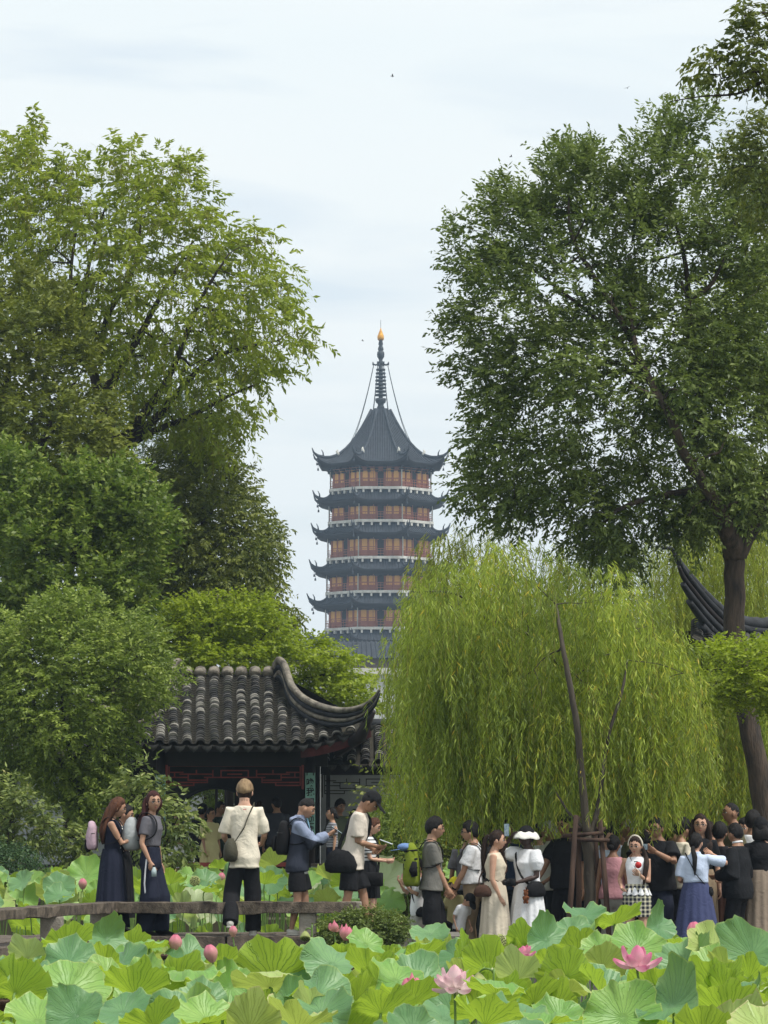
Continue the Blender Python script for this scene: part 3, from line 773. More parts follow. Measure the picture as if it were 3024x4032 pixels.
slabs = [1908, 2036, 2179, 2312, 2454, 2596, 2740, 2885]
wallw = [366, 372, 380, 388, 396, 404, 412, 420]
balw = [404, 414, 424, 432, 440, 448, 456, 464]
eavew = [514, 518, 530, 544, 560, 572, 584, 596]
topeave = 1812
for i, sl in enumerate(slabs):
    zs = pz(sl)                                     # balcony floor
    ztop = pz(topeave + 18) if i == 0 else pz(slabs[i - 1] + 56)
    W = wallw[i] / K; Bw = balw[i] / K
    wl = MB(); oct_prism(wl, W, zs, ztop, 0)
    wo = wl.build('wall', M_pred, pag, smooth=False)
    for k in range(8):
        a0 = -PI / 2 + (k - 3) * PI / 4
        n = Vector((math.cos(a0), math.sin(a0), 0)); t = Vector((-math.sin(a0), math.cos(a0), 0))
        if n.y > .2: continue
        hw = W / 2 * math.tan(PI / 8); h = ztop - zs
        rm = Matrix((t, n, Vector((0, 0, 1)))).transposed()
        c0 = n * (W / 2)
        # yellow panels in two bays each side of the door
        for s in (-1, 1):
            for u, ww in ((.44, .17), (.80, .13)):
                b = MB(); b.box(c0 + t * (s * u * hw) + Vector((0, 0, zs + h * .53)), (hw * 2 * ww, .12, h * .5), rm)
                b.build('window_panel', M_pyellow, wo, smooth=False)
                b = MB(); b.box(c0 + t * (s * u * hw) + n * .07 + Vector((0, 0, zs + h * .42)), (hw * 2 * ww, .06, h * .035), rm)
                b.build('window_bar', M_pred, wo, smooth=False)
            for u in (.2, .6, .97):
                b = MB(); p = c0 + t * (s * u * hw) + n * .1
                b.tube([p + Vector((0, 0, zs)), p + Vector((0, 0, ztop))], .14, n=6); b.build('column', M_pred, wo)
            # upper yellow lunettes
            b = MB(); q = c0 + n * .05 + t * (s * .42 * hw) + Vector((0, 0, zs + h * .86)); b.box(q, (hw * .34, .12, h * .1), rm, taper=.5); b.build('lunette', M_pyellow, wo, smooth=False)
        d = MB(); d.box(c0 + Vector((0, 0, zs + h * .35)), (hw * .32, .16, h * .74), rm); d.box(c0 + Vector((0, 0, zs + h * .66)), (hw * .18, .18, h * .2), rm)
        d.build('doorway', M_pdark, wo, smooth=False)
    # balcony slab with brackets below
    bb = MB(); oct_prism(bb, Bw * 1.005, zs - .42, zs - .02, 0)
    for k in range(8):
        a0 = k * PI / 4; n = Vector((math.cos(a0), math.sin(a0), 0)); t = Vector((-math.sin(a0), math.cos(a0), 0))
        rm = Matrix((t, n, Vector((0, 0, 1)))).transposed(); hw = Bw / 2 * math.tan(PI / 8)
        for q in (-.8, -.4, 0, .4, .8):
            bb.box(n * (Bw / 2 - .25) + t * (q * hw) + Vector((0, 0, zs - .66)), (.3, .5, .48), rm, m=0)
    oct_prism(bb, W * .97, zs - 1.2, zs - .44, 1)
    bo = bb.build('balcony', [M_pwhite, M_pdark], pag, smooth=False)
    # railing
    for k in range(8):
        a0 = k * PI / 4; n = Vector((math.cos(a0), math.sin(a0), 0)); t = Vector((-math.sin(a0), math.cos(a0), 0))
        rm = Matrix((t, n, Vector((0, 0, 1)))).transposed(); hw = Bw / 2 * math.tan(PI / 8) * .97
        rl = MB(); c0 = n * (Bw / 2 - .12)
        for z_ in (.35, .75, 1.1): rl.box(c0 + Vector((0, 0, zs + z_)), (hw * 2, .06, .07), rm)
        for q in range(15): rl.box(c0 + t * (hw * (-1 + 2 * q / 14)) + Vector((0, 0, zs + .55)), (.045, .05, 1.1), rm)
        rl.build('railing', M_pred, bo, smooth=False)
        for s in (-1, -.33, .33, 1):
            p = c0 + t * (s * hw); q = MB(); q.tube([p + Vector((0, 0, zs)), p + Vector((0, 0, ztop))], .05, n=5); q.build('balcony_post', M_pred if abs(s) < 1 else M_pwhite, bo)
    # bracket zone under the eave above
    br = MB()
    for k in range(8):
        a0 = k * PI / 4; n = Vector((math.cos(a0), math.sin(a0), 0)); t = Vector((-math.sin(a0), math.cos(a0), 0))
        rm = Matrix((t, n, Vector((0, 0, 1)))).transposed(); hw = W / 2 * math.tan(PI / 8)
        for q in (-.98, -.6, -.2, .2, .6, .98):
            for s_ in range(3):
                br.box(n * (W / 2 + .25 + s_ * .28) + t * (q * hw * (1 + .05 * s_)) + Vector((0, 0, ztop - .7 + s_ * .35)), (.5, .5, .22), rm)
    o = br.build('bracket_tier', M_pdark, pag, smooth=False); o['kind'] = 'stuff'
    if i < len(slabs) - 1 or True:
        # eave under this balcony
        ze = pz(sl + 54); zt = pz(sl + 14)
        eave_roof(zt, ze, W * 1.02, eavew[min(i + 1, 7)] / K * .89, .6, 17, curve=.55)
# base
b = MB(); oct_prism(b, 500 / K, -.2, pz(2930), 0); b.build('base', M_pred, pag, smooth=False)
# top roof
rt = eave_roof(pz(1592), pz(1815), 72 / K, eavew[0] / K * .905, 1.3, 21, nv=16, curve=.85)
b = MB()
oct_prism(b, 78 / K, pz(1610), pz(1596), 0); oct_prism(b, 66 / K, pz(1596), pz(1590), 0); oct_prism(b, 56 / K, pz(1590), pz(1584), 0)
b.build('roof_cap', M_pridge, rt, smooth=False)
for k in range(8):                                  # guardian figures on the ridges
    a = PI / 8 + k * PI / 4; n = Vector((math.cos(a), math.sin(a), 0))
    b = MB(); c = n * (182 / K) + Vector((0, 0, pz(1775))); b.loft([c, c + Vector((0, 0, .3)), c + n * .2 + Vector((0, 0, .6)), c + Vector((0, 0, .85))], [.28, .26, .18, .08], None, n=7)
    b.build('ridge_figure', M_pwhite, rt)
# spire: a lathe of rings
def zz(y): return pz(1150 + y / 1.474)
def rr(px): return px / 1.474 / K / 2
sp = MB()
prof = [(640, 40), (630, 44), (622, 34), (612, 36), (604, 56), (590, 64), (580, 62)]
P = [Vector((0, 0, zz(y))) for y, _ in prof]; sp.loft(P, [rr(q) for _, q in prof], n=14)
sp.tube([Vector((0, 0, zz(640))), Vector((0, 0, zz(380)))], rr(26), n=10)
so = sp.build('spire', M_piron, pag)
for i, y in enumerate(range(560, 400, -21)):
    b = MB(); q = 70 - i * 1.6 if i < 5 else 66 - (i - 4) * 4
    P = [Vector((0, 0, zz(y + d))) for d in (7, 5, -4, -7)]; b.loft(P, [rr(q * .55), rr(q), rr(q), rr(q * .6)], n=16)
    b.build('spire_ring', M_piron, so)
b = MB(); prof = [(385, 24), (370, 34), (360, 20), (350, 26), (340, 40), (325, 44), (310, 40), (305, 24), (298, 34), (285, 30), (275, 20), (265, 28), (250, 22), (243, 18)]
b.loft([Vector((0, 0, zz(y))) for y, _ in prof], [rr(q) for _, q in prof], n=14); b.build('spire_top', M_piron, so)
b = MB(); prof = [(243, 30), (236, 38), (222, 40), (208, 30), (195, 16), (180, 8), (172, 5)]
b.loft([Vector((0, 0, zz(y))) for y, _ in prof], [rr(q) for _, q in prof], n=14); b.build('gilded_finial', M_gold, pag)
b = MB(); b.tube([Vector((0, 0, zz(172))), Vector((0, 0, zz(125)))], rr(2.6), n=5)
b.build('lightning_rod', M_piron, pag)
b = MB()
for k in range(8):
    a = PI / 8 + k * PI / 4; n = Vector((math.cos(a), math.sin(a), 0))
    P = [n * rr(20) + Vector((0, 0, zz(380))), n * rr(70) + Vector((0, 0, zz(386))), n * rr(98) + Vector((0, 0, zz(378)))]
    b.tube(P, [rr(8), rr(7), rr(5)], n=5); b.box(n * rr(98) + Vector((0, 0, zz(378))), (rr(14), rr(14), rr(28)))
b.build('crown_arm', M_piron, so)
for k in range(8):
    a = PI / 8 + k * PI / 4; n = Vector((math.cos(a), math.sin(a), 0))
    p0 = n * rr(90) + Vector((0, 0, zz(388))); p1 = n * rr(375) + Vector((0, 0, zz(838)))
    P = [p0.lerp(p1, t) + Vector((0, 0, -4 * t * (1 - t) * 1.3)) for t in np.linspace(0, 1, 9)]
    b = MB(); b.tube(P, .045, n=4, cap=False); b.build('chain', M_piron, pag)
for k in range(4):
    a = k * PI / 2 + .3; b = MB(); n = Vector((math.cos(a), math.sin(a), 0)); b.tube([Vector((0, 0, zz(172))), n * rr(36) + Vector((0, 0, zz(218)))], .03, n=4); b.build('finial_stay', M_gold, pag)
for ch in list(pag.children): pass

# low buildings far off around the pagoda foot, seen above the maple
b = MB(); c = at(1400, 2640, 420)
bl = empty('far_hall', (c.x, 420, -1.0)); tag(bl, 'low brown walled hall with dark tiled roof in front of the pagoda foot', 'building')
b.box((0, 0, (at(1400, 2600, 420).z + 1) / 2), (22, 8, at(1400, 2600, 420).z + 1)); b.build('wall', mat('hall_wall', lin(120, 100, 84), lin(96, 80, 68), rough=.9, scale=.8), bl, smooth=False)
b = MB(); zr = at(1400, 2600, 420).z + 1
b.add([(-12, -5, zr), (12, -5, zr), (11, 0, zr + 2.3), (-11, 0, zr + 2.3), (-12, 5, zr), (12, 5, zr)], [(0, 1, 2, 3), (3, 2, 5, 4), (0, 3, 4), (1, 5, 2)])
for q in range(40): b.tube([(-11.7 + q * .6, -5, zr + .05), (-10.8 + q * .553, -.1, zr + 2.35)], .12, n=4, cap=False)
b.build('roof', M_ptile, bl, smooth=False)
c = at(1290, 2750, 110)
bl = empty('white_building', (c.x - 1.0, 110, -1.0)); tag(bl, 'pale building wall glimpsed between the maple sprays behind the pavilion', 'building')
zt = at(1200, 2672, 110).z + 1
b = MB(); b.box((0, 0, zt / 2), (6.5, 6, zt)); wo = b.build('wall', mat('pale_wall', lin(214, 216, 214), lin(188, 190, 188), rough=.9, scale=.7), bl, smooth=False)
for x in (-1.6, .0, 1.6):
    for z_ in (zt - 1.4, zt - 3.2):
        b = MB(); b.box((x, -3.01, z_), (.8, .1, 1.0)); b.build('window', M_pdark, wo, smooth=False)
b = MB(); b.box((0, 0, zt + .1), (6.8, 6.3, .2)); b.build('parapet', M_pwhite, bl, smooth=False)

# small birds in the sky
for (x, y, Y, s, lab) in ((1545, 300, 160, .5, 'tiny dark bird high in the open sky between the trees'), (2470, 347, 170, .45, 'tiny dark bird gliding in the blue gap of the cloud'), (2012, 617, 160, .45, 'tiny dark bird flying above the shoulder of the big dark tree'), (1428, 1342, 180, .4, 'tiny dark bird low in the sky beside the gilded spire')):
    b = MB()
    b.loft([(0, -.14, 0), (0, -.08, .01), (0, .05, 0), (0, .18, 0)], [.01, .035, .03, .01], n=6)
    for s_ in (-1, 1): b.add([(0, -.05, .02), (0, .06, .02), (s_ * .16, .03, .09), (s_ * .34, .06, .05), (s_ * .17, -.05, .09)], [(0, 1, 2, 4), (4, 2, 3)] if s_ > 0 else [(1, 0, 4, 2), (2, 4, 3)])
    o = b.build('bird', M_pdark); o.location = at(x, y, Y); o.scale = (s * 1.15,) * 3; o.rotation_euler = (0.1, .3, rnd.uniform(0, 3))
    tag(o, lab, 'bird', 'birds in the sky')
# ================================================================ garden pavilion and galleries
M_tile = mat('roof_tile', lin(84, 82, 78), lin(46, 46, 45), rough=.85, scale=7, bump=.5, bscale=60, c3=lin(128, 124, 114))
M_tile2 = mat('roof_tile_moss', lin(70, 70, 62), lin(46, 48, 38), rough=.9, scale=5, bump=.5, bscale=60, c3=lin(110, 100, 70))
M_pan = mat('roof_valley', lin(66, 62, 50), lin(40, 38, 33), rough=.95, scale=9, bump=.5, bscale=40, c3=lin(96, 88, 56))
M_ridge = mat('lime_ridge', lin(144, 136, 122), lin(74, 68, 62), rough=.9, scale=6, bump=.8, bscale=30, c3=lin(70, 66, 60))
M_ridge_d = mat('dark_ridge', lin(52, 54, 58), lin(30, 32, 35), rough=.8, scale=4, bump=.4, bscale=30, c3=lin(80, 80, 82))
M_wood = mat('dark_lacquer', lin(38, 30, 28), lin(26, 22, 22), rough=.6, scale=3)
M_redwood = mat('red_lacquer', lin(146, 62, 56), lin(116, 50, 46), rough=.6, scale=4)
M_wall = mat('lime_wall', lin(206, 210, 210), lin(176, 182, 184), rough=.9, scale=1.1, bump=.15, bscale=20)
M_darkwall = mat('grey_brick_wall', lin(62, 62, 62), lin(46, 46, 47), rough=.9, scale=2)
M_board = mat('celadon_board', lin(136, 178, 164), lin(116, 158, 146), rough=.5, scale=4)
M_ink = mat('black_ink', lin(20, 20, 20), rough=.6)
M_stone = mat('old_granite', lin(112, 100, 88), lin(62, 54, 48), rough=.92, scale=5, bump=.6, bscale=45, c3=lin(56, 50, 44))

# one cap tile and one drip tile, shared by all
def arc_tile(r=.1, ln=.09, th=.016, n=6):
    b = MB(); V = []
    for y, k in ((-ln / 2, 1.0), (ln / 2, .93)):
        for rr_ in (r * k, (r - th) * k):
            for i in range(n + 1):
                a = PI * i / n
                V.append((rr_ * math.cos(a), y, rr_ * math.sin(a) * .82))
    m = n + 1
    Fq = []
    for i in range(n):
        Fq += [(i, i + 1, 2 * m + i + 1, 2 * m + i), (m + i + 1, m + i, i, i + 1)[::-1], (2 * m + i, 2 * m + i + 1, 3 * m + i + 1, 3 * m + i)]
    b.add(V, Fq)
    return b
TILE_ME = [arc_tile(.088).mesh('tile', M_tile), arc_tile(.086).mesh('tile_moss', M_tile2), arc_tile(.09).mesh('tile', M_tile)]
TILE_ME.append(arc_tile(.091).mesh('tile_pale', mat('roof_tile_pale', lin(150, 146, 136), lin(96, 94, 88), rough=.85, scale=7, bump=.5, bscale=60)))
TILE_ME.append(arc_tile(.086).mesh('tile_dark', mat('roof_tile_dark', lin(48, 48, 48), lin(34, 34, 35), rough=.85, scale=7, bump=.5, bscale=60)))
for me in TILE_ME: me.shade_flat()
TK = (0, 0, 1, 2, 3, 4, 4, 3)
def drip_mesh():
    b = MB(); V = [(-.11, 0, .0), (-.06, 0, -.028), (0, 0, -.04), (.06, 0, -.028), (.11, 0, 0), (.075, -.01, -.08), (0, -.015, -.15), (-.075, -.01, -.08)]
    W_ = [(x, y + .02, z) for x, y, z in V]
    b.add(V + W_, [(0, 1, 2, 6, 7), (2, 3, 4, 5, 6), (8, 15, 14, 10, 9), (10, 14, 13, 12, 11), (0, 7, 15, 8), (7, 6, 14, 15), (6, 5, 13, 14), (5, 4, 12, 13)])
    return b.mesh('drip_tile', M_tile)
DRIP_ME = drip_mesh()

pav = empty('pavilion', (at(900, 3250, 64).x, 64, .4))
tag(pav, 'small open garden pavilion with curled grey tile roof and red fretwork above its opening', 'pavilion')
PO = pav.location.copy()
def loc(v): return Vector(v) - PO

roofV = MB()
# front slope given by its top line and its eave line
UTOP0, UTOP1 = 690, 1110
def eave_y(x):
    c = 905; u = (x - c) / 560.0
    return 2932 - 210 * max(abs(u) - .42, 0) ** 1.9 * 1.15
def top_y(x):
    if UTOP0 <= x <= UTOP1: return 2648
    d = (x - UTOP1) if x > UTOP1 else (UTOP0 - x)
    return 2648 + (168 * (1 - math.exp(-d / 60.0))) + d * .08
def YE(x):
    return 62.7 - .7 * max(abs((x - 905) / 560.0) - .3, 0)
def surf(x, y):
    v = max(0, min(1.1, (y - 2640) / 292.0))
    v = 1 - (1 - v) ** 1.0
    return at(x, y, 65.0 + (YE(x) - 65.0) * v)
x0, x1 = 350, 1462
nx, ny = 60, 14
V = []
for i in range(nx + 1):
    x = x0 + (x1 - x0) * i / nx
    a, b_ = top_y(x), eave_y(x)
    if a > b_ - 6: a = b_ - 6
    for j in range(ny + 1):
        V.append(loc(surf(x, a + (b_ - a) * j / ny)) + Vector((0, 0, -.03)))
Fq = [(i * (ny + 1) + j, i * (ny + 1) + j + 1, (i + 1) * (ny + 1) + j + 1, (i + 1) * (ny + 1) + j) for i in range(nx) for j in range(ny)]
roofV.add(V, Fq, 0)
# back slope, mirrored, and the closing soffit
V2 = [Vector((v.x, 2 * (65.0 - PO.y) - v.y, v.z)) for v in V]
roofV.add(V2, [f[::-1] for f in Fq], 0)
for (sgn, ii) in ((-1, 0), (1, nx)):
    a = V[ii * (ny + 1): (ii + 1) * (ny + 1)]; c = V2[ii * (ny + 1): (ii + 1) * (ny + 1)]
# underside: thick eave board following the eave line
ev = [V[i * (ny + 1) + ny] for i in range(nx + 1)]
lo = [v + Vector((0, .04, -.10)) for v in ev]
inn = [Vector((v.x, 63.9 - PO.y, 2.62 - .0)) for v in ev]
inn = [Vector((v.x * .96, 64.2 - PO.y, max(1.68 + 1.62 - PO.z, v.z + .05))) for v in ev]
k = nx + 1
roofV.add([v + Vector((0, .01, 0)) for v in ev] + lo + inn, [(i, i + 1, k + i + 1, k + i) for i in range(nx)] + [(k + i, k + i + 1, 2 * k + i + 1, 2 * k + i) for i in range(nx)], 2)
# hip sides
for s in (-1, 1):
    ii = nx if s > 0 else 0
    e = V[ii * (ny + 1) + ny]; eb = V2[ii * (ny + 1) + ny]
    px_t = UTOP1 if s > 0 else UTOP0
    tp = loc(surf(px_t, 2660))
    mid = Vector((tp.x + s * .25, 65.0 - PO.y, tp.z - .9))
    roofV.add([e, eb, mid, tp], [(0, 1, 2) if s > 0 else (0, 2, 1), (0, 2, 3) if s > 0 else (0, 3, 2), (1, 3, 2) if s > 0 else (1, 2, 3)], 0)
roof = roofV.build('roof', [M_pan, M_redwood, M_wood], pav)
b = MB(); kk_ = [i for i in range(nx + 1) if x0 + (x1 - x0) * i / nx > 1180]
b.add([ev[i] + Vector((0, .0, -.06)) for i in kk_] + [ev[i] + Vector((0, .03, -.22)) for i in kk_], [(q, q + 1, len(kk_) + q + 1, len(kk_) + q) for q in range(len(kk_) - 1)] )
b.build('corner_board', mat('dull_red_board', lin(88, 34, 32), lin(60, 28, 28), rough=.8, scale=4), roof, smooth=False)
ntile = 0
tile_stuff = MB()
cols = [x for x in np.arange(736 - 53.7 * 6, 1462, 53.7)]
XC = 905
tile_list = []
for x in cols:
    yt, ye = top_y(x), eave_y(x)
    if yt > ye - 14: continue
    if x > 1110: yt = max(yt, 2790 + (x - 1130) * .42) - 20
    y = yt
    wob = rnd.uniform(-1, 1)
    while y < ye - 2:
        p = surf(x + 2.2 * math.sin(y * .05 + wob * 3), y); q = surf(x, y + 9.5)
        d = (q - p)
        tile_list.append((p, d.normalized()))
        y += 8.2 + rnd.uniform(-.7, .7)
    # drip tiles between the caps
    p = surf(x + 26.8, eave_y(x + 26.8)) if x + 26.8 < 1462 else surf(x, ye)
    o = link('drip_tile', DRIP_ME, roof); o.location = loc(p) + Vector((0, -.07, -.0))
    o = link('tile_end', TILE_ME[0], roof); e = surf(x, ye); o.location = loc(e) + Vector((0, -.05, .02)); o.scale = (1.1, .8, 1.1)
def tile_matrix(p, d):
    yv = -d                                          # tile's low end points down the slope
    xv = Vector((1, 0, 0)); zv = xv.cross(yv).normalized(); xv = yv.cross(zv).normalized()
    return Matrix.Translation(p) @ Matrix((xv, yv, zv)).transposed().to_4x4()
TV = [(np.array([v.co[:] for v in me.vertices]), [tuple(p.vertices) for p in me.polygons]) for me in TILE_ME]
tile_list.sort(key=lambda t: -t[0].z if False else abs(t[0].x - at(1000, 2700, 64).x) * .3 + t[0].z)
for i, (p, d) in enumerate(tile_list):
    k = rnd.choice(TK)
    M = tile_matrix(loc(p) + Vector((rnd.uniform(-.008, .008), 0, rnd.uniform(0, .012))), (d + Vector((rnd.uniform(-.06, .06), 0, .20 + rnd.uniform(-.08, .06)))).normalized())
    if i < 296:
        o = link('tile', TILE_ME[k], roof); o.matrix_local = M
    else:
        VV, FF = TV[k]
        tile_stuff.add([M @ Vector(v) for v in VV], FF, {0: 0, 1: 1, 2: 0, 3: 2, 4: 3}[k])
o = tile_stuff.build('tile_rows', [M_tile, M_tile2, MATS['roof_tile_pale'], MATS['roof_tile_dark']], roof, smooth=False); o['kind'] = 'stuff'
# pan tiles: low ridges in the valleys
pt = MB()
for x in cols:
    xx = x + 26.8
    yt, ye = top_y(xx), eave_y(xx)
    if xx > 1110: yt = max(yt, 2800 + (xx - 1130) * .42) - 10
    y = yt
    while y < ye - 4:
        p = loc(surf(xx, y)); q = loc(surf(xx, y + 11))
        s = Vector((.062, 0, 0))
        pt.add([p - s + Vector((0, 0, .03)), p + Vector((0, 0, .004)), p + s + Vector((0, 0, .03)), q + s + Vector((0, -.01, .055)), q + Vector((0, -.02, .028)), q - s + Vector((0, -.01, .055))], [(0, 1, 4, 5), (1, 2, 3, 4), (5, 4, 1, 0), (4, 3, 2, 1)])
        y += 9.5
o = pt.build('pan_tile_rows', M_pan, roof, smooth=False); o['kind'] = 'stuff'
# rolled top over the ridge: cap tiles curving over
for x in cols:
    if 720 < x < 1075:
        b = MB(); P = []
        for t in np.linspace(-.5, 1.1, 7):
            P.append(loc(at(x, 2640, 65.0)) + Vector((0, -.32 * math.sin(t), .16 * math.cos(t) - .15)))
        b.loft(P, [.11] * 7, [.08] * 7, ref=(1, 0, 0), n=8); b.build('ridge_cap', M_ridge, roof)
# curled hip ridges
def hip(pts, r, name='hip_ridge', parent=roof, mats=None, off=PO, lo_=1.0):
    P = smooth_path([at(*p) - off for p in pts], 6)
    b = MB(); R_ = lerp_list(r, len(P))
    b.loft(P, [x for x in R_], [x * .55 for x in R_], ref=(0, -1, 0), n=12, m=0)
    # moulded courses below the round top
    for (dz, kk, m_) in ((-.12, .9, 1), (-.21, .72, 0), (-.31, .95, 1)):
        Q = [p + Vector((0, .0, dz * rr_ / r[0] * lo_)) for p, rr_ in zip(P, R_)]
        b.loft(Q, [x * kk for x in R_], [x * .42 for x in R_], ref=(0, -1, 0), n=8, m=m_)
    return b.build(name, mats or [M_ridge, M_ridge_d], parent)
hip([(1092, 2650, 64.9), (1086, 2618, 64.8), (1104, 2602, 64.7), (1122, 2625, 64.5), (1134, 2665, 64.2), (1152, 2705, 63.9), (1190, 2745, 63.5), (1245, 2775, 63.2), (1310, 2793, 62.9), (1370, 2796, 62.6), (1430, 2780, 62.3), (1475, 2745, 62.0), (1496, 2712, 61.8)],
    [.12, .13, .13, .13, .13, .125, .12, .12, .11, .10, .085, .06, .03])
hip([(716, 2730, 64.9), (714, 2650, 64.8), (700, 2610, 64.7), (680, 2625, 64.5), (668, 2680, 64.2), (645, 2730, 63.9), (600, 2760, 63.4), (520, 2790, 62.9), (440, 2796, 62.5), (370, 2770, 62.1), (330, 2720, 61.8)],
    [.10, .14, .14, .13, .13, .13, .13, .13, .12, .09, .03])
# corner bracket under the swept corner
b = MB(); b.tube([loc(at(1330, 2960, 63.4)), loc(at(1420, 2900, 62.5)), loc(at(1470, 2800, 62.1))], [.1, .12, .05], n=8); b.build('corner_beam', M_wood, roof)

# columns, beams, railing seat, lattice
def wbox(x0, y0, x1, y1, Y, dep, m, name, parent=pav, off=PO):
    """box from its corners as they stand at depth Y"""
    a = at(x0, y1, Y); c = at(x1, y0, Y)
    b = MB(); b.box(((a.x + c.x) / 2 - off.x, Y - off.y, (a.z + c.z) / 2 - off.z), (abs(c.x - a.x), dep, abs(c.z - a.z)))
    return b.build(name, m, parent, smooth=False)
for x, Y in ((634, 63.6), (1222, 63.6), (634, 66.6), (1190, 66.6)):
    a = at(x, 2940, Y); b = MB(); b.tube([(a.x - PO.x, Y - PO.y, 0), (a.x - PO.x, Y - PO.y, a.z - PO.z + .15)], .095, n=12); b.build('column', M_wood, pav)
wbox(560, 2950, 1290, 3018, 63.7, .22, M_wood, 'beam')
wbox(600, 2870, 1240, 2950, 63.9, .2, M_wood, 'beam')
wbox(560, 2960, 1290, 3010, 66.6, .2, M_wood, 'beam')
cl = MB(); a = at(500, 2900, 63.8); c = at(1330, 2900, 63.8)
cl.box(((a.x + c.x) / 2 - PO.x, 65.2 - PO.y, at(900, 2900, 64).z - PO.z), (c.x - a.x, 2.8, .08)); cl.build('ceiling', M_wood, pav, smooth=False)
fl = MB(); a = at(560, 2900, 63.8); c = at(1330, 2900, 63.8)
fl.box(((a.x + c.x) / 2 - PO.x, 65.2 - PO.y, -.55), (c.x - a.x + .1, 3.6, 1.1)); fl.build('floor', M_stone, pav, smooth=False)
wbox(640, 3396, 1205, 3412, 63.55, .3, M_redwood, 'seat_rail')
wbox(640, 3418, 1205, 3440, 63.6, .14, M_redwood, 'seat_rail')
wbox(1225, 3410, 1560, 3452, 63.4, .25, M_wall, 'plinth')
wbox(1225, 3400, 1560, 3411, 63.4, .32, M_stone, 'plinth_coping')

# hanging fretwork
def fret(x0, y0, x1, y1, Y, lines, m, name, r=.013, parent=pav):
    b = MB()
    for (ax, ay, bx, by) in lines:
        p = at(x0 + (x1 - x0) * ax, y0 + (y1 - y0) * ay, Y) - PO; q = at(x0 + (x1 - x0) * bx, y0 + (y1 - y0) * by, Y) - PO
        c = (p + q) / 2; d = q - p
        b.box(c, (abs(d.x) + r * 2, r * 1.6, abs(d.z) + r * 2))
    return b.build(name, m, parent, smooth=False)
half = [(0, 0, .5, 0), (0, 0, 0, 1.0), (.02, .0, .02, .85), (.02, .28, .12, .28), (.06, .28, .06, .5), (.02, .5, .16, .5), (.16, .36, .16, .62), (.10, .36, .34, .36), (.34, .2, .34, .5), (.34, .5, .5, .5),
        (.22, .2, .22, .36), (.16, .62, .30, .62), (.30, .5, .30, .72), (.02, .72, .30, .72), (.02, .85, .2, .85), (.2, .72, .2, .85), (.4, .2, .5, .2), (.4, .2, .4, .5), (.28, .5, .34, .5), (.45, .36, .5, .36)]
lines = half + [(1 - a, b, 1 - c, d) for a, b, c, d in half]
lines = [(min(a, c), min(b, d), max(a, c), max(b, d)) for a, b, c, d in lines]
fret(655, 3016, 1193, 3106, 63.6, lines, M_redwood, 'fretwork', r=.012)
b = MB()
for xx in (656, 1192):
    p = at(xx, 3012, 63.58) - PO; q = at(xx, 3106, 63.58) - PO
    b.box((p + q) / 2, (.045, .05, abs(p.z - q.z)))
b.build('fretwork_frame', M_redwood, pav, smooth=False)
# couplet boards with brush writing
def board(x0, y0, x1, y1, Y, text, ys, label):
    o = wbox(x0, y0, x1, y1, Y, .03, M_board, 'couplet_board')
    o['label'] = label
    for ch, y in zip(text, ys):
        cu = bpy.data.curves.new('character', 'FONT'); cu.body = ch; cu.size = .155; cu.align_x = 'CENTER'; cu.align_y = 'CENTER'; cu.extrude = .002; cu.offset = .003
        to = bpy.data.objects.new('character', cu); C.objects.link(to)
        dg = bpy.context.evaluated_depsgraph_get(); me = bpy.data.meshes.new_from_object(to.evaluated_get(dg))
        bpy.data.objects.remove(to)
        me.materials.clear(); me.materials.append(M_ink)
        t = link('character', me, o); p = at((x0 + x1) / 2, y, Y) - PO
        t.location = (p.x + rnd.uniform(-.006, .006), p.y - .02, p.z); t.rotation_euler = (PI / 2, rnd.uniform(-.05, .05), 0); t.scale = (1, 1.05, 1)
board(1202, 3043, 1241, 3332, 63.42, '喚我開門迎曉月', [3083, 3120, 3160, 3196, 3232, 3270, 3310], 'celadon couplet board with seven brush characters')
board(612, 3050, 652, 3338, 63.42, '送人何處嘯秋風', [3088, 3125, 3163, 3199, 3236, 3272, 3310], 'celadon couplet board half hidden by the shrub')
for x in (1209, 1234, 619, 645): wbox(x - 2, 3043, x + 2, 3053, 63.39, .02, M_ink, 'board_hook')

# back wall with the round moon gate
b = MB(); Yw = 66.4
cx, cz, r = at(852, 3290, Yw).x - PO.x, at(852, 3292, Yw).z - PO.z, 188 / ppm(Yw)
xl, xr = at(560, 3200, Yw).x - PO.x, at(1260, 3200, Yw).x - PO.x
zt_, zb_ = at(900, 2940, Yw).z - PO.z, -.0
n = 48; ring = []; outer = []
for i in range(n):
    a = 2 * PI * i / n; dx, dz = math.cos(a), math.sin(a)
    ring.append((cx + r * dx, cz + r * dz))
    k = min((xr - cx) / dx if dx > 1e-6 else ((xl - cx) / dx if dx < -1e-6 else 1e9), (zt_ - cz) / dz if dz > 1e-6 else ((zb_ - cz) / dz if dz < -1e-6 else 1e9))
    k = max(k, r)
    outer.append((cx + k * dx, cz + k * dz))
for yy, flip in ((Yw - PO.y - .12, 0), (Yw - PO.y + .12, 1)):
    V = [(x, yy, z) for x, z in ring] + [(x, yy, z) for x, z in outer]
    Fq = [(i, (i + 1) % n, n + (i + 1) % n, n + i) for i in range(n)]
    b.add(V, [f[::-1] for f in Fq] if flip else Fq)
b.add([(x, Yw - PO.y - .12, z) for x, z in ring] + [(x, Yw - PO.y + .12, z) for x, z in ring], [(i, (i + 1) % n, n + (i + 1) % n, n + i) for i in range(n)])
b.build('moon_gate_wall', M_darkwall, pav, smooth=False)
b = MB(); P = [Vector((x, Yw - PO.y - .13, z)) for x, z in ring] ; b.loft(P + [P[0]], [.05] * (n + 1), [.03] * (n + 1), ref=(0, 1, 0), n=6, cap=False); b.build('moon_gate_rim', M_darkwall, pav)
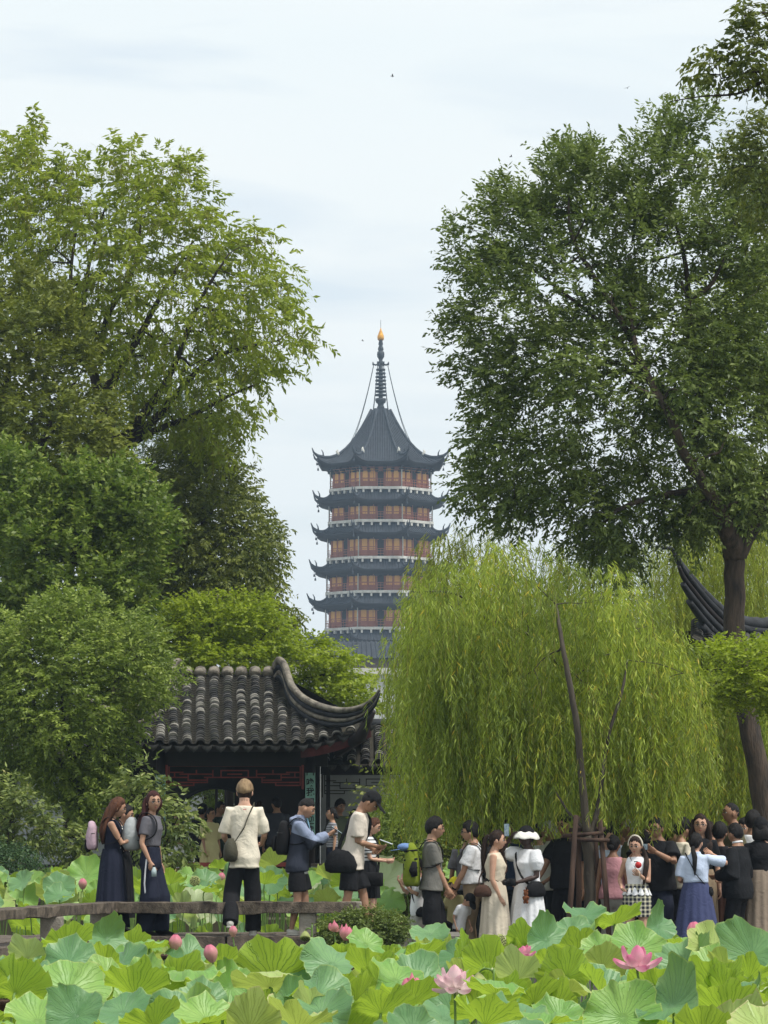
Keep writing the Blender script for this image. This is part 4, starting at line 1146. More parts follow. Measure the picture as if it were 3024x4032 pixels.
wbox(922, 2990, 1198, 3440, 66.1, .06, M_wood, 'screen_panel')
wbox(846, 3080, 858, 3420, 68.5, .1, M_wood, 'gate_post'); wbox(884, 3080, 890, 3420, 68.5, .1, M_wood, 'gate_post')

# gallery with white wall continuing on both sides ---------------------------
def gallery(x0, x1, ytop, yeave, Y, label, wall_y0, wall_y1, openings=(), latt=False, rail=True, pitch=53.0):
    a = at(x0, 3250, Y); g = empty('gallery', (a.x, Y, .3)); tag(g, label, 'covered walkway', 'tiled galleries beside the pavilion')
    O = g.location.copy(); lc = lambda v: Vector(v) - O
    def sf(x, t): # t 0 top .. 1 eave
        return at(x, ytop + (yeave - ytop) * (t ** .9), Y + 1.1 - 1.6 * t)
    mb = MB(); nx_ = 12
    V = [lc(sf(x0 + (x1 - x0) * i / nx_, j / 6)) - Vector((0, 0, .03)) for i in range(nx_ + 1) for j in range(7)]
    mb.add(V, [(i * 7 + j, i * 7 + j + 1, (i + 1) * 7 + j + 1, (i + 1) * 7 + j) for i in range(nx_) for j in range(6)])
    V2 = [Vector((v.x, 2 * (1.1) - v.y, v.z)) for v in V]
    mb.add(V2, [(i * 7 + j, i * 7 + j + 1, (i + 1) * 7 + j + 1, (i + 1) * 7 + j)[::-1] for i in range(nx_) for j in range(6)])
    ro = mb.build('roof', M_pan, g)
    rows = MB(); n_ = 0
    for x in np.arange(x0 + 18, x1, pitch):
        t = 0.0; nstep = int(abs(yeave - ytop) / 8.2)
        for q in range(nstep):
            t = q / nstep
            p = lc(sf(x, t)); p2 = lc(sf(x, t + .03))
            M = tile_matrix(p + Vector((rnd.uniform(-.008, .008), 0, rnd.uniform(0, .01))), ((p2 - p).normalized() + Vector((rnd.uniform(-.05, .05), 0, .2))).normalized())
            k = rnd.choice(TK)
            if n_ < 150:
                o = link('tile', TILE_ME[k], ro); o.matrix_local = M; n_ += 1
            else:
                rows.add([M @ Vector(v) for v in TV[k][0]], TV[k][1], {0: 0, 1: 1, 2: 0, 3: 2, 4: 3}[k])
        o = link('drip_tile', DRIP_ME, ro); o.location = lc(sf(x + pitch / 2, 1.0)) + Vector((0, -.06, 0))
    if rows.n:
        o = rows.build('tile_rows', [M_tile, M_tile2, MATS['roof_tile_pale'], MATS['roof_tile_dark']], ro, smooth=False); o['kind'] = 'stuff'
    b = MB(); p, q = lc(sf(x0, 0)), lc(sf(x1, 0)); b.loft([p, q], [.13, .13], [.1, .1], ref=(0, 1, 0), n=8); b.build('ridge', M_ridge_d, ro)
    wbox(x0, yeave + 8, x1, yeave + 40, Y, .18, M_wood, 'beam', g, O)
    # wall pieces between openings
    xs = [x0] + [v for o_ in openings for v in o_] + [x1]
    for i in range(0, len(xs), 2):
        if xs[i + 1] > xs[i]: wbox(xs[i], wall_y0, xs[i + 1], wall_y1, Y + 1.7, .2, M_wall, 'wall', g, O)
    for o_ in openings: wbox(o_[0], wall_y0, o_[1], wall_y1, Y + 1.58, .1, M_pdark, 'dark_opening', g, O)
    if rail:
        wbox(x0, 3404, x1, 3416, Y - .3, .3, M_wood, 'seat_rail', g, O)
        wbox(x0, 3417, x1, 3490, Y - .3, .22, M_wall, 'plinth', g, O)
    for x in np.arange(x0 + 30, x1, 340): wbox(x - 8, yeave + 8, x + 8, 3404, Y - .1, .1, M_wood, 'column', g, O)
    b = MB(); w_ = at(x1, 0, Y).x - at(x0, 0, Y).x; b.box((w_ / 2, .6, -.5), (w_, 2.8, .9)); b.build('floor', M_stone, g, smooth=False)
    if latt:
        save = PO.copy(); globals()['PO'] = O
        fret(x0 + 8, yeave + 42, x1, yeave + 130, Y - .2, lines, M_wood, 'fretwork', r=.009, parent=g)
        globals()['PO'] = save
    return g
gallery(-60, 600, 2815, 2985, 65.2, 'tiled gallery with white wall and dark doorways behind the fine leaved tree', 3010, 3404, openings=((-20, 60), (420, 600)))
gallery(1262, 1700, 2850, 3008, 65.6, 'tiled gallery with white wall and dark fretwork running from the pavilion behind the willow', 3020, 3404, openings=(), latt=True, rail=False)

# dark pavilion roof corner behind the big trunk at the picture edge
kz = empty('roofed_hall', (at(2900, 3250, 56).x, 56, 0)); tag(kz, 'dark tiled garden hall whose upturned roof corner shows beside the thick trunk', 'building')
KO = kz.location.copy()
rb = MB()
V = []; nx_, ny_ = 14, 8
for i in range(nx_ + 1):
    x = 2725 + (3500 - 2725) * i / nx_; u = max(0, 1 - (x - 2725) / 330.0)
    for j in range(ny_ + 1):
        v = j / ny_
        yt = 2500 - 40 * u - 55 * (1 - u); ye = 2640 - 130 * u ** 1.4
        V.append(at(x, yt + (ye - yt) * v, 57.5 - 2.2 * v - .5 * u) - KO)
rb.add(V, [(i * (ny_ + 1) + j, i * (ny_ + 1) + j + 1, (i + 1) * (ny_ + 1) + j + 1, (i + 1) * (ny_ + 1) + j) for i in range(nx_) for j in range(ny_)])
back = [Vector((v.x, 2 * 2.0 - v.y, v.z)) for v in V]
rb.add(back, [(i * (ny_ + 1) + j, (i + 1) * (ny_ + 1) + j, (i + 1) * (ny_ + 1) + j + 1, i * (ny_ + 1) + j + 1) for i in range(nx_) for j in range(ny_)])
ro = rb.build('roof', M_pan, kz)
for i in range(0, 13):
    x = 2745 + i * 46; u = max(0, 1 - (x - 2725) / 330.0)
    yt = 2500 - 40 * u - 45 * (1 - u); ye = 2640 - 130 * u ** 1.4
    k_ = max(3, int((ye - yt) / 8))
    for q in range(k_):
        v = q / k_; v2 = (q + 1) / k_
        p = at(x, yt + (ye - yt) * v, 57.5 - 2.2 * v - .5 * u) - KO; p2 = at(x - 10, yt + (ye - yt) * v2, 57.5 - 2.2 * v2 - .5 * u) - KO
        o = link('tile', TILE_ME[rnd.choice((0, 2))], ro); o.matrix_local = tile_matrix(p + Vector((0, 0, .03)), ((p2 - p).normalized() + Vector((0, 0, .1))).normalized()); o.scale = (1.15, 1.3, 1.2)
P = smooth_path([at(*p) - KO for p in ((3500, 2440, 57.5), (3200, 2452, 57.3), (3024, 2460, 57.0), (2930, 2452, 56.6), (2850, 2415, 56.2), (2780, 2350, 55.8), (2715, 2270, 55.4), (2672, 2210, 55.2), (2650, 2165, 55.1), (2625, 2158, 55.0), (2604, 2160, 55.0))], 6)
b = MB(); R_ = lerp_list([.17, .17, .17, .17, .15, .13, .10, .075, .05, .04, .03], len(P))
b.loft(P, R_, [x * .7 for x in R_], ref=(0, -1, 0), n=10)
b.build('hip_ridge', M_ridge_d, ro)
for dz, kk, cut in ((-.11, 1.0, .86), (-.24, .9, .80), (-.37, 1.05, .72), (-.50, .95, .64), (-.63, 1.1, .56), (-.78, 1.2, .5)):
    m_ = int(len(P) * cut); Q = [p + Vector((.10 * i_ / len(P), .02, dz)) for i_, p in enumerate(P[:m_])]
    b = MB(); b.loft(Q, [x * kk * 1.0 for x in R_[:m_]], [x * kk * .6 for x in R_[:m_]], ref=(0, -1, 0), n=8); b.build('ridge_course', M_ridge_d if kk > .9 else M_wood, ro)
wbox(2790, 2620, 3500, 2690, 57.5, .3, M_wood, 'beam', kz, KO)
for x in (3200,): wbox(x - 9, 2650, x + 9, 3640, 57.5, .16, M_wood, 'column', kz, KO)
wbox(3120, 2700, 3500, 3640, 60.5, .2, M_wall, 'wall', kz, KO)
# white wall behind the willow
b = MB(); a = at(2350, 3100, 75); wl = wbox(2250, 3080, 2700, 3640, 76, .3, M_wall, 'garden_wall', None, Vector((0, 0, 0)))
tag(wl, 'white garden wall barely showing through the willow strands', 'wall')
w2 = wbox(600, 3060, 1200, 3520, 74, .2, M_wall, 'garden_wall', None, Vector((0, 0, 0))); tag(w2, 'white garden wall beyond the moon gate', 'wall')
mass('leafy bamboo seen through the round moon gate', 700, 960, 3080, 3400, 70.5, LM_mid, 45, thick=.6, ll=.1)

# ================================================================ stone bridge
DZ = .42
br = empty('stone_bridge', (at(900, 3680, 39.5).x, 39.5, DZ)); tag(br, 'low zigzag bridge of old granite slabs with a knee high stone rail', 'bridge')
BO = br.location.copy()
RZ = .805
M_rail = mat('weathered_rail', lin(60, 52, 46), lin(116, 104, 90), rough=.95, scale=8, bump=.9, bscale=60, stretch=(1.6, 1.6, .9), c3=lin(158, 146, 130))
def beam(p, q, h, d, name, sag=0.0, m=M_stone, rough=.019, parent=br, n=22):
    """long hewn stone between two points of its top centre line"""
    p, q = Vector(p) - BO, Vector(q) - BO
    b = MB(); t = (q - p).normalized(); s = Vector((-t.y, t.x, 0))
    V = []; 
    for i in range(n + 1):
        u = i / n; c = p.lerp(q, u)
        hh = h * (1 + sag * math.sin(PI * u) + .05 * math.sin(u * 17 + p.x))
        for (a_, z_) in ((-.5, 0), (.5, 0), (.5, -1), (-.5, -1)):
            V.append(c + s * (a_ * d) + Vector((0, 0, z_ * hh)) + Vector((rnd.uniform(-1, 1), rnd.uniform(-1, 1), rnd.uniform(-1, 1) * .5)) * rough)
    Fq = []
    for i in range(n):
        for j in range(4):
            Fq.append((i * 4 + j, i * 4 + (j + 1) % 4, (i + 1) * 4 + (j + 1) % 4, (i + 1) * 4 + j))
    Fq += [(3, 2, 1, 0), (n * 4, n * 4 + 1, n * 4 + 2, n * 4 + 3)]
    b.add(V, Fq)
    o = b.build(name, m, parent, smooth=False)
    md = o.modifiers.new('soft_edge', 'BEVEL'); md.width = .008; md.segments = 2
    return o
YB = 39.5
xB = at(425, 3548, YB).x; xE = at(1412, 3548, YB).x
xA = at(-120, 3580, 35.6).x; YA = 35.4
M_stone_l = mat('pale_granite', lin(158, 150, 138), lin(116, 108, 98), rough=.92, scale=6, bump=.6, bscale=50, c3=lin(84, 76, 68))
beam((xB - .02, YB, RZ), (at(1405, 0, YB).x, YB, RZ), .115, .3, 'rail_slab', sag=.18, m=M_rail)
beam((xB + .01, YB - .02, RZ - .002), (xA, YA, RZ - .002), .115, .3, 'rail_slab', m=M_rail)
def post(px, Y, w_=.24, h=.33, ztop=RZ - .118, m=M_stone_l):
    x = at(px, 3600, Y).x; b = MB(); b.box(Vector((x, Y, ztop - h / 2)) - BO, (w_, .24, h)); o = b.build('rail_post', m, br, smooth=False)
    md = o.modifiers.new('soft_edge', 'BEVEL'); md.width = .015; md.segments = 2
post(400, YB - .0, .25); post(1380, YB, .26, .5, ztop=RZ + .003, m=M_stone_l); post(1212, YB + .02, .2)
post(205, 37.6, .24)
# deck slabs, seen from the side
beam((xB - .5, YB + .55, DZ), (at(1000, 0, YB).x, YB + .55, DZ), .17, .5, 'deck_slab', m=M_stone)
beam((xB - .4, YB + .02, DZ - .004), (at(905, 0, YB).x, YB + .02, DZ - .004), .165, .5, 'deck_slab', m=M_stone)
beam((at(910, 0, YB).x, YB + .02, DZ), (at(1460, 0, YB).x, YB + .02, DZ), .165, .5, 'deck_slab', m=M_stone)
beam((at(1005, 0, YB).x, YB + .55, DZ - .003), (at(1520, 0, YB).x, YB + .55, DZ - .003), .17, .5, 'deck_slab', m=M_stone)
beam((xB - .1, YB + 1.08, DZ - .002), (at(1560, 0, YB).x, YB + 1.08, DZ - .002), .17, .5, 'deck_slab', m=M_stone)
dx_ = (xA - xB); dy_ = YA - YB; ln_ = math.hypot(dx_, dy_); nx_, ny_ = -dy_ / ln_, dx_ / ln_
for k in (-.0, -.53, -1.06):
    beam((xB + nx_ * k - .1, YB + .25 + ny_ * k, DZ - .006 - abs(k) * .002), (xA + nx_ * k, YA + ny_ * k, DZ - .006 - abs(k) * .002), .17, .5, 'deck_slab', m=M_stone)
for px_, Y_ in ((180, 37.3), (600, 39.8), (1150, 39.8)):
    x = at(px_, 3600, Y_).x; b = MB(); b.box(Vector((x, Y_ + .3, (DZ - .18 - 1.2) / 2 - .0)) - BO, (.3, 1.5, 1.2 + DZ - .18)); b.build('pier', M_stone, br, smooth=False)
# landing where the bridge meets the island
slab('landing', at(1440, 0, 39.5).x, .9, 39.9, 41.5, .40, M_paving, z0=-1.1)
# ================================================================ lotus
def lotus_mat(name, top_a, top_b, und, vein_t, vein_u, edge, trans=.45):
    m, N, L, b = new_mat(name)
    b.inputs['Roughness'].default_value = .46; b.inputs['Specular IOR Level'].default_value = .45
    uv = N.new('ShaderNodeUVMap'); uv.uv_map = 'UVMap'
    sx = N.new('ShaderNodeSeparateXYZ'); L.new(uv.outputs['UV'], sx.inputs[0])
    oi = N.new('ShaderNodeObjectInfo')
    def M_(op, a, c=None, clamp=False):
        q = N.new('ShaderNodeMath'); q.operation = op; q.use_clamp = clamp
        for i, v in enumerate((a, c)):
            if v is None: continue
            if isinstance(v, (int, float)): q.inputs[i].default_value = v
            else: L.new(v, q.inputs[i])
        return q.outputs[0]
    th, r = sx.outputs[0], sx.outputs[1]
    tc = N.new('ShaderNodeTexCoord')
    nz = N.new('ShaderNodeTexNoise'); nz.inputs['Scale'].default_value = 5; nz.inputs['Detail'].default_value = 5; L.new(tc.outputs['Object'], nz.inputs['Vector'])
    wob = M_('MULTIPLY', M_('SUBTRACT', nz.outputs['Fac'], .5), .06)
    th2 = M_('ADD', th, wob)
    def veins(n, w0, rmin, off=0.0):
        f = M_('FRACT', M_('ADD', M_('MULTIPLY', th2, float(n)), off)); d = M_('ABSOLUTE', M_('SUBTRACT', f, .5))
        dist = M_('MULTIPLY', M_('MULTIPLY', d, r), 6.28 / n)
        v = M_('SUBTRACT', 1.0, M_('DIVIDE', dist, w0), True)
        g = M_('GREATER_THAN', r, rmin)
        return M_('MULTIPLY', v, g)
    v1 = veins(21, .014, .02); v2 = veins(42, .009, .5, .25)
    vv = M_('MAXIMUM', v1, M_('MULTIPLY', v2, .8), True)
    nb = N.new('ShaderNodeTexNoise'); nb.inputs['Scale'].default_value = 2.2; nb.inputs['Detail'].default_value = 3; L.new(tc.outputs['Object'], nb.inputs['Vector'])
    def mixc(f, a, c):
        q = N.new('ShaderNodeMixRGB')
        for i, v in ((0, f), (1, a), (2, c)):
            if isinstance(v, tuple): q.inputs[i].default_value = (*v, 1)
            elif isinstance(v, (int, float)): q.inputs[i].default_value = v
            else: L.new(v, q.inputs[i])
        return q.outputs[0]
    rn = N.new('ShaderNodeMath'); rn.operation = 'MULTIPLY_ADD'; L.new(oi.outputs['Random'], rn.inputs[0]); rn.inputs[1].default_value = .6; L.new(M_('MULTIPLY', M_('SUBTRACT', nb.outputs['Fac'], .5), 1.6), rn.inputs[2])
    rn.use_clamp = True
    top = mixc(rn.outputs[0], top_a, top_b)
    top = mixc(M_('MULTIPLY', vv, .35), top, vein_t)
    un0 = mixc(M_('MULTIPLY', M_('SUBTRACT', nb.outputs['Fac'], .3), .8), und, tuple(c * f for c, f in zip(und, (.62, .78, .8))))
    un0 = mixc(M_('MULTIPLY', oi.outputs['Random'], .75), un0, tuple(c * f for c, f in zip(und, (.50, .66, .9))))
    un = mixc(M_('MULTIPLY', vv, .85), un0, vein_u)
    eg = M_('MULTIPLY', M_('GREATER_THAN', r, .972), .5)
    brown = N.new('ShaderNodeMapRange'); brown.inputs[1].default_value = .60; brown.inputs[2].default_value = .72; L.new(nb.outputs['Fac'], brown.inputs[0])
    bf = M_('MULTIPLY', M_('MULTIPLY', brown.outputs[0], M_('POWER', r, 6.0)), .7)
    geo = N.new('ShaderNodeNewGeometry')
    col = mixc(geo.outputs['Backfacing'], top, un)
    col = mixc(M_('MAXIMUM', eg, bf), col, edge)
    L.new(col, b.inputs['Base Color'])
    t = N.new('ShaderNodeBsdfTranslucent'); tcol = mixc(M_('MULTIPLY', vv, .75), mixc(.35, und, (.42, .60, .05)), vein_u)
    L.new(tcol, t.inputs['Color'])
    bp = N.new('ShaderNodeBump'); bp.inputs['Strength'].default_value = .5; bp.inputs['Distance'].default_value = .01
    L.new(M_('ADD', M_('MULTIPLY', vv, -1.0), nz.outputs['Fac']), bp.inputs['Height']); L.new(bp.outputs['Normal'], b.inputs['Normal'])
    ms = N.new('ShaderNodeMixShader')
    tr = M_('ADD', M_('MULTIPLY', geo.outputs['Backfacing'], trans * .75), trans * .35)
    L.new(tr, ms.inputs['Fac'])
    L.new(b.outputs['BSDF'], ms.inputs[1]); L.new(t.outputs['BSDF'], ms.inputs[2]); L.new(ms.outputs['Shader'], N['Material Output'].inputs['Surface'])
    return m
LT = [lotus_mat('lotus_leaf_bluegreen', (.095, .225, .085), (.19, .345, .135), (.38, .53, .05), (.24, .42, .22), (.07, .17, .02), (.34, .44, .14)),
      lotus_mat('lotus_leaf_green', (.15, .32, .06), (.29, .45, .10), (.41, .55, .05), (.28, .44, .18), (.08, .19, .02), (.40, .46, .14)),
      lotus_mat('lotus_leaf_yellowing', (.30, .42, .10), (.42, .48, .16), (.46, .52, .12), (.46, .5, .2), (.22, .27, .05), (.52, .42, .22)),
      lotus_mat('lotus_leaf_pale', (.42, .50, .26), (.5, .55, .34), (.46, .54, .2), (.5, .55, .3), (.28, .34, .1), (.55, .44, .28))]
M_lstem = mat('lotus_stem', lin(120, 150, 70), lin(88, 116, 56), rough=.6, scale=8)

def lotus_leaf_mesh(seed, style):
    """a peltate blade about 1 m across: dished centre, ruffled rim, folds"""
    r_ = np.random.default_rng(seed); nr, na = 10, 46
    ph = r_.uniform(0, 6.28, 8); V = [(0, 0, 0)]; UV = [(0, 0)]
    out = 1 + .06 * np.sin(2 * np.linspace(0, 6.28, na, endpoint=False) + ph[0]) + .035 * np.sin(5 * np.linspace(0, 6.28, na, endpoint=False) + ph[1]) + .02 * r_.standard_normal(na)
    for i in range(1, nr + 1):
        r = (i / nr) ** .85
        for j in range(na):
            a = 2 * PI * j / na
            R_ = .5 * r * out[j]
            x, y = R_ * math.cos(a), R_ * math.sin(a)
            if style == 'bowl': z = .26 * r ** 1.6 * .5
            elif style == 'funnel':
                z = .5 * r ** 1.15 * (.52 + .16 * math.cos(a + ph[2]) + .10 * math.cos(2 * a + ph[0])); x *= .9; y *= .9
            elif style == 'lip':
                z = .5 * r ** 1.2 * (.40 + .30 * math.cos(a + ph[2])) ; x *= .93; y *= .93
                q_ = max(0, r - .72); z -= q_ * .9 * max(0, -math.cos(a + ph[2] + .4))
            elif style == 'flat': z = .10 * r ** 2 * .5 - .05 * max(r - .7, 0)
            elif style == 'saddle': z = .5 * (.10 * r ** 2 + .30 * r ** 2 * math.cos(2 * a + ph[2]))
            elif style == 'fold':   # one side flips up
                u = x * math.cos(ph[2]) + y * math.sin(ph[2]); z = .05 * r + max(u - .02, 0) ** 1.35 * 1.5
                k = 1 - max(u, 0) * .5; x *= k; y *= k
            else: z = -.18 * r ** 2 * .5
            amp = r ** 3.2
            z += .5 * amp * (.07 * math.sin(4 * a + ph[3]) + .085 * math.sin(7 * a + ph[4]) + .05 * math.sin(12 * a + ph[5]) + .028 * math.sin(21 * a + ph[6]))
            x += .5 * amp * .05 * math.sin(9 * a + ph[1]); y += .5 * amp * .05 * math.sin(11 * a + ph[2])
            z += .5 * r * .03 * math.sin(3 * a + ph[7]) + .009 * r ** 1.3 * math.cos(21 * a) * (1 if i < nr else .6)
            V.append((x, y, z)); UV.append((j / na, r))
    Fq = []
    for j in range(na): Fq.append((0, 1 + j, 1 + (j + 1) % na))
    for i in range(nr - 1):
        for j in range(na):
            a = 1 + i * na + j; b = 1 + i * na + (j + 1) % na
            Fq.append((a, a + na, b + na, b))
    return V, Fq, UV
LM = []
for s_, st in enumerate(('bowl', 'flat', 'saddle', 'fold', 'bowl', 'saddle', 'fold', 'droop', 'bowl', 'flat', 'funnel', 'lip', 'funnel', 'lip', 'funnel', 'lip')):
    V_, F_, U_ = lotus_leaf_mesh(100 + s_, st)
    row = []
    for k in range(4):
        me = np_mesh('lotus_leaf', V_, F_, LT[k], uv=U_)
        row.append(me)
    LM.append(row)

def stem(p, root, zbot=POND_Z - .1, r=.007, parent=None):
    """prickly stalk from the water to the leaf"""
    pass
_stem_me = None
FILL = []
def lotus_leaf(px, py, size, Y, tilt, az, variant=0, colour=0, label=None, group='lotus leaves covering the pond', spin=None):
    """tilt: degrees the blade leans; az: heading it leans towards (0 = towards the viewer)"""
    c = at(px, py, Y)
    o = bpy.data.objects.new('lotus_leaf', LM[variant % len(LM)][colour]); C.objects.link(o)
    s = size / ppm(Y)
    o.location = c
    spin = rnd.uniform(0, 6.28) if spin is None else spin
    a = math.radians(az)
    ax = Vector((math.cos(a), math.sin(a), 0))          # az 0: axis +X, blade face tips to -Y (towards viewer)
    Rm = Matrix.Rotation(math.radians(tilt), 4, ax) @ Matrix.Rotation(spin, 4, 'Z')
    o.rotation_mode = 'QUATERNION'; o.rotation_quaternion = Rm.to_quaternion()
    o.scale = (s, s, s * rnd.uniform(.85, 1.15))
    # stalk
    inv = (Matrix.Translation(c) @ Rm @ Matrix.Diagonal((o.scale[0], o.scale[1], o.scale[2], 1))).inverted()
    foot = Vector((c.x + rnd.uniform(-.12, .12), c.y + rnd.uniform(-.1, .1), POND_Z - .08))
    nrm = Rm.to_3x3() @ Vector((0, 0, -1))
    P = [c + nrm * .004, c + nrm * .05 + Vector((0, 0, -.02)), c.lerp(foot, .35) + nrm * .03, foot]
    P = smooth_path(P, 2)
    b = MB(); b.loft(P, [.008] * len(P), n=5, cap=False)
    b.V = [tuple(inv @ Vector(v)) for v in b.V]
    so_ = b.build('stem', M_lstem, o)
    tag(o, label, 'lotus leaf', group)
    return o
TOPL = ['blue green lotus leaf tipped to show its dusty upper face', 'fresh green lotus leaf opened like a shallow bowl', 'yellowing lotus leaf', 'pale faded lotus leaf with browned rim']
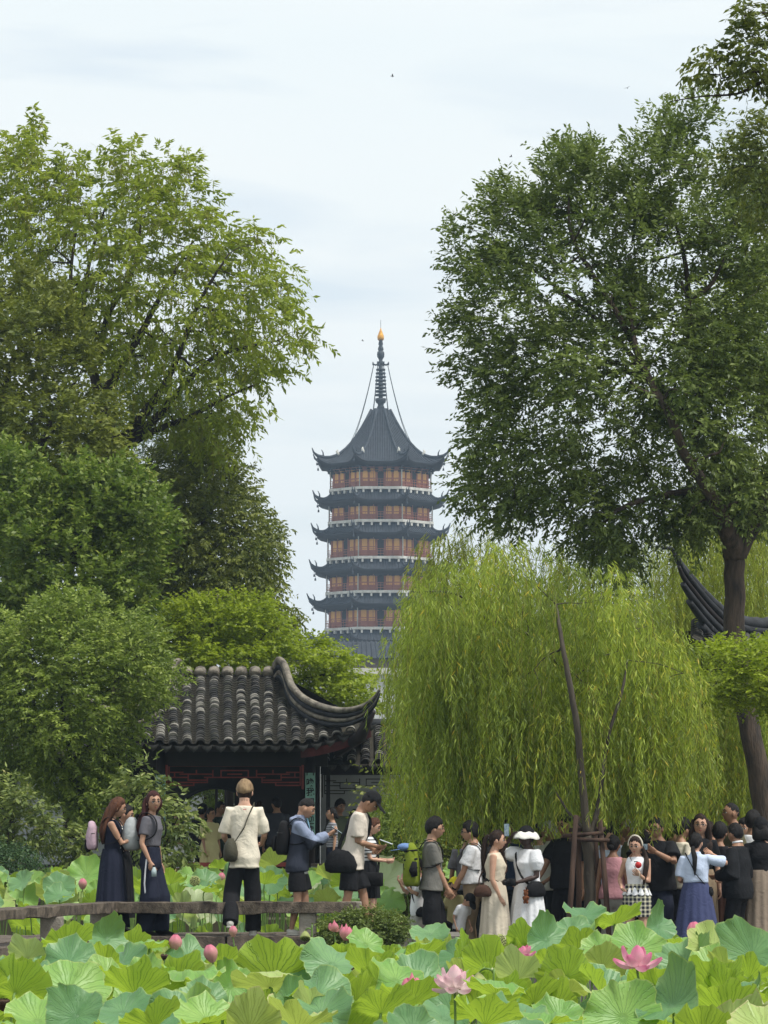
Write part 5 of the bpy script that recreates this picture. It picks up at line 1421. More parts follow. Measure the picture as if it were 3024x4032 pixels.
# ---- the leaves one can single out: px, py, size(px), Y, tilt, az, variant, colour, label
HERO = [
 (1075, 3860, 345, 22, -68, 12, 0, 1, 'very large upright leaf seen from its veined underside with its stalk showing below'),
 (270, 3900, 400, 19, 46, 20, 9, 1, 'very large smooth green leaf seen from above near the picture corner'),
 (265, 3735, 250, 23, -58, 8, 4, 1, 'scalloped lime leaf with dark veins standing before the stone bridge'),
 (60, 3910, 290, 18.5, -60, -20, 5, 1, 'lime leaf with dark veins cut by the picture edge beside the very large smooth leaf'),
 (110, 3775, 190, 23, -60, 25, 8, 3, 'pale cream green leaf with browned rim just below the bridge deck'),
 (270, 3790, 300, 22, 34, 0, 2, 0, 'broad blue green leaf lying under the scalloped lime leaf'),
 (420, 3700, 220, 25, 55, 40, 3, 0, 'blue green leaf folded up at the foot of the woman with the side striped trousers'),
 (480, 3790, 260, 23, 36, -20, 2, 0, 'blue green leaf spread wide behind the pink petal'),
 (520, 3740, 150, 27, -50, 0, 5, 1, 'small lime leaf leaning against the bridge deck'),
 (590, 3735, 190, 26, -52, -10, 8, 1, 'lime leaf cupped upward in front of the bridge deck'),
 (740, 3770, 250, 26, 28, 10, 5, 0, 'blue green leaf with wavy rim beside the dried seed head'),
 (700, 3870, 260, 20, -62, 0, 0, 1, 'fan shaped lime leaf with clear radiating veins beside the brown seed cup'),
 (820, 3875, 200, 21, -58, 20, 4, 3, 'pale grey green fan shaped leaf next to the very large upright leaf'),
 (880, 3800, 180, 23, -50, -30, 6, 1, 'lime leaf with a drooping side overlapped by the very large upright leaf'),
 (530, 3920, 330, 18.5, -42, 0, 5, 1, 'wavy lime leaf with frilled rim standing in the front rows'),
 (480, 3990, 330, 17.5, 32, 10, 2, 0, 'dark blue green leaf with a ruffled rim along the picture bottom'),
 (300, 4000, 300, 16.5, 44, -30, 3, 0, 'blue green leaf folding upward at the picture bottom beside the big smooth leaf'),
 (690, 4000, 300, 17, 30, 0, 5, 0, 'blue green leaf rolling over at the picture bottom below the fan shaped leaf'),
 (880, 4010, 330, 17, -34, -15, 2, 1, 'broad lime leaf waving along the bottom below the large upright leaf'),
 (800, 3950, 280, 18.5, 34, 0, 2, 0, 'blue green leaf with crimped rim under the large upright leaf'),
 (1160, 3970, 250, 18.5, 40, 30, 6, 0, 'deep green shaded leaf behind the stalk of the large upright leaf'),
 (1040, 4020, 260, 17, 38, 0, 5, 0, 'smooth blue green leaf at the bottom below the stalk of the large upright leaf'),
 (1260, 3990, 320, 17.5, 42, -12, 2, 0, 'large dusty blue green leaf rolling forward below the pink bud'),
 (1310, 3800, 330, 22, 38, 25, 5, 0, 'large blue green leaf sloping up towards the rail end'),
 (1220, 3850, 220, 22, 30, -10, 2, 0, 'blue green leaf beside the crumpled brown seed heads'),
 (1350, 3790, 190, 23, -44, 10, 5, 1, 'small lime leaf with veins under the sloping blue green leaf'),
 (1440, 3720, 200, 25, 48, 30, 9, 1, 'pointed green leaf below the mound of small dark leaves'),
 (1640, 3775, 270, 22.5, -66, 0, 0, 1, 'fan shaped lime leaf standing in front of the tall young man with the backpack'),
 (1690, 3680, 150, 27, 38, 0, 2, 0, 'small blue green leaf at the feet of the boys'),
 (1650, 3870, 360, 20, 34, 8, 2, 0, 'broad blue green leaf stretched behind the pink bud and the open blossom'),
 (1620, 3960, 320, 18.5, -46, 0, 5, 1, 'wide lime leaf with wavy rim beneath the upright pink bud'),
 (1500, 3990, 300, 17.5, -50, -20, 4, 1, 'lime leaf folded to a trough at the picture bottom beneath the pink bud'),
 (1800, 3770, 240, 23, 46, -35, 6, 0, 'blue green leaf standing on edge before the cream skirt'),
 (1930, 3830, 300, 21, -66, -6, 8, 1, 'tall fan shaped lime leaf behind the drooping green seed pod'),
 (2060, 3720, 180, 25, -58, 0, 0, 1, 'small fan shaped lime leaf before the white dress'),
 (2100, 3950, 300, 18.5, -60, 10, 0, 1, 'veined lime leaf facing the viewer between the blossom and the picture bottom'),
 (1880, 4000, 300, 17.5, -52, 0, 5, 1, 'bright lime leaf at the bottom right below the open blossom'.replace(' right', '')),
 (2150, 3700, 240, 25, 46, 20, 3, 0, 'blue green leaf curling over at the hem of the white dress'),
 (2300, 3600, 200, 27, 30, 10, 2, 0, 'high blue green leaf spreading before the wooden stakes'),
 (2420, 3640, 260, 25.5, -52, -8, 5, 1, 'high rippled lime leaf in front of the plaid skirt'),
 (2250, 3670, 200, 26, 46, 0, 9, 0, 'blue green leaf under the high rippled leaf'),
 (2230, 3850, 280, 20.5, -62, 30, 6, 1, 'tall lime leaf with brown rim and a folded side left of the yellow one'.replace(' left of', ' beside')),
 (2370, 3810, 230, 21.5, -60, -10, 8, 2, 'yellow leaf standing beside the fully open pink flower'),
 (2370, 3745, 210, 23, 42, -12, 0, 1, 'pale green leaf behind the yellow one'),
 (2510, 3740, 290, 22.5, 50, 14, 0, 1, 'large light green leaf with fine ribs behind the pink flower'),
 (2590, 3650, 200, 25, 44, 40, 3, 0, 'blue green leaf reaching up to the bare shins of the photographer in black'),
 (2700, 3800, 300, 22, 40, 0, 3, 0, 'blue green leaf arching beside the pink flower'),
 (2820, 3760, 330, 22, 54, 22, 0, 2, 'very large yellow green leaf with a frilled top beneath the man in the black suit'),
 (2960, 3760, 300, 21, 44, -40, 6, 0, 'blue green leaf standing steeply at the picture edge'),
 (2860, 3830, 220, 21, -50, -30, 5, 2, 'small yellow lime leaf with curled rim beside the steep leaf'),
 (2820, 3920, 330, 18.8, -54, 8, 5, 1, 'wide lime leaf with a small hole near the picture edge'),
 (2960, 3940, 260, 18.4, 40, -30, 3, 0, 'dark blue green leaf lifting at the lower picture corner'),
 (2860, 4000, 340, 17, -48, 0, 2, 1, 'broad veined lime leaf along the bottom beneath the one with a hole'),
 (2380, 3920, 360, 19, 46, 32, 3, 0, 'large blue green leaf bending in an arch below the fully open flower'),
 (2600, 3930, 300, 18.4, -50, 12, 5, 1, 'lime leaf with wavy rim below the fallen pink petal'),
 (2480, 3990, 280, 17.2, -40, -20, 6, 1, 'glossy lime leaf rolled at the bottom below the arching leaf'),
 (2200, 4010, 280, 17, 42, 0, 9, 1, 'bright green leaf at the picture bottom next to a shaded one'),
 (2050, 4010, 300, 16.8, 40, 20, 2, 0, 'shaded deep green leaf at the picture bottom'),
 (2560, 3860, 220, 20.5, 30, 0, 2, 0, 'mottled green leaf with a fallen pink petal on it'),
 (2700, 3870, 170, 21, -70, 60, 6, 3, 'pale wilting leaf rolled into a tube beside the dried brown leaf'),
 (2190, 3880, 140, 20.6, -70, 70, 6, 3, 'pale wilting leaf with ragged rim beside the tall lime leaf'),
 (760, 3560, 150, 43, 78, 0, 7, 3, 'cream coloured withered leaf hanging below the stone rail'),
 (340, 3450, 160, 47, 62, 10, 0, 1, 'large bright green leaf standing behind the rail beside the women'),
 (230, 3520, 150, 46, -60, 30, 6, 2, 'orange yellow leaf behind the rail at the bridge corner'),
 (1080, 3410, 150, 50, -52, 20, 5, 2, 'yellow green leaf held highest in front of the pavilion seat'),
 (930, 3480, 190, 47, 52, 0, 2, 0, 'blue green leaf between the woman with glasses and the man in cream'),
 (1520, 3470, 200, 45, 66, -28, 8, 3, 'pale cream leaf fanned open beside the man in the black cap'),
 (1570, 3530, 150, 44.5, -62, 40, 4, 3, 'pale streaked leaf rolled at the rim behind the crowd edge'),
 (1790, 3440, 100, 47, 60, 30, 9, 1, 'fresh green leaf showing between the two men with backpacks'),
]
for k_, h in enumerate(HERO):
    t_, v_, s_ = h[4], h[6], h[2] * (.80 if h[2] > 160 and h[2] != 345 and h[3] < 40 else 1)
    if t_ < -38 and s_ < 340: t_, v_, s_ = -20 - (abs(t_) - 38) * .9, 10 + k_ % 6, s_ * 1.08
    lotus_leaf(h[0], h[1], s_, h[3], t_, h[5], v_, h[7], h[8])
# ---- fill the canopy
def ylim(x):
    return float(np.interp(x, [0, 200, 480, 520, 900, 1180, 1260, 1400, 1560, 1700, 1900, 2150, 2300, 2600, 2800, 3024],
                              [3800, 3760, 3720, 3740, 3760, 3740, 3730, 3740, 3730, 3700, 3715, 3700, 3680, 3700, 3680, 3670]))
occ = [(h[0], h[1], h[2]) for h in HERO if h[3] < 40]
nfill = 0
Yr = 15.4
while Yr < 36:
    pm = ppm(Yr)
    sp_ = .30 * pm
    x = -120 + rnd.uniform(0, sp_)
    while x < 3150:
        z = rnd.uniform(.45, .82)
        size = rnd.uniform(.24, .39) * pm
        py = 3250 + (1.68 - z) * pm
        tilt = rnd.choice((1, 1, -1, -1, -1)) * rnd.uniform(22, 60)
        top = py - size * .5 * abs(math.sin(math.radians(tilt))) - 12
        lim = ylim(x)
        if top < lim:
            py += lim - top; z = 1.68 - (py - 3250) / pm
        if z > -.2 and py < 4180:
            near = any(abs(x - a) < s_ * .25 and abs(py - b) < s_ * .22 for a, b, s_ in occ)
            if not near or rnd.random() < .25:
                up_ = tilt > 0
                col = rnd.choices((0, 1, 2, 3), (2.8, 4.6, 1.0, .4) if up_ else (.5, 6, 1.2, .5))[0]
                lab = ('lotus leaf in the open pond showing its upper face, ' if up_ else 'lotus leaf in the open pond showing its veined underside, ') + ('blue green', 'fresh green', 'yellowing', 'faded cream')[col]
                FILL.append((x, py, size, Yr + rnd.uniform(-.25, .25), tilt if up_ else -rnd.uniform(18, 48), rnd.uniform(-45, 45), rnd.randrange(10) if up_ else 10 + rnd.randrange(6), col, lab, 'lotus leaves crowding the near pond'))
                nfill += 1
        x += sp_ * rnd.uniform(.75, 1.3)
    Yr += .5 if Yr < 24 else .85
# beyond the bridge
nb_ = 0
for Yr in np.arange(41.6, 60, .95):
    pm = ppm(Yr); x = -60 + rnd.uniform(0, 60)
    while x < 1640 + (60 - Yr) * 0:
        z = rnd.uniform(.55, 1.0) if rnd.random() < .8 else rnd.uniform(.1, .5)
        size = rnd.uniform(.30, .46) * pm
        py = 3250 + (1.68 - z) * pm
        lim = 3400 + 25 * math.sin(x * .012) + (30 if 440 < x < 560 else 0)
        tilt = rnd.choice((1, -1)) * rnd.uniform(25, 65)
        top = py - size * .45
        if top < lim: py += lim - top
        wx = at(x, py, Yr).x
        if wx < .1:
            up_ = tilt > 0
            col = rnd.choices((0, 1, 2, 3), (4, 4, 1.2, .8) if up_ else (1, 6, 1.5, .6))[0]
            lab = ('lotus leaf behind the stone bridge with its upper face showing, ' if up_ else 'lotus leaf behind the stone bridge with its underside showing, ') + ('blue green', 'fresh green', 'yellowing', 'faded cream')[col]
            FILL.append((x, py, size, Yr, tilt if up_ or rnd.random() < .5 else -rnd.uniform(18, 45), rnd.uniform(-45, 45), rnd.randrange(10) if up_ else 10 + rnd.randrange(6), col, lab, 'lotus leaves between the bridge and the pavilion'))
            nb_ += 1
        x += .40 * pm * rnd.uniform(.7, 1.4)
LMK = [(300, 'by the bridge corner'), (620, 'below the bridge'), (1150, 'near the large upright leaf'), (1600, 'by the dark leafy mound'), (2000, 'before the pale skirts'), (2400, 'before the wooden stakes'), (2800, 'before the blue skirt'), (9999, 'below the suited man')]
SHN = ['shallow bowl shaped', 'flat', 'saddle shaped', 'folded', 'dished', 'twisted', 'half folded', 'drooping', 'cupped', 'level', 'funnel shaped', 'curled lip', 'deep funnel shaped', 'rolled lip', 'wide funnel shaped', 'turned lip']
def fill_label(f):
    x, py, size, Yr, tilt, az, va, col = f[:8]
    c_ = ('blue green', 'fresh green', 'yellowing', 'faded cream')[col]
    if Yr > 40: pl = ('behind the rail by the three women' if x < 720 else 'behind the rail near the man in cream' if x < 1080 else 'behind the rail near the phone users' if x < 1340 else 'between the bridge end and the willow')
    else: pl = [n_ for lim_, n_ in LMK if x < lim_][0] + (' in front' if py > 3960 else ' midway' if py > 3830 else '')
    c_ = ('large ' if size > .33 * ppm(Yr) else 'small ') + c_
    return '%s %s lotus leaf %s' % (c_, SHN[va], pl)
FILL.sort(key=lambda f: -f[2] * (1 if -60 < f[0] < 3090 and f[1] < 4100 else .3))
KEEP = 292 - len(HERO)
for f in FILL[:KEEP]: lotus_leaf(*f[:8], fill_label(f), 'lotus leaves covering the pond')
far = []
for f in FILL[KEEP:]: far.append(lotus_leaf(*f))
# the rest, small and overlapping, joined into one mass
V = []; Fq = []; mi_ = []; uvs = []; off = 0
bpy.context.view_layer.update()
for o in far:
    me = o.data; M4 = o.matrix_basis; n_ = len(me.vertices); co = np.empty(n_ * 3, np.float32); me.vertices.foreach_get('co', co)
    co = co.reshape(-1, 3) @ np.array(M4.to_3x3()).T.astype(np.float32) + np.array(M4.translation, np.float32)
    uvl = np.zeros((n_, 2), np.float32); ul = me.uv_layers[0].data
    li = np.empty(len(me.loops), np.int32); me.loops.foreach_get('vertex_index', li); uu = np.empty(len(me.loops) * 2, np.float32); ul.foreach_get('uv', uu); uvl[li] = uu.reshape(-1, 2)
    V.append(co); uvs.append(uvl)
    c_ = LT.index(me.materials[0])
    for p_ in me.polygons: Fq.append(tuple(v + off for v in p_.vertices)); mi_.append(c_)
    off += n_
    st_ = o.children[0]; sm_ = st_.data; sv = [tuple(M4 @ v.co) for v in sm_.vertices]
    V.append(np.array(sv, np.float32)); uvs.append(np.zeros((len(sv), 2), np.float32))
    for p_ in sm_.polygons: Fq.append(tuple(v + off for v in p_.vertices)); mi_.append(4)
    off += len(sv)
for o in far:
    for c_ in list(o.children): bpy.data.objects.remove(c_)
    bpy.data.objects.remove(o)
if V:
    o = link('lotus_foliage', np_mesh('lotus_foliage', np.vstack(V), Fq, LT + [M_lstem], mi_, uv=np.vstack(uvs)))
    tag(o, 'mass of smaller overlapping lotus leaves filling the far side of the pond', 'lotus foliage', kind='stuff')
print('lotus', len(HERO), nfill, nb_)

# ---- blossoms, buds, pods
def petal_mat(name, base, tip):
    m, N, L, b = new_mat(name)
    uv = N.new('ShaderNodeUVMap'); uv.uv_map = 'UVMap'; sx = N.new('ShaderNodeSeparateXYZ'); L.new(uv.outputs['UV'], sx.inputs[0])
    cr = N.new('ShaderNodeValToRGB'); e = cr.color_ramp.elements; e[0].color = (*base, 1); e[1].color = (*tip, 1); e[0].position = .42; e[1].position = 1.0
    wv = N.new('ShaderNodeTexWave'); wv.inputs['Scale'].default_value = 5; wv.bands_direction = 'X'; L.new(uv.outputs['UV'], wv.inputs['Vector'])
    L.new(sx.outputs[1], cr.inputs['Fac'])
    mx = N.new('ShaderNodeMixRGB'); mx.blend_type = 'MULTIPLY'; mx.inputs[0].default_value = .18; L.new(cr.outputs[0], mx.inputs[1]); L.new(wv.outputs['Color'], mx.inputs[2])
    L.new(mx.outputs[0], b.inputs['Base Color']); b.inputs['Roughness'].default_value = .5
    t = N.new('ShaderNodeBsdfTranslucent'); L.new(cr.outputs[0], t.inputs['Color']); ms = N.new('ShaderNodeMixShader'); ms.inputs[0].default_value = .35
    L.new(b.outputs[0], ms.inputs[1]); L.new(t.outputs[0], ms.inputs[2]); L.new(ms.outputs[0], N['Material Output'].inputs['Surface'])
    return m
PM_pink = petal_mat('petal_pink', (.90, .55, .62), (.84, .20, .40))
PM_pale = petal_mat('petal_pale_pink', (.92, .80, .78), (.88, .50, .58))
PM_bud = petal_mat('petal_bud', (.78, .44, .38), (.78, .20, .33))
M_pod = mat('seed_pod_green', lin(150, 158, 92), lin(120, 126, 70), rough=.6, scale=12)
M_podd = mat('seed_pod_brown', lin(96, 70, 52), lin(54, 38, 32), rough=.8, scale=14, bump=.5)
M_seed = mat('seed_hole', lin(52, 44, 30), lin(34, 28, 22), rough=.8, scale=10)
M_yell = mat('stamen_yellow', lin(236, 190, 70), lin(214, 160, 50), rough=.7, scale=20)
def petal_mesh(w=.30, cup=.26, curl=.15, m=PM_pink):
    """unit-long petal from the origin up +Z, its inside facing +Y... cupped"""
    V = []; U = []; nu, nv = 6, 9
    for i in range(nv + 1):
        v = i / nv; ww = w * (math.sin(PI * min(v * .82 + .1, 1)) ** .8) * (1 if v < .86 else math.sqrt(max(0, 1 - ((v - .86) / .145) ** 2)) * .9 + .02)
        for j in range(nu + 1):
            u = -1 + 2 * j / nu
            V.append((u * ww, -cup * math.sin(PI * v * .9) * (1 - u * u * .6) - curl * -v * v * .0 + curl * max(v - .6, 0) ** 2 * -2 + cup * u * u * .2, v)); U.append(((u + 1) / 2, v))
    Fq = [(i * (nu + 1) + j, i * (nu + 1) + j + 1, (i + 1) * (nu + 1) + j + 1, (i + 1) * (nu + 1) + j) for i in range(nv) for j in range(nu)]
    return np_mesh('petal', V, Fq, m, uv=U)
PET = {k: petal_mesh(m=m) for k, m in (('pink', PM_pink), ('pale', PM_pale))}
PETB = petal_mesh(w=.34, cup=.30, curl=-.2, m=PM_bud)
def stalk(o, c, bend=0.0, m=M_lstem, r=.0065):
    b = MB(); foot = Vector((rnd.uniform(-.1, .1), rnd.uniform(-.05, .1), POND_Z - c.z)); P = smooth_path([Vector((0, 0, 0)), foot * .3 + Vector((.02, 0, 0)), foot], 3)
    b.loft(P, [r] * len(P), n=6, cap=False); b.build('stem', m, o)
def flower(px, py, size, Y, label, kind='pink', openness=.8, rz=0.0, n=16, lean=0.0):
    c = at(px, py, Y); o = empty('lotus_flower', c, rz); tag(o, label, 'lotus flower', 'lotus flowers and buds'); s = size / ppm(Y)
    for i in range(n):
        lay = i / n; a = i * 2.399
        opn = math.radians(6 + (openness * 92) * (lay ** .8 if n > 8 else .5) + rnd.uniform(-8, 8))
        p = link('petal', PET[kind], o)
        p.matrix_local = Matrix.Rotation(a, 4, 'Z') @ Matrix.Translation((0, -.04 * s, .02 * s)) @ Matrix.Rotation(opn, 4, 'X') @ Matrix.Scale(s * (.62 + .06 * rnd.uniform(-1, 1)), 4)
    b = MB(); b.loft([(0, 0, 0), (0, 0, .06 * s), (0, 0, .17 * s)], [.03 * s, .06 * s, .10 * s], n=10); b.build('seed_pod', M_yell, o)
    b = MB()
    for i in range(40):
        a = i * 2.399; d = Vector((math.cos(a), math.sin(a), 0)); b.tube([d * .05 * s, d * (.14 + .04 * rnd.random()) * s + Vector((0, 0, .14 * s))], .006 * s, n=3)
    q = b.build('stamens', M_yell, o); q['kind'] = 'stuff'
    stalk(o, c)
    return o
def bud(px, py, size, Y, label, rz=0, open_=.0, lean=0.0):
    c = at(px, py + size * .5, Y); o = empty('lotus_bud', c, rz); tag(o, label, 'lotus bud', 'lotus flowers and buds'); s = .8 * size / ppm(Y)
    b = MB(); prof = [(0, .06), (.08, .15), (.25, .235), (.45, .235), (.65, .17), (.85, .075), (1.0, .008)]
    V = []; U = []
    ringn = 12
    for z, r in prof:
        for j in range(ringn):
            a = 2 * PI * j / ringn; V.append((r * s * math.cos(a), r * s * math.sin(a), z * s)); U.append((j / ringn, z))
    Fq = [(i * ringn + j, i * ringn + (j + 1) % ringn, (i + 1) * ringn + (j + 1) % ringn, (i + 1) * ringn + j) for i in range(len(prof) - 1) for j in range(ringn)]
    link('bud_core', np_mesh('bud_core', V, Fq, PM_bud, uv=U), o)
    for i in range(5):
        p = link('petal', PETB, o); op = math.radians(2 + open_ * rnd.uniform(.2, 1) * 60)
        p.matrix_local = Matrix.Rotation(i * 1.257 + .3, 4, 'Z') @ Matrix.Translation((0, -.1 * s, 0)) @ Matrix.Rotation(op - .02, 4, 'X') @ Matrix.Scale(s * (.98 if open_ < .2 else .8), 4)
    if lean: o.rotation_euler.y = lean
    stalk(o, c)
    return o
flower(1790, 3895, 145, 17.4, 'open pale pink lotus blossom with a yellow centre in the front rows', 'pale', 1.0, n=18)
fl = flower(2508, 3815, 155, 18.2, 'fully open bright pink lotus flower with one side petals dropping', 'pink', .9, n=10)
flower(1275, 3895, 115, 19.5, 'half fallen pale pink flower beside the large upright leaf', 'pale', 1.15, n=6)
bud(1622, 3868, 125, 18.8, 'tall upright pink bud on a long stalk with two opened outer petals', open_=.55)
bud(1530, 3820, 105, 23, 'pink bud half sunk between blue green leaves', open_=.12, lean=-.25)
bud(838, 3745, 90, 22, 'slim pink bud leaning beside the very large upright leaf', lean=-.25)
bud(690, 3705, 85, 26, 'pale rosy bud with green outer petals against the bridge deck')
bud(1363, 3662, 85, 30, 'deep pink opening bud in front of the mound of small dark leaves', open_=.35)
bud(1316, 3640, 60, 33, 'loose pink blossom at the end of the stone rail', open_=.9)
bud(2745, 3660, 105, 26, 'pointed pink bud in front of the long blue skirt', lean=-.2)
bud(1583, 3642, 50, 40, 'small pink bud at the crowd edge by the mound')
bud(917, 3662, 55, 34, 'small pink bud by the shoe of the man in cream')
bud(325, 3475, 55, 45, 'small pink bud behind the rail at the bridge corner')
bud(872, 3450, 48, 47, 'rosy bud behind the rail near the man in cream')
bud(1600, 3450, 70, 43.5, 'pale pink bud standing before the hanging willow')
flower(2060, 3770, 80, 24, 'small pink flower half hidden behind the fan shaped leaves', 'pink', .8, n=10)
bud(2300, 3740, 70, 25, 'slim pink bud between leaves before the wooden stakes')
bud(2880, 3880, 80, 20, 'plump pink bud rising from the wide lime leaf', open_=.2)
bud(1130, 3790, 60, 25, 'small pink bud above the rim of the very large upright leaf')
def petal_fall(px, py, size, Y, label):
    o = link('fallen_petal', PET['pink']); s = size / ppm(Y); o.location = at(px, py, Y); o.scale = (s, s, s); o.rotation_euler = (1.25, .2, 1.4); tag(o, label, 'petal', 'fallen petals')
petal_fall(440, 3838, 75, 20, 'pink petal lying on the leaves below the bridge'); petal_fall(2590, 3868, 80, 20, 'pink petal lying on the mottled green leaf')
def pod(px, py, size, Y, label, brown=False, tilt=0.0, rz=0.0, down=False):
    c = at(px, py, Y); o = empty('seed_head', c, rz); tag(o, label, 'seed head', 'lotus seed heads'); s = size / ppm(Y)
    h = MB(); m = M_podd if brown else M_pod
    n = 14; V = []; prof = [(-.5, .05), (-.35, .18), (-.05, .38), (.28, .50), (.38, .50), (.42, .44), (.43, .0)]
    for z, r in prof:
        for j in range(n):
            a = 2 * PI * j / n; k = 1 + (.06 * math.cos(7 * a) if z < .3 else 0); V.append((r * k * s * math.cos(a), r * k * s * math.sin(a), z * s))
    h.add(V, [(i * n + j, i * n + (j + 1) % n, (i + 1) * n + (j + 1) % n, (i + 1) * n + j) for i in range(len(prof) - 1) for j in range(n)])
    ho = h.build('pod', m, o)
    for i in range(19):
        a = i * 2.399; r = .40 * math.sqrt(i / 19); q = MB(); cc = Vector((r * math.cos(a), r * math.sin(a), .425)) * s
        q.loft([cc, cc + Vector((0, 0, .03 * s))], [.055 * s, .045 * s], n=7); q.build('seed', M_seed, ho)
    ho.rotation_euler = (tilt, 0, 0)
    # stalk hooks over when the head hangs
    b = MB()
    if down:
        top = Vector((0, 0, .75 * s)); P = [Matrix.Rotation(tilt, 3, 'X') @ Vector((0, 0, -.48 * s)), Vector((.25 * s, 0, .62 * s)), Vector((.6 * s, 0, .45 * s)), Vector((.62 * s, 0, -.4 * s)), Vector((.55 * s, .05, POND_Z - c.z))]
    else:
        P = [Matrix.Rotation(tilt, 3, 'X') @ Vector((0, 0, -.48 * s)), Vector((.1 * s, 0, -1.3 * s)), Vector((.2 * s, .05, POND_Z - c.z))]
    P = smooth_path(P, 5); b.loft(P, [.006] * len(P), n=6); b.build('stem', m if brown and False else M_lstem, o)
    return o
pod(768, 3472, 42, 44, 'round speckled green seed head behind the rail', tilt=1.35)
pod(1918, 3715, 60, 22, 'speckled seed head before the cream skirt, the bigger of the pair', tilt=1.1)
pod(1962, 3708, 52, 22.2, 'speckled seed head before the cream skirt leaning to the other', tilt=1.2, rz=.9)
pod(536, 3835, 50, 21, 'brown dry seed cup on a short stalk beside the fan shaped leaf', brown=True, tilt=.1)
pod(646, 3770, 28, 24, 'small dark red seed head in front of the blue green leaf', brown=True, tilt=.2)
pod(1405, 3820, 45, 22, 'crumpled brown seed head upper of the joined two', brown=True, tilt=1.9)
pod(1407, 3850, 48, 21.9, 'crumpled brown seed head lower of the joined two', brown=True, tilt=2.4)
pod(1886, 3872, 92, 17.8, 'big drooping green seed pod with purple ribs beside the blossom', tilt=2.7, down=True)
pod(1202, 3682, 42, 26, 'small nodding green seed pod by the rail end', tilt=2.6, down=True)
pod(1310, 3825, 46, 22.5, 'pale yellow green nodding pod beside the half fallen flower', tilt=2.5, down=True)
pod(2736, 3862, 44, 20.5, 'dried brown leaf like seed head beside the wilting leaf', brown=True, tilt=1.0)
pod(8, 3960, 60, 18.5, 'brown dry seed cup cut by the picture edge', brown=True, tilt=.1)
# ================================================================ people
def cloth(name, col, pat=None, col2=None, scale=1.0, rough=.85):
    key = 'cloth_' + name
    if key in MATS: return MATS[key]
    m, N, L, b = new_mat(key)
    b.inputs['Roughness'].default_value = rough; b.inputs['Specular IOR Level'].default_value = .2
    tc = N.new('ShaderNodeTexCoord')
    nz = N.new('ShaderNodeTexNoise'); nz.inputs['Scale'].default_value = 7; nz.inputs['Detail'].default_value = 4; L.new(tc.outputs['Object'], nz.inputs['Vector'])
    mx = N.new('ShaderNodeMixRGB'); mx.inputs[1].default_value = (*[c * .84 for c in col], 1); mx.inputs[2].default_value = (*[min(1, c * 1.08) for c in col], 1)
    L.new(nz.outputs['Fac'], mx.inputs[0]); src = mx.outputs[0]
    if pat:
        sx = N.new('ShaderNodeSeparateXYZ'); L.new(tc.outputs['Object'], sx.inputs[0])
        def sq(sock, freq, width):
            a = N.new('ShaderNodeMath'); a.operation = 'MULTIPLY'; L.new(sock, a.inputs[0]); a.inputs[1].default_value = freq
            f = N.new('ShaderNodeMath'); f.operation = 'FRACT'; L.new(a.outputs[0], f.inputs[0])
            g = N.new('ShaderNodeMath'); g.operation = 'LESS_THAN'; L.new(f.outputs[0], g.inputs[0]); g.inputs[1].default_value = width
            return g.outputs[0]
        if pat == 'stripe': fac = sq(sx.outputs[2], 24 / scale, .32)
        elif pat == 'plaid':
            a_ = sq(sx.outputs[2], 16 / scale, .4); c_ = sq(sx.outputs[0], 16 / scale, .4)
            q = N.new('ShaderNodeMath'); q.operation = 'ADD'; L.new(a_, q.inputs[0]); L.new(c_, q.inputs[1])
            r_ = N.new('ShaderNodeMath'); r_.operation = 'MULTIPLY'; L.new(q.outputs[0], r_.inputs[0]); r_.inputs[1].default_value = .5; fac = r_.outputs[0]
        elif pat == 'dot':
            v = N.new('ShaderNodeTexVoronoi'); v.inputs['Scale'].default_value = 26 / scale; L.new(tc.outputs['Object'], v.inputs['Vector'])
            g = N.new('ShaderNodeMath'); g.operation = 'LESS_THAN'; L.new(v.outputs['Distance'], g.inputs[0]); g.inputs[1].default_value = .34; fac = g.outputs[0]
        elif pat == 'block':      # darker below a slanting line across the chest, as on a panelled jacket
            a = N.new('ShaderNodeMath'); a.operation = 'MULTIPLY_ADD'; L.new(sx.outputs[1], a.inputs[0]); a.inputs[1].default_value = -.35; L.new(sx.outputs[2], a.inputs[2])
            g = N.new('ShaderNodeMath'); g.operation = 'LESS_THAN'; L.new(a.outputs[0], g.inputs[0]); g.inputs[1].default_value = scale; fac = g.outputs[0]
        m2 = N.new('ShaderNodeMixRGB'); L.new(fac, m2.inputs[0]); L.new(src, m2.inputs[1]); m2.inputs[2].default_value = (*col2, 1); src = m2.outputs[0]
    L.new(src, b.inputs['Base Color'])
    n2 = N.new('ShaderNodeTexNoise'); n2.inputs['Scale'].default_value = 9; n2.inputs['Detail'].default_value = 4; n2.inputs['Distortion'].default_value = 2.0; L.new(tc.outputs['Object'], n2.inputs['Vector'])
    bp = N.new('ShaderNodeBump'); bp.inputs['Strength'].default_value = .45; bp.inputs['Distance'].default_value = .025; L.new(n2.outputs['Fac'], bp.inputs['Height']); L.new(bp.outputs['Normal'], b.inputs['Normal'])
    MATS[key] = m
    return m
def skin_mat(k):
    cols = {'light': ((.60, .36, .25), (.50, .28, .19)), 'mid': ((.50, .29, .19), (.40, .22, .14)), 'tan': ((.38, .21, .13), (.29, .155, .095)), 'dark': ((.060, .032, .024), (.038, .021, .017))}
    n = 'skin_' + k
    if n in MATS: return MATS[n]
    m = mat(n, cols[k][1], cols[k][0], rough=.5, scale=9, spec=.35)
    b = m.node_tree.nodes['Principled BSDF']; b.inputs['Subsurface Weight'].default_value = .06; b.inputs['Subsurface Radius'].default_value = (.02, .008, .004)
    return m
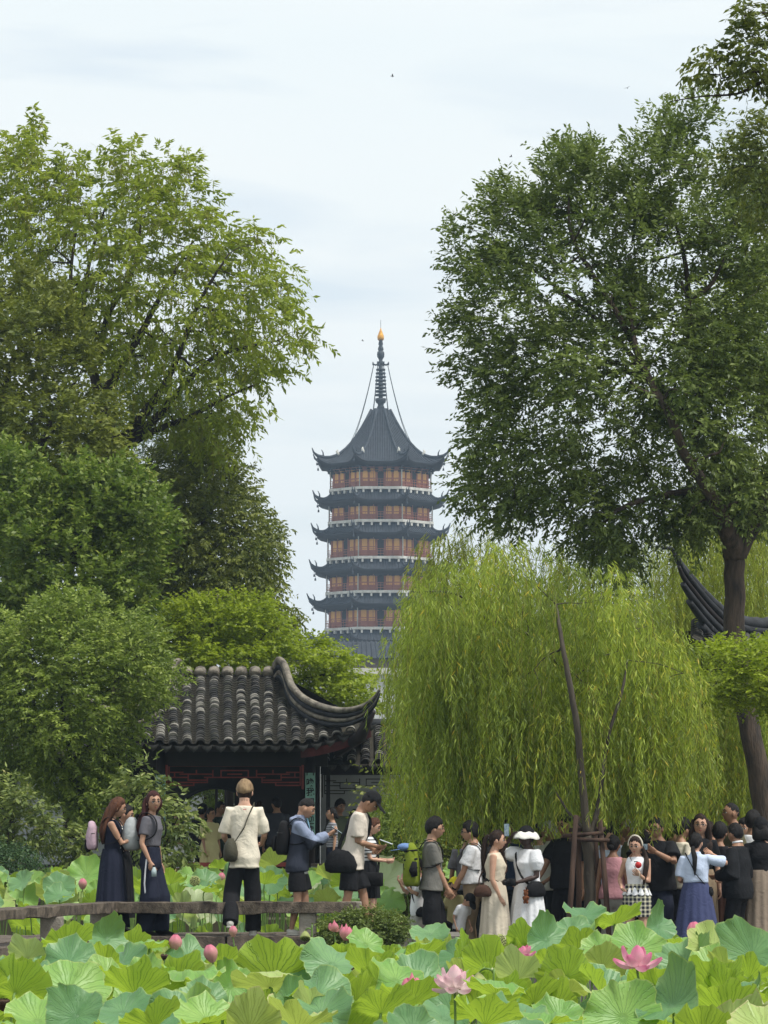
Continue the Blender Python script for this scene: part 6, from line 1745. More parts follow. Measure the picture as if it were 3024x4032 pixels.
def hair_mat(n, a, c):
    return mat('hair_' + n, a, c, rough=.6, scale=5, bump=.6, bscale=34, stretch=(5, 5, .5), spec=.18)
HAIR = {'black': hair_mat('black', (.010, .009, .009), (.022, .019, .018)), 'brown': hair_mat('brown', (.05, .022, .014), (.13, .055, .03)), 'red': hair_mat('red', (.03, .010, .010), (.08, .025, .022)),
        'blond': hair_mat('blond', (.20, .13, .07), (.36, .25, .14)), 'grey': hair_mat('grey', (.30, .30, .30), (.52, .52, .50)), 'dbrown': hair_mat('dbrown', (.016, .010, .008), (.045, .026, .018))}
M_eyew = mat('eye_white', (.62, .60, .57), rough=.3); M_iris = mat('eye_dark', (.02, .014, .01), rough=.2)
M_lip = mat('lips', (.36, .11, .09), rough=.45); M_lipd = mat('lips_dark', (.10, .035, .035), rough=.45)
M_brow = mat('brow', (.03, .022, .018), rough=.7); M_rim = mat('glasses_rim', (.02, .02, .022), rough=.3); M_rimg = mat('thin_rim', (.16, .11, .08), rough=.4)
M_shoe_w = cloth('shoe_white', lin(210, 206, 196)); M_shoe_b = cloth('shoe_black', lin(34, 32, 32)); M_phone = mat('phone_body', (.02, .022, .028), rough=.25, spec=.6); M_phone_b = mat('phone_blue', lin(84, 110, 126), lin(60, 84, 100), rough=.3)
M_screen = mat('phone_screen', lin(120, 150, 170), lin(200, 214, 220), rough=.2, scale=30)

PENDING = []        # (object, materials, extra V, extra F, extra material index, wrinkle amplitude, seed)
def pend(name, parent, V, Fc, mats, voxel, extra=None, wr=0.0, seed=0, smooth_it=3):
    me = np_mesh(name, np.array([tuple(v) for v in V], np.float32), Fc, mats)
    o = link(name, me, parent)
    md = o.modifiers.new('r', 'REMESH'); md.mode = 'VOXEL'; md.voxel_size = voxel; md.adaptivity = 0
    if smooth_it:
        m2 = o.modifiers.new('s', 'SMOOTH'); m2.iterations = smooth_it; m2.factor = .5
    PENDING.append((o, mats, extra, wr, seed))
    return o
def finish_pending():
    dg = bpy.context.evaluated_depsgraph_get(); dg.update()
    new = []
    for o, mats, extra, wr, seed in PENDING:
        ev = o.evaluated_get(dg); me = ev.data
        nv = len(me.vertices); V = np.empty(nv * 3, np.float32); me.vertices.foreach_get('co', V); V = V.reshape(-1, 3)
        Nn = np.empty(nv * 3, np.float32); me.vertices.foreach_get('normal', Nn); Nn = Nn.reshape(-1, 3)
        nl = len(me.loops); li = np.empty(nl, np.int32); me.loops.foreach_get('vertex_index', li)
        npoly = len(me.polygons); lt = np.empty(npoly, np.int32); me.polygons.foreach_get('loop_total', lt)
        faces = []
        st = np.concatenate([[0], np.cumsum(lt)[:-1]])
        for k in (3, 4):
            w_ = np.where(lt == k)[0]
            if len(w_): faces.append(li[st[w_][:, None] + np.arange(k)[None, :]])
        if wr:
            p = V + seed * .37
            d = np.sin(p[:, 2] * 21 + 3.1 * np.sin(p[:, 0] * 9 + seed) + 2.2 * np.sin(p[:, 1] * 11)) * .5 + np.sin(p[:, 0] * 27 + p[:, 2] * 17 + 2.4 * np.sin(p[:, 2] * 8 + seed)) * .35 + np.sin(p[:, 1] * 35 - p[:, 2] * 23) * .2
            V = V + Nn * (wr * d)[:, None]
        new.append((o, V, faces, npoly, mats, extra))
    for o, V, faces, npoly, mats, extra in new:
        o.modifiers.clear()
        name = o.name.split('.')[0]
        mi = None
        if extra is not None and len(extra.V):
            off = len(V); V = np.vstack([V, np.array(extra.V, np.float32)])
            fl = [tuple(map(int, f)) for a in faces for f in a] + [tuple(i + off for i in f) for f in extra.F]
            mi = [0] * sum(len(a) for a in faces) + list(extra.M)
            me = np_mesh(name, V, fl, mats, mi)
        else:
            me = np_mesh(name, V, faces, mats)
        old = o.data; o.data = me; bpy.data.meshes.remove(old)
    PENDING.clear()

def head_pt(az, el, hs=1.0):
    """az 0 = front (-y), degrees; unit: head height about .132"""
    a, e = math.radians(az), math.radians(el)
    dx, dy, dz = math.sin(a) * math.cos(e), -math.cos(a) * math.cos(e), math.sin(e)
    lowk = max(0, -dz)
    x = .0455 * dx * (1 - .30 * lowk ** 1.4)
    y = .0555 * dy * ((1.04 if dy > 0 else .95)) * (1 - (.32 if dy > 0 else .04) * lowk)
    z = .066 * dz
    if dy < 0:
        aa = az if az < 180 else az - 360
        g = math.exp(-(aa / 9.5) ** 2)
        pr = np.interp(el, [-24, -17, -10, 0, 12, 20], [0, .9, 1.0, .5, .15, 0])
        y -= .0135 * g * pr
        y -= .003 * math.exp(-(aa / 30) ** 2) * math.exp(-((el - 16) / 7) ** 2)
        y += .004 * (math.exp(-((abs(aa) - 21) / 9) ** 2)) * math.exp(-((el - 3) / 8) ** 2)
        y -= .005 * math.exp(-(aa / 22) ** 2) * math.exp(-((el + 50) / 12) ** 2)
        y -= .003 * math.exp(-(aa / 16) ** 2) * math.exp(-((el + 29) / 5) ** 2)
    return Vector((x, y, z)) * hs
def ell(mb, c, r, m=0, nu=8, nv=5, rot=None):
    V = []; Fq = []
    for i in range(nv + 1):
        e = -PI / 2 + PI * i / nv
        for j in range(nu):
            a = 2 * PI * j / nu; p = Vector((r[0] * math.cos(e) * math.cos(a), r[1] * math.cos(e) * math.sin(a), r[2] * math.sin(e)))
            V.append((rot @ p if rot is not None else p) + c)
    for i in range(nv):
        for j in range(nu): Fq.append((i * nu + j, i * nu + (j + 1) % nu, (i + 1) * nu + (j + 1) % nu, (i + 1) * nu + j))
    mb.add(V, Fq, m)

def ik(a, b, l1, l2, pole):
    d = b - a; L_ = d.length
    if L_ > (l1 + l2) * .995: b = a + d.normalized() * (l1 + l2) * .995; d = b - a; L_ = d.length
    x = (l1 * l1 - l2 * l2 + L_ * L_) / (2 * L_); h = math.sqrt(max(l1 * l1 - x * x, 0))
    u = d.normalized(); p = pole - u * pole.dot(u)
    if p.length < 1e-4: p = Vector((0, 1, 0))
    return a + u * x + p.normalized() * h, b

def hand(mb, wr, d, nrm, H, curl=35, side=1, k=1.0):
    """palm and five fingers; d along the hand, nrm the way the palm faces"""
    d = d.normalized(); nrm = (nrm - d * nrm.dot(d)).normalized(); s = d.cross(nrm) * side
    S_ = H * k
    mb.loft([wr - d * .006 * S_, wr + d * .012 * S_, wr + d * .032 * S_, wr + d * .052 * S_], [.014 * S_, .020 * S_, .0245 * S_, .023 * S_], [.011 * S_, .0105 * S_, .010 * S_, .0085 * S_], ref=s, n=8)
    for i, (off, ln) in enumerate(((-.0175, .036), (-.006, .043), (.006, .046), (.0175, .042))):
        p = wr + d * .050 * S_ + s * off * S_; P = [p - d * .008 * S_]; a = 0; dd = d
        P.append(p)
        for q in range(3):
            a += math.radians(curl * (.6 + .3 * q)); v = d * math.cos(a) + nrm * math.sin(a)
            p = p + v * ln * S_ * (.42, .33, .25)[q]; P.append(p)
        r = .0052 * S_
        mb.loft(P, [r * 1.05, r * 1.05, r, r * .9, r * .7], n=6)
    p = wr + d * .014 * S_ + s * .018 * S_; v = (d * .7 + s * .65 + nrm * .35).normalized(); p2 = p + v * .026 * S_; p3 = p2 + (d * .9 + nrm * .5 + s * .1).normalized() * .020 * S_
    mb.loft([p - v * .01 * S_, p, p2, p3], [.0075 * S_, .0072 * S_, .0062 * S_, .0045 * S_], n=6)

def person(x, top, Y, h, label, skin='light', hair=('short', 'black'), shirt=None, lower=None, arms=None, lean=0.0, hy=0.0, hp=0.0, ground=0.0, H=None, stout=.93, feet=None,
           glasses=None, shoes='b', fine=False, hs=1.08, hat=None, female=False, curl=(35, 35), face=True, legs=True, group=None, roll=0, sash=None, palm=None):
    ztop = at(x, top, Y).z; ln = math.radians(lean)
    if H is None: H = (ztop - ground) / (.52 + .48 * math.cos(ln)) / (1.0 if not hp else (1 - .0004 * abs(hp)))
    gx = at(x, 3300, Y).x
    root = empty('person', (gx, Y, ground), math.radians(h)); tag(root, label, 'person', group)
    rs = random.Random(int(x * 7 + top)); seed = rs.random() * 10
    vox = .013 if fine else .0175
    def bend(l, f, u):
        """body frame (left, forward, up), in heights -> local metres"""
        if u > .52:
            c, s = math.cos(ln), math.sin(ln); du = u - .52; f, u = f * c + du * s, .52 + du * c - f * s
        return Vector((l, -f, u)) * H
    def raw(l, f, u): return Vector((l, -f, u)) * H
    w = stout; shw = (.090 if female else .099) * (1 + .4 * (w - 1))
    if hs > 1.15: shw *= .95
    # torso rings: (height, half width, half depth, forward shift)
    if female: T = [(.46, .080, .060, -.004), (.50, .093, .068, -.006), (.55, .090, .064, -.004), (.62, .070, .052, 0), (.67, .074, .054, .004), (.735, .082, .068, .008), (.78, .086, .056, 0), (.812, .080, .042, -.004), (.835, .045, .034, -.006), (.86, .028, .028, -.002)]
    else: T = [(.46, .078, .060, -.002), (.50, .088, .064, -.004), (.56, .084, .060, 0), (.62, .080, .057, .004), (.68, .086, .060, .004), (.74, .092, .062, .002), (.785, .095, .056, -.002), (.815, .084, .043, -.006), (.838, .052, .036, -.006), (.865, .033, .033, -.002)]
    tw = lambda z_: (1 + (w - 1) * (1.3 if .5 < z_ < .75 else .8))
    B = MB()
    hemz = [None]
    def torso(mb, grow=0.0, z0=.46, z1=.87, scale=1.0, drop=None, loose=0.0):
        P = []; A = []; D = []
        if z0 < .46:
            lo_ = loose; P.append(raw(0, T[0][3], z0)); A.append((T[1][1] * tw(.5) + grow + lo_) * H); D.append((T[1][2] * tw(.5) + grow + lo_ * .8) * H)
        for z_, a_, d_, f_ in T:
            if z_ < z0 - 1e-6 or z_ > z1: continue
            lo_ = loose * max(0, min(1, (.78 - z_) / .25))
            P.append(bend(0, f_, z_)); A.append((a_ * tw(z_) * scale + grow + lo_) * H); D.append((d_ * tw(z_) * scale + grow + lo_ * .8) * H)
        mb.loft(P, A, D, ref=(1, 0, 0), n=20, p=2.3)
    torso(B)
    # neck and chin base
    hc0 = bend(0, .012, .895); nb = bend(0, -.002, .845)
    nr = .029 if female else .034
    B.loft([nb, bend(0, .004, .87), bend(0, .012, .905)], [nr * 1.1 * H, nr * H, nr * H], n=12)
    # arms
    sides = {'L': 1, 'R': -1}; A_ = {}
    arms = arms or {}
    for k, sg in sides.items():
        sh = bend(sg * shw * 1.0, -.002, .808)
        tgt = arms.get(k, 'down')
        if tgt == 'down': wv = raw(sg * (shw + .045 + .02 * (w - 1)), .012 + math.sin(ln) * .22, .485 if H > 1.3 else .5); pole = Vector((sg * .3, .9, .1))
        else:
            wv = raw(*tgt[:3]); pole = Vector((sg * .32, .5, -.8)) if len(tgt) < 4 else Vector((tgt[3][0], -tgt[3][1], tgt[3][2]))
        el, wv = ik(sh, wv, .172 * H, .150 * H, pole)
        A_[k] = (sh, el, wv)
        fat = (.9 if female else 1.0) * (1 + .5 * (w - 1))
        P = [bend(sg * shw * .55, 0, .80), sh, sh.lerp(el, .4), el, el.lerp(wv, .25), el.lerp(wv, .7), wv, wv + (wv - el).normalized() * .01 * H]
        R_ = [.028, .032, .0275, .0215, .0225, .0175, .0145, .0135]
        B.loft(P, [r * fat * H for r in R_], n=10, ref=(0, 1, .1))
    # legs
    hipw = .047 if female else .045
    feet = feet or ((.055, 0, .045), (-.055, .01, .045)); Lg = []
    for i, sg in enumerate((1, -1)):
        hp_ = raw(sg * hipw, 0, .50); an = raw(*feet[i]); kn, an = ik(hp_, an, .235 * H, .225 * H, Vector((sg * .1, -1, 0)))
        Lg.append((hp_, kn, an))
        fat = (1 + .6 * (w - 1))
        if legs:
            R_ = [.050, .049, .041, .031, .033, .034, .024, .019, .020]
            P = [hp_ + Vector((0, 0, .01)) * H, hp_.lerp(kn, .2), hp_.lerp(kn, .6), kn, kn.lerp(an, .2), kn.lerp(an, .4), kn.lerp(an, .75), an, an + Vector((0, 0, -.02 * H))]
            B.loft(P, [r * fat * H for r in R_], n=12, ref=(1, 0, 0))
    # head
    Rh = Matrix.Rotation(math.radians(hy), 3, 'Z') @ Matrix.Rotation(-0.0, 3, 'X') @ Matrix.Rotation(ln * .55 + math.radians(hp), 3, 'X') @ Matrix.Rotation(math.radians(roll), 3, 'Y')
    neck_top = bend(0, .008, .868)
    hcl = Vector((0, -.010, (.132 - .066 * hs) if hs < 1.16 else .058 * hs)) * H
    hc = neck_top + (Rh @ hcl)
    HS = H * hs
    X = MB(); nu, nv = (32, 24) if fine else (24, 18)
    def HP(az, el, k=1.0, add=0.0):
        p = head_pt(az, el); p = p * k
        if add: p = p + p.normalized() * add
        return hc + Rh @ (p * HS)
    V = []; Fq = []
    for i in range(nv + 1):
        e = -90 + 180 * i / nv
        for j in range(nu): V.append(HP(-180 + 360 * j / nu, e))
    for i in range(nv):
        for j in range(nu): Fq.append((i * nu + j, i * nu + (j + 1) % nu, (i + 1) * nu + (j + 1) % nu, (i + 1) * nu + j))
    X.add(V, Fq, 0)
    X.loft([bend(0, 0, .86), bend(0, .012, .90), hc + Rh @ Vector((0, .006, -.03)) * HS], [nr * H * .98, nr * H * .95, nr * HS * .9], n=12, m=0)
    for sg in (-1, 1):
        c = HP(sg * 92, -6); ell(X, c, (.0065 * HS, .011 * HS, .018 * HS), 0, rot=Rh)
    if face:
        for sg in (-1, 1):
            ell(X, HP(sg * 21, 1.5, .985), (.0135 * HS, .004 * HS, .0062 * HS), 1, rot=Rh @ Matrix.Rotation(math.radians(sg * 16), 3, 'Z'))
            ell(X, HP(sg * 20, 1.5, 1.0), (.0072 * HS, .003 * HS, .0068 * HS), 2, rot=Rh)
            # lid and lash line, brow
            X.loft([HP(sg * 10, 3, 1.0, .0015), HP(sg * 20, 6.5, 1.0, .002), HP(sg * 33, 3, 1.0, .0015)], [.0026 * HS] * 3, n=4, m=2)
            X.loft([HP(sg * 9, 15, 1.0, .001), HP(sg * 20, 19, 1.0, .001), HP(sg * 34, 14, 1.0, .0)], [.003 * HS, .004 * HS, .002 * HS], n=5, m=3)
        X.loft([HP(-13, -31, 1.0, -.0005), HP(-5, -30, 1.0, .0012), HP(5, -30, 1.0, .0012), HP(13, -31, 1.0, -.0005)], [.001 * HS, .0026 * HS, .0026 * HS, .001 * HS], [.002 * HS, .0052 * HS, .0052 * HS, .002 * HS], ref=(0, 1, 0), n=6, m=4)
        for sg in (-1, 1): ell(X, HP(sg * 6, -17.5, 1.0, -.001), (.002 * HS, .0015 * HS, .0015 * HS), 3)
    for i, (k, sg) in enumerate(sides.items()):
        sh, el, wv = A_[k]
        d = (wv - el).normalized(); inward = Vector((-sg, -.2, 0)) if arms.get(k, 'down') == 'down' else Vector((-sg * .5, .3, .6))
        if palm and k in palm: inward = Vector(palm[k])
        hand(X, wv, d, inward, H, curl[i], side=sg * (1 if True else -1), k=.98 if not female else .9)
    bm_ = [skin_mat(skin), M_eyew, M_iris, M_brow, M_lipd if skin == 'dark' else M_lip]
    pend('body', root, B.V, B.F, bm_, vox, extra=X, smooth_it=2)
    # hair
    ht, hcol = hair
    hm_ = HAIR[hcol]
    def hair_cap(vol=.09, front=34, sidey=-4, back=-34, topx=.03, lowside=62, part=0):
        V = []; nu, nv = 40, 26
        for i in range(nv + 1):
            e = -90 + 180 * i / nv
            for j in range(nu):
                az = -180 + 360 * j / nu; aa = abs(az)
                fr = front + 5 * math.sin(az * .09 + seed) + 3 * math.sin(az * .31 + seed * 2)
                lim = np.interp(aa, [0, 45, lowside, lowside + 16, 105, 125, 180], [fr, fr - 2, fr - 14, sidey, sidey + 4, back + 8, back])
                k = 1 / (1 + math.exp(-(e - lim) / 3.0))
                vv = vol * (1 + .10 * math.sin(az * .23 + e * .2 + seed * 3) + .06 * math.sin(az * .6 + seed)) + topx * max(0, math.sin(math.radians(e)))
                V.append(HP(az, e, (1 + vv + .045 * rs.uniform(-1, 1)) * k + .86 * (1 - k)))
        Fq = [(i * nu + j, i * nu + (j + 1) % nu, (i + 1) * nu + (j + 1) % nu, (i + 1) * nu + j) for i in range(nv) for j in range(nu)]
        return V, Fq
    hb = MB()
    if ht == 'short': hb.add(*hair_cap())
    elif ht == 'thick': hb.add(*hair_cap(.14, 30, -8, -38, .08))
    elif ht == 'bowl': hb.add(*hair_cap(.19, 22, 0, -14, .02, lowside=66))
    elif ht == 'buzz': hb.add(*hair_cap(.035, 42, 8, -26, .01))
    elif ht == 'fade': hb.add(*hair_cap(.06, 32, 12, -8, .07))
    elif ht == 'bald': hb.add(*hair_cap(.035, 66, 8, -30, -.02))
    elif ht in ('long', 'longfront', 'pony', 'bun', 'lowpony', 'bob'):
        hb.add(*hair_cap(.09 if ht != 'bob' else .13, 36, -30 if ht in ('long', 'longfront', 'bob') else -6, -60 if ht in ('long', 'longfront', 'bob') else -42, .03, lowside=58))
    def strand(P, A, D, n=18, ph=0):
        """a fall of hair with locks: ridged cross-section"""
        P = smooth_path(P, 3); A = lerp_list(A, len(P)); D = lerp_list(D, len(P)); V, Fq = loft(P, [a * HS for a in A], [d * HS for d in D], ref=(1, 0, 0), n=n)
        V = [Vector(v) for v in V]
        for i, c in enumerate(P):
            for j in range(n):
                v = V[i * n + j]; V[i * n + j] = c + (v - c) * (1 + .13 * math.cos(4.5 * 2 * PI * j / n * 1.0 + i * .25 + ph) + .05 * math.sin(i * 1.7 + j * 2.3))
        hb.add(V, Fq)
    rel = lambda l, f, u: hc + Rh @ Vector((l, -f, u)) * HS
    bd = lambda l, f, u: bend(l, f, u)
    if ht in ('long', 'longfront'):
        strand([rel(0, -.02, .03), rel(0, -.044, -.03), bd(0, -.06, .80), bd(0, -.072, .73), bd(0, -.066, .655)], [.040, .052, .062, .060, .022], [.02, .026, .028, .022, .008])
        for sg in ((-1, 1) if ht == 'longfront' else (-1, 1)):
            strand([rel(sg * .038, .0, .035), rel(sg * .05, .004, -.02), bd(sg * .058, .01, .82), bd(sg * .062, .052, .775), bd(sg * .056, .062, .70)] if ht == 'longfront' else [rel(sg * .036, -.012, .03), rel(sg * .048, -.018, -.02), bd(sg * .05, -.03, .82), bd(sg * .06, -.055, .75), bd(sg * .05, -.06, .68)],
                   [.014, .020, .024, .022, .006], [.014, .02, .018, .014, .005], n=12, ph=sg)
    if ht == 'bob':
        strand([rel(0, -.02, .02), rel(0, -.044, -.03), rel(0, -.046, -.075)], [.044, .055, .05], [.026, .03, .02])
    if ht == 'pony':
        strand([rel(0, -.050, .022), rel(0, -.078, .018), bd(0, -.085, .86), bd(0, -.088, .77), bd(0, -.075, .68)], [.012, .017, .022, .020, .005], [.012, .017, .020, .018, .005], n=12)
    if ht == 'lowpony':
        strand([rel(0, -.050, -.03), rel(0, -.066, -.045), bd(0, -.075, .82), bd(0, -.085, .75), bd(0, -.07, .68)], [.012, .015, .019, .016, .004], [.012, .014, .017, .014, .004], n=12)
    if ht == 'bun':
        ell(hb, rel(0, -.068, -.018), (.024 * HS, .022 * HS, .023 * HS), 0, 12, 8)
    if hat != 'fullcap':
        hb.build('hair', hm_, root)
    # glasses
    if glasses:
        g = MB()
        for sg in (-1, 1):
            c = HP(sg * 21, 1, 1.0, .007); P = [c + Rh @ Vector((.0145 * math.cos(t), 0, .011 * math.sin(t))) * HS for t in np.linspace(0, 2 * PI, 13)]
            g.tube(P, (.0010 if glasses == 'thin' else .0022) * HS, n=5, cap=False)
            g.tube([HP(sg * 36, 2, 1.0, .006), HP(sg * 62, 1, 1.05), HP(sg * 88, 1, 1.08)], .0016 * HS, n=4)
        g.tube([HP(-9, 2, 1.0, .007), HP(9, 2, 1.0, .007)], .0016 * HS, n=4)
        g.build('glasses', M_rimg if glasses == 'thin' else M_rim, root)
    # garments
    if shirt:
        kind, sm, sl, hem = shirt[:4]; loose = shirt[4] if len(shirt) > 4 else .012
        S_ = MB(); torso(S_, .009, z0=hem, z1=.846, loose=loose)
        if hem < .47:
            pass
        for k, sg in sides.items():
            if sl <= 0:
                S_.loft([bend(sg * shw * .45, 0, .80), bend(sg * shw * .85, 0, .815)], [.038 * H, .026 * H], n=10); continue
            sh, el, wv = A_[k]
            fr = sl
            pts = [bend(sg * shw * .5, 0, .80), sh]; rr_ = [.034, .037]
            up = min(fr, .5) / .5
            pts.append(sh.lerp(el, .55 * up)); rr_.append(.036 + loose * .55)
            if fr <= .5: pts.append(sh.lerp(el, up)); rr_.append(.036 + loose * .75)
            else:
                q = (fr - .5) / .5; pts += [el, el.lerp(wv, q * .5), el.lerp(wv, q)]; rr_ += [.033 + loose, .031 + loose * .6, .026 + loose * .4]
            if kind == 'puff': rr_ = [.036, .050, .060, .036][:len(rr_)]
            fat = (.92 if female else 1.0) * (1 + .5 * (w - 1))
            S_.loft(pts, [r * fat * H for r in rr_], n=12, ref=(0, 1, .1))
        if kind in ('jacket', 'hood', 'suit', 'polo', 'collar'):
            S_.loft([bend(0, -.004, .835), bend(0, -.004, .862 if kind != 'hood' else .875)], [.047 * H, .040 * H if kind != 'hood' else .05 * H], [.040 * H, .038 * H], n=12)
        if kind == 'hood':
            S_.loft([bend(0, -.03, .85), bend(0, -.058, .835), bend(0, -.06, .80)], [.055 * H, .06 * H, .03 * H], [.02 * H, .028 * H, .02 * H], n=12)
        so2 = pend('shirt' if kind not in ('jacket', 'hood', 'suit') else 'jacket', root, S_.V, S_.F, [sm], vox * .95, wr=(.0060 if loose > .008 else .0035) * (1.3 if kind in ('jacket', 'hood', 'suit') else 1), seed=seed, smooth_it=3)
        if kind == 'hood':
            hv_ = MB(); hv_.loft([bend(0, .045, .86), bend(0, .064, .80), bend(0, .075, .70), bend(0, .07, .56)], [.012 * H, .010 * H, .008 * H, .008 * H], [.006 * H] * 4, n=6); hv_.build('zip', cloth('zip', lin(120, 160, 180)), root)
        if kind == 'frill':
            fb = MB(); V = []; n_ = 72
            for i, (z_, g_) in enumerate(((.605, .012), (.58, .022), (.545, .036), (.54, .035))):
                for j in range(n_):
                    a = 2 * PI * j / n_; rp = 1 + (.0 if i == 0 else .08 * i / 3 * math.cos(12 * a + seed))
                    V.append(bend(0, 0, z_) + Vector((math.cos(a) * (.076 + g_) * rp, math.sin(a) * (.058 + g_) * rp, .004 * math.sin(12 * a) * (i > 1))) * H)
            fb.add(V, [(i * n_ + j, i * n_ + (j + 1) % n_, (i + 1) * n_ + (j + 1) % n_, (i + 1) * n_ + j) for i in range(3) for j in range(n_)]); fb.build('frill', sm, root)
    if lower:
        kind, lm_ = lower[:2]; ln_ = lower[2] if len(lower) > 2 else .05; wide = lower[3] if len(lower) > 3 else 1.0
        if kind in ('trousers', 'shorts'):
            S_ = MB(); P = []; A = []; D = []
            for z_, a_, d_, f_ in T:
                if .455 < z_ < .63: P.append(bend(0, f_, z_)); A.append((a_ * tw(z_) + .008) * H); D.append((d_ * tw(z_) + .008) * H)
            P.insert(0, raw(0, 0, .445)); A.insert(0, A[0] * .8); D.insert(0, D[0] * .8)
            S_.loft(P, A, D, ref=(1, 0, 0), n=18, p=2.3)
            for hp_, kn, an in Lg:
                fat = (1 + .6 * (w - 1)) * 1.0
                if kind == 'trousers':
                    P = [hp_, hp_.lerp(kn, .35), kn, kn.lerp(an, .5), an.lerp(kn, .02) + Vector((0, .004 * H, -.022 * H))]; R_ = [.056, .053 * (.9 + .1 * wide), .042 * wide, .040 * wide, .038 * wide]
                else:
                    q = ln_; P = [hp_, hp_.lerp(kn, q * .5), hp_.lerp(kn, q)]; R_ = [.056, .055 * wide, .055 * wide]
                S_.loft(P, [r * fat * H for r in R_], n=14, ref=(1, 0, 0))
            pend('trousers' if kind == 'trousers' else 'shorts', root, S_.V, S_.F, [lm_], vox * 1.05, wr=.004, seed=seed + 3, smooth_it=3)
        else:   # skirt / dress skirt: length to z = ln_
            zt = .625 if kind == 'skirt' else .64; n_ = 72; pl = 14 if kind != 'plain' else 7; V = []; m_ = 12
            dyf = (feet[0][1] + feet[1][1]) / 2
            for i in range(m_ + 1):
                t = i / m_; z_ = zt + (ln_ - zt) * t
                a_ = np.interp(z_, [ln_, .50, .56, zt], [.098 * wide + .05 * wide * (1 - ln_ / .5) * .6, .112 * (.9 + .1 * wide), .107, .088]) * (1 + .5 * (w - 1))
                d_ = a_ * np.interp(t, [0, 1], [.80, .86])
                for j in range(n_):
                    a = 2 * PI * j / n_; rp = 1 + (.015 + .055 * t) * math.cos(pl * a + seed + .8 * math.sin(3 * a + t)) + .03 * t * math.sin(5 * a + seed)
                    c = bend(0, 0, z_) if z_ > .52 else raw(0, dyf * t * .8, z_)
                    V.append(c + Vector((math.cos(a) * a_ * rp * 1.02, math.sin(a) * d_ * rp, 0)) * H)
            S_ = MB(); S_.add(V, [(i * n_ + j, i * n_ + (j + 1) % n_, (i + 1) * n_ + (j + 1) % n_, (i + 1) * n_ + j) for i in range(m_) for j in range(n_)]); S_.add(V[:n_], [tuple(range(n_))])
            S_.build('skirt', lm_, root)
    if sash:
        b = MB(); P = [bend(0, 0, .645), bend(0, 0, .61)]; b.loft(P, [.086 * H * w, .088 * H * w], [.070 * H * w, .071 * H * w], n=20); b.build('belt', sash, root)
    # shoes
    smat = {'b': M_shoe_b, 'w': M_shoe_w}.get(shoes)
    for hp_, kn, an in Lg:
        S_ = MB(); zf = an.z - .045 * H
        f = Vector((0, -1, 0))
        pts = [an + Vector((0, .030 * H, -.024 * H)), an + Vector((0, .008 * H, -.018 * H)), an + Vector((0, -.035 * H, -.024 * H)), an + Vector((0, -.075 * H, -.033 * H)), an + Vector((0, -.098 * H, -.036 * H))]
        S_.loft(pts, [.020 * H, .024 * H, .026 * H, .025 * H, .012 * H], [.019 * H, .025 * H, .019 * H, .011 * H, .008 * H], ref=(1, 0, 0), n=12)
        S_.box(an + Vector((0, -.036 * H, -.0405 * H)), (.048 * H, .135 * H, .008 * H))
        S_.build('shoe', smat or M_shoe_b, root)
    # hats
    if hat and hat != 'fullcap':
        hk, hm2 = hat[0], hat[1]; b = MB(); V = []; nu, nv = 28, 9
        for i in range(nv + 1):
            e = 22 + 68 * i / nv
            for j in range(nu): V.append(HP(-180 + 360 * j / nu, e, 1.19 + (.03 if hk == 'sun' else .02)) )
        b.add(V, [(i * nu + j, i * nu + (j + 1) % nu, (i + 1) * nu + (j + 1) % nu, (i + 1) * nu + j) for i in range(nv) for j in range(nu)], 1 if hk == 'sun' else 0)
        if hk == 'cap':
            V = []
            for i in range(5):
                for j in range(9):
                    az = -52 + 104 * j / 8; base = HP(az, 22, 1.2); fw = Rh @ Vector((0, -1, -.28 - .12 * abs(az) / 52))
                    ext = .062 * HS * math.cos(math.radians(az)) ** .7 * i / 4
                    V.append(base + fw * ext)
            V += [v + Rh @ Vector((0, 0, -.004)) * HS for v in V]
            b.add(V, [(i * 9 + j, i * 9 + j + 1, (i + 1) * 9 + j + 1, (i + 1) * 9 + j) for i in range(4) for j in range(8)] + [(45 + i * 9 + j, 45 + (i + 1) * 9 + j, 45 + (i + 1) * 9 + j + 1, 45 + i * 9 + j + 1) for i in range(4) for j in range(8)], 0)
        if hk == 'sun':
            V = []
            for i in range(5):
                for j in range(nu):
                    az = -180 + 360 * j / nu; p = HP(az, 25 - 3.2 * i, 1.2 + .15 * i); V.append(p + Rh @ Vector((0, 0, -.002 * i * i + .004 * math.sin(az * .1))) * HS)
            V += [v + Vector((0, 0, -.006 * HS)) for v in V]
            b.add(V, [(i * nu + j, i * nu + (j + 1) % nu, (i + 1) * nu + (j + 1) % nu, (i + 1) * nu + j) for i in range(4) for j in range(nu)] + [(5 * nu + i * nu + j, 5 * nu + (i + 1) * nu + j, 5 * nu + (i + 1) * nu + (j + 1) % nu, 5 * nu + i * nu + (j + 1) % nu) for i in range(4) for j in range(nu)], 0)
        b.build('cap' if hk == 'cap' else 'sun_hat', [hm2, hat[2] if len(hat) > 2 else hm2], root)
    Wm = Matrix.Translation(root.location) @ Matrix.Rotation(math.radians(h), 4, 'Z')
    return dict(root=root, H=H, W=Wm, bend=bend, raw=raw, A=A_, hc=hc, Rh=Rh, HS=HS, w=w)

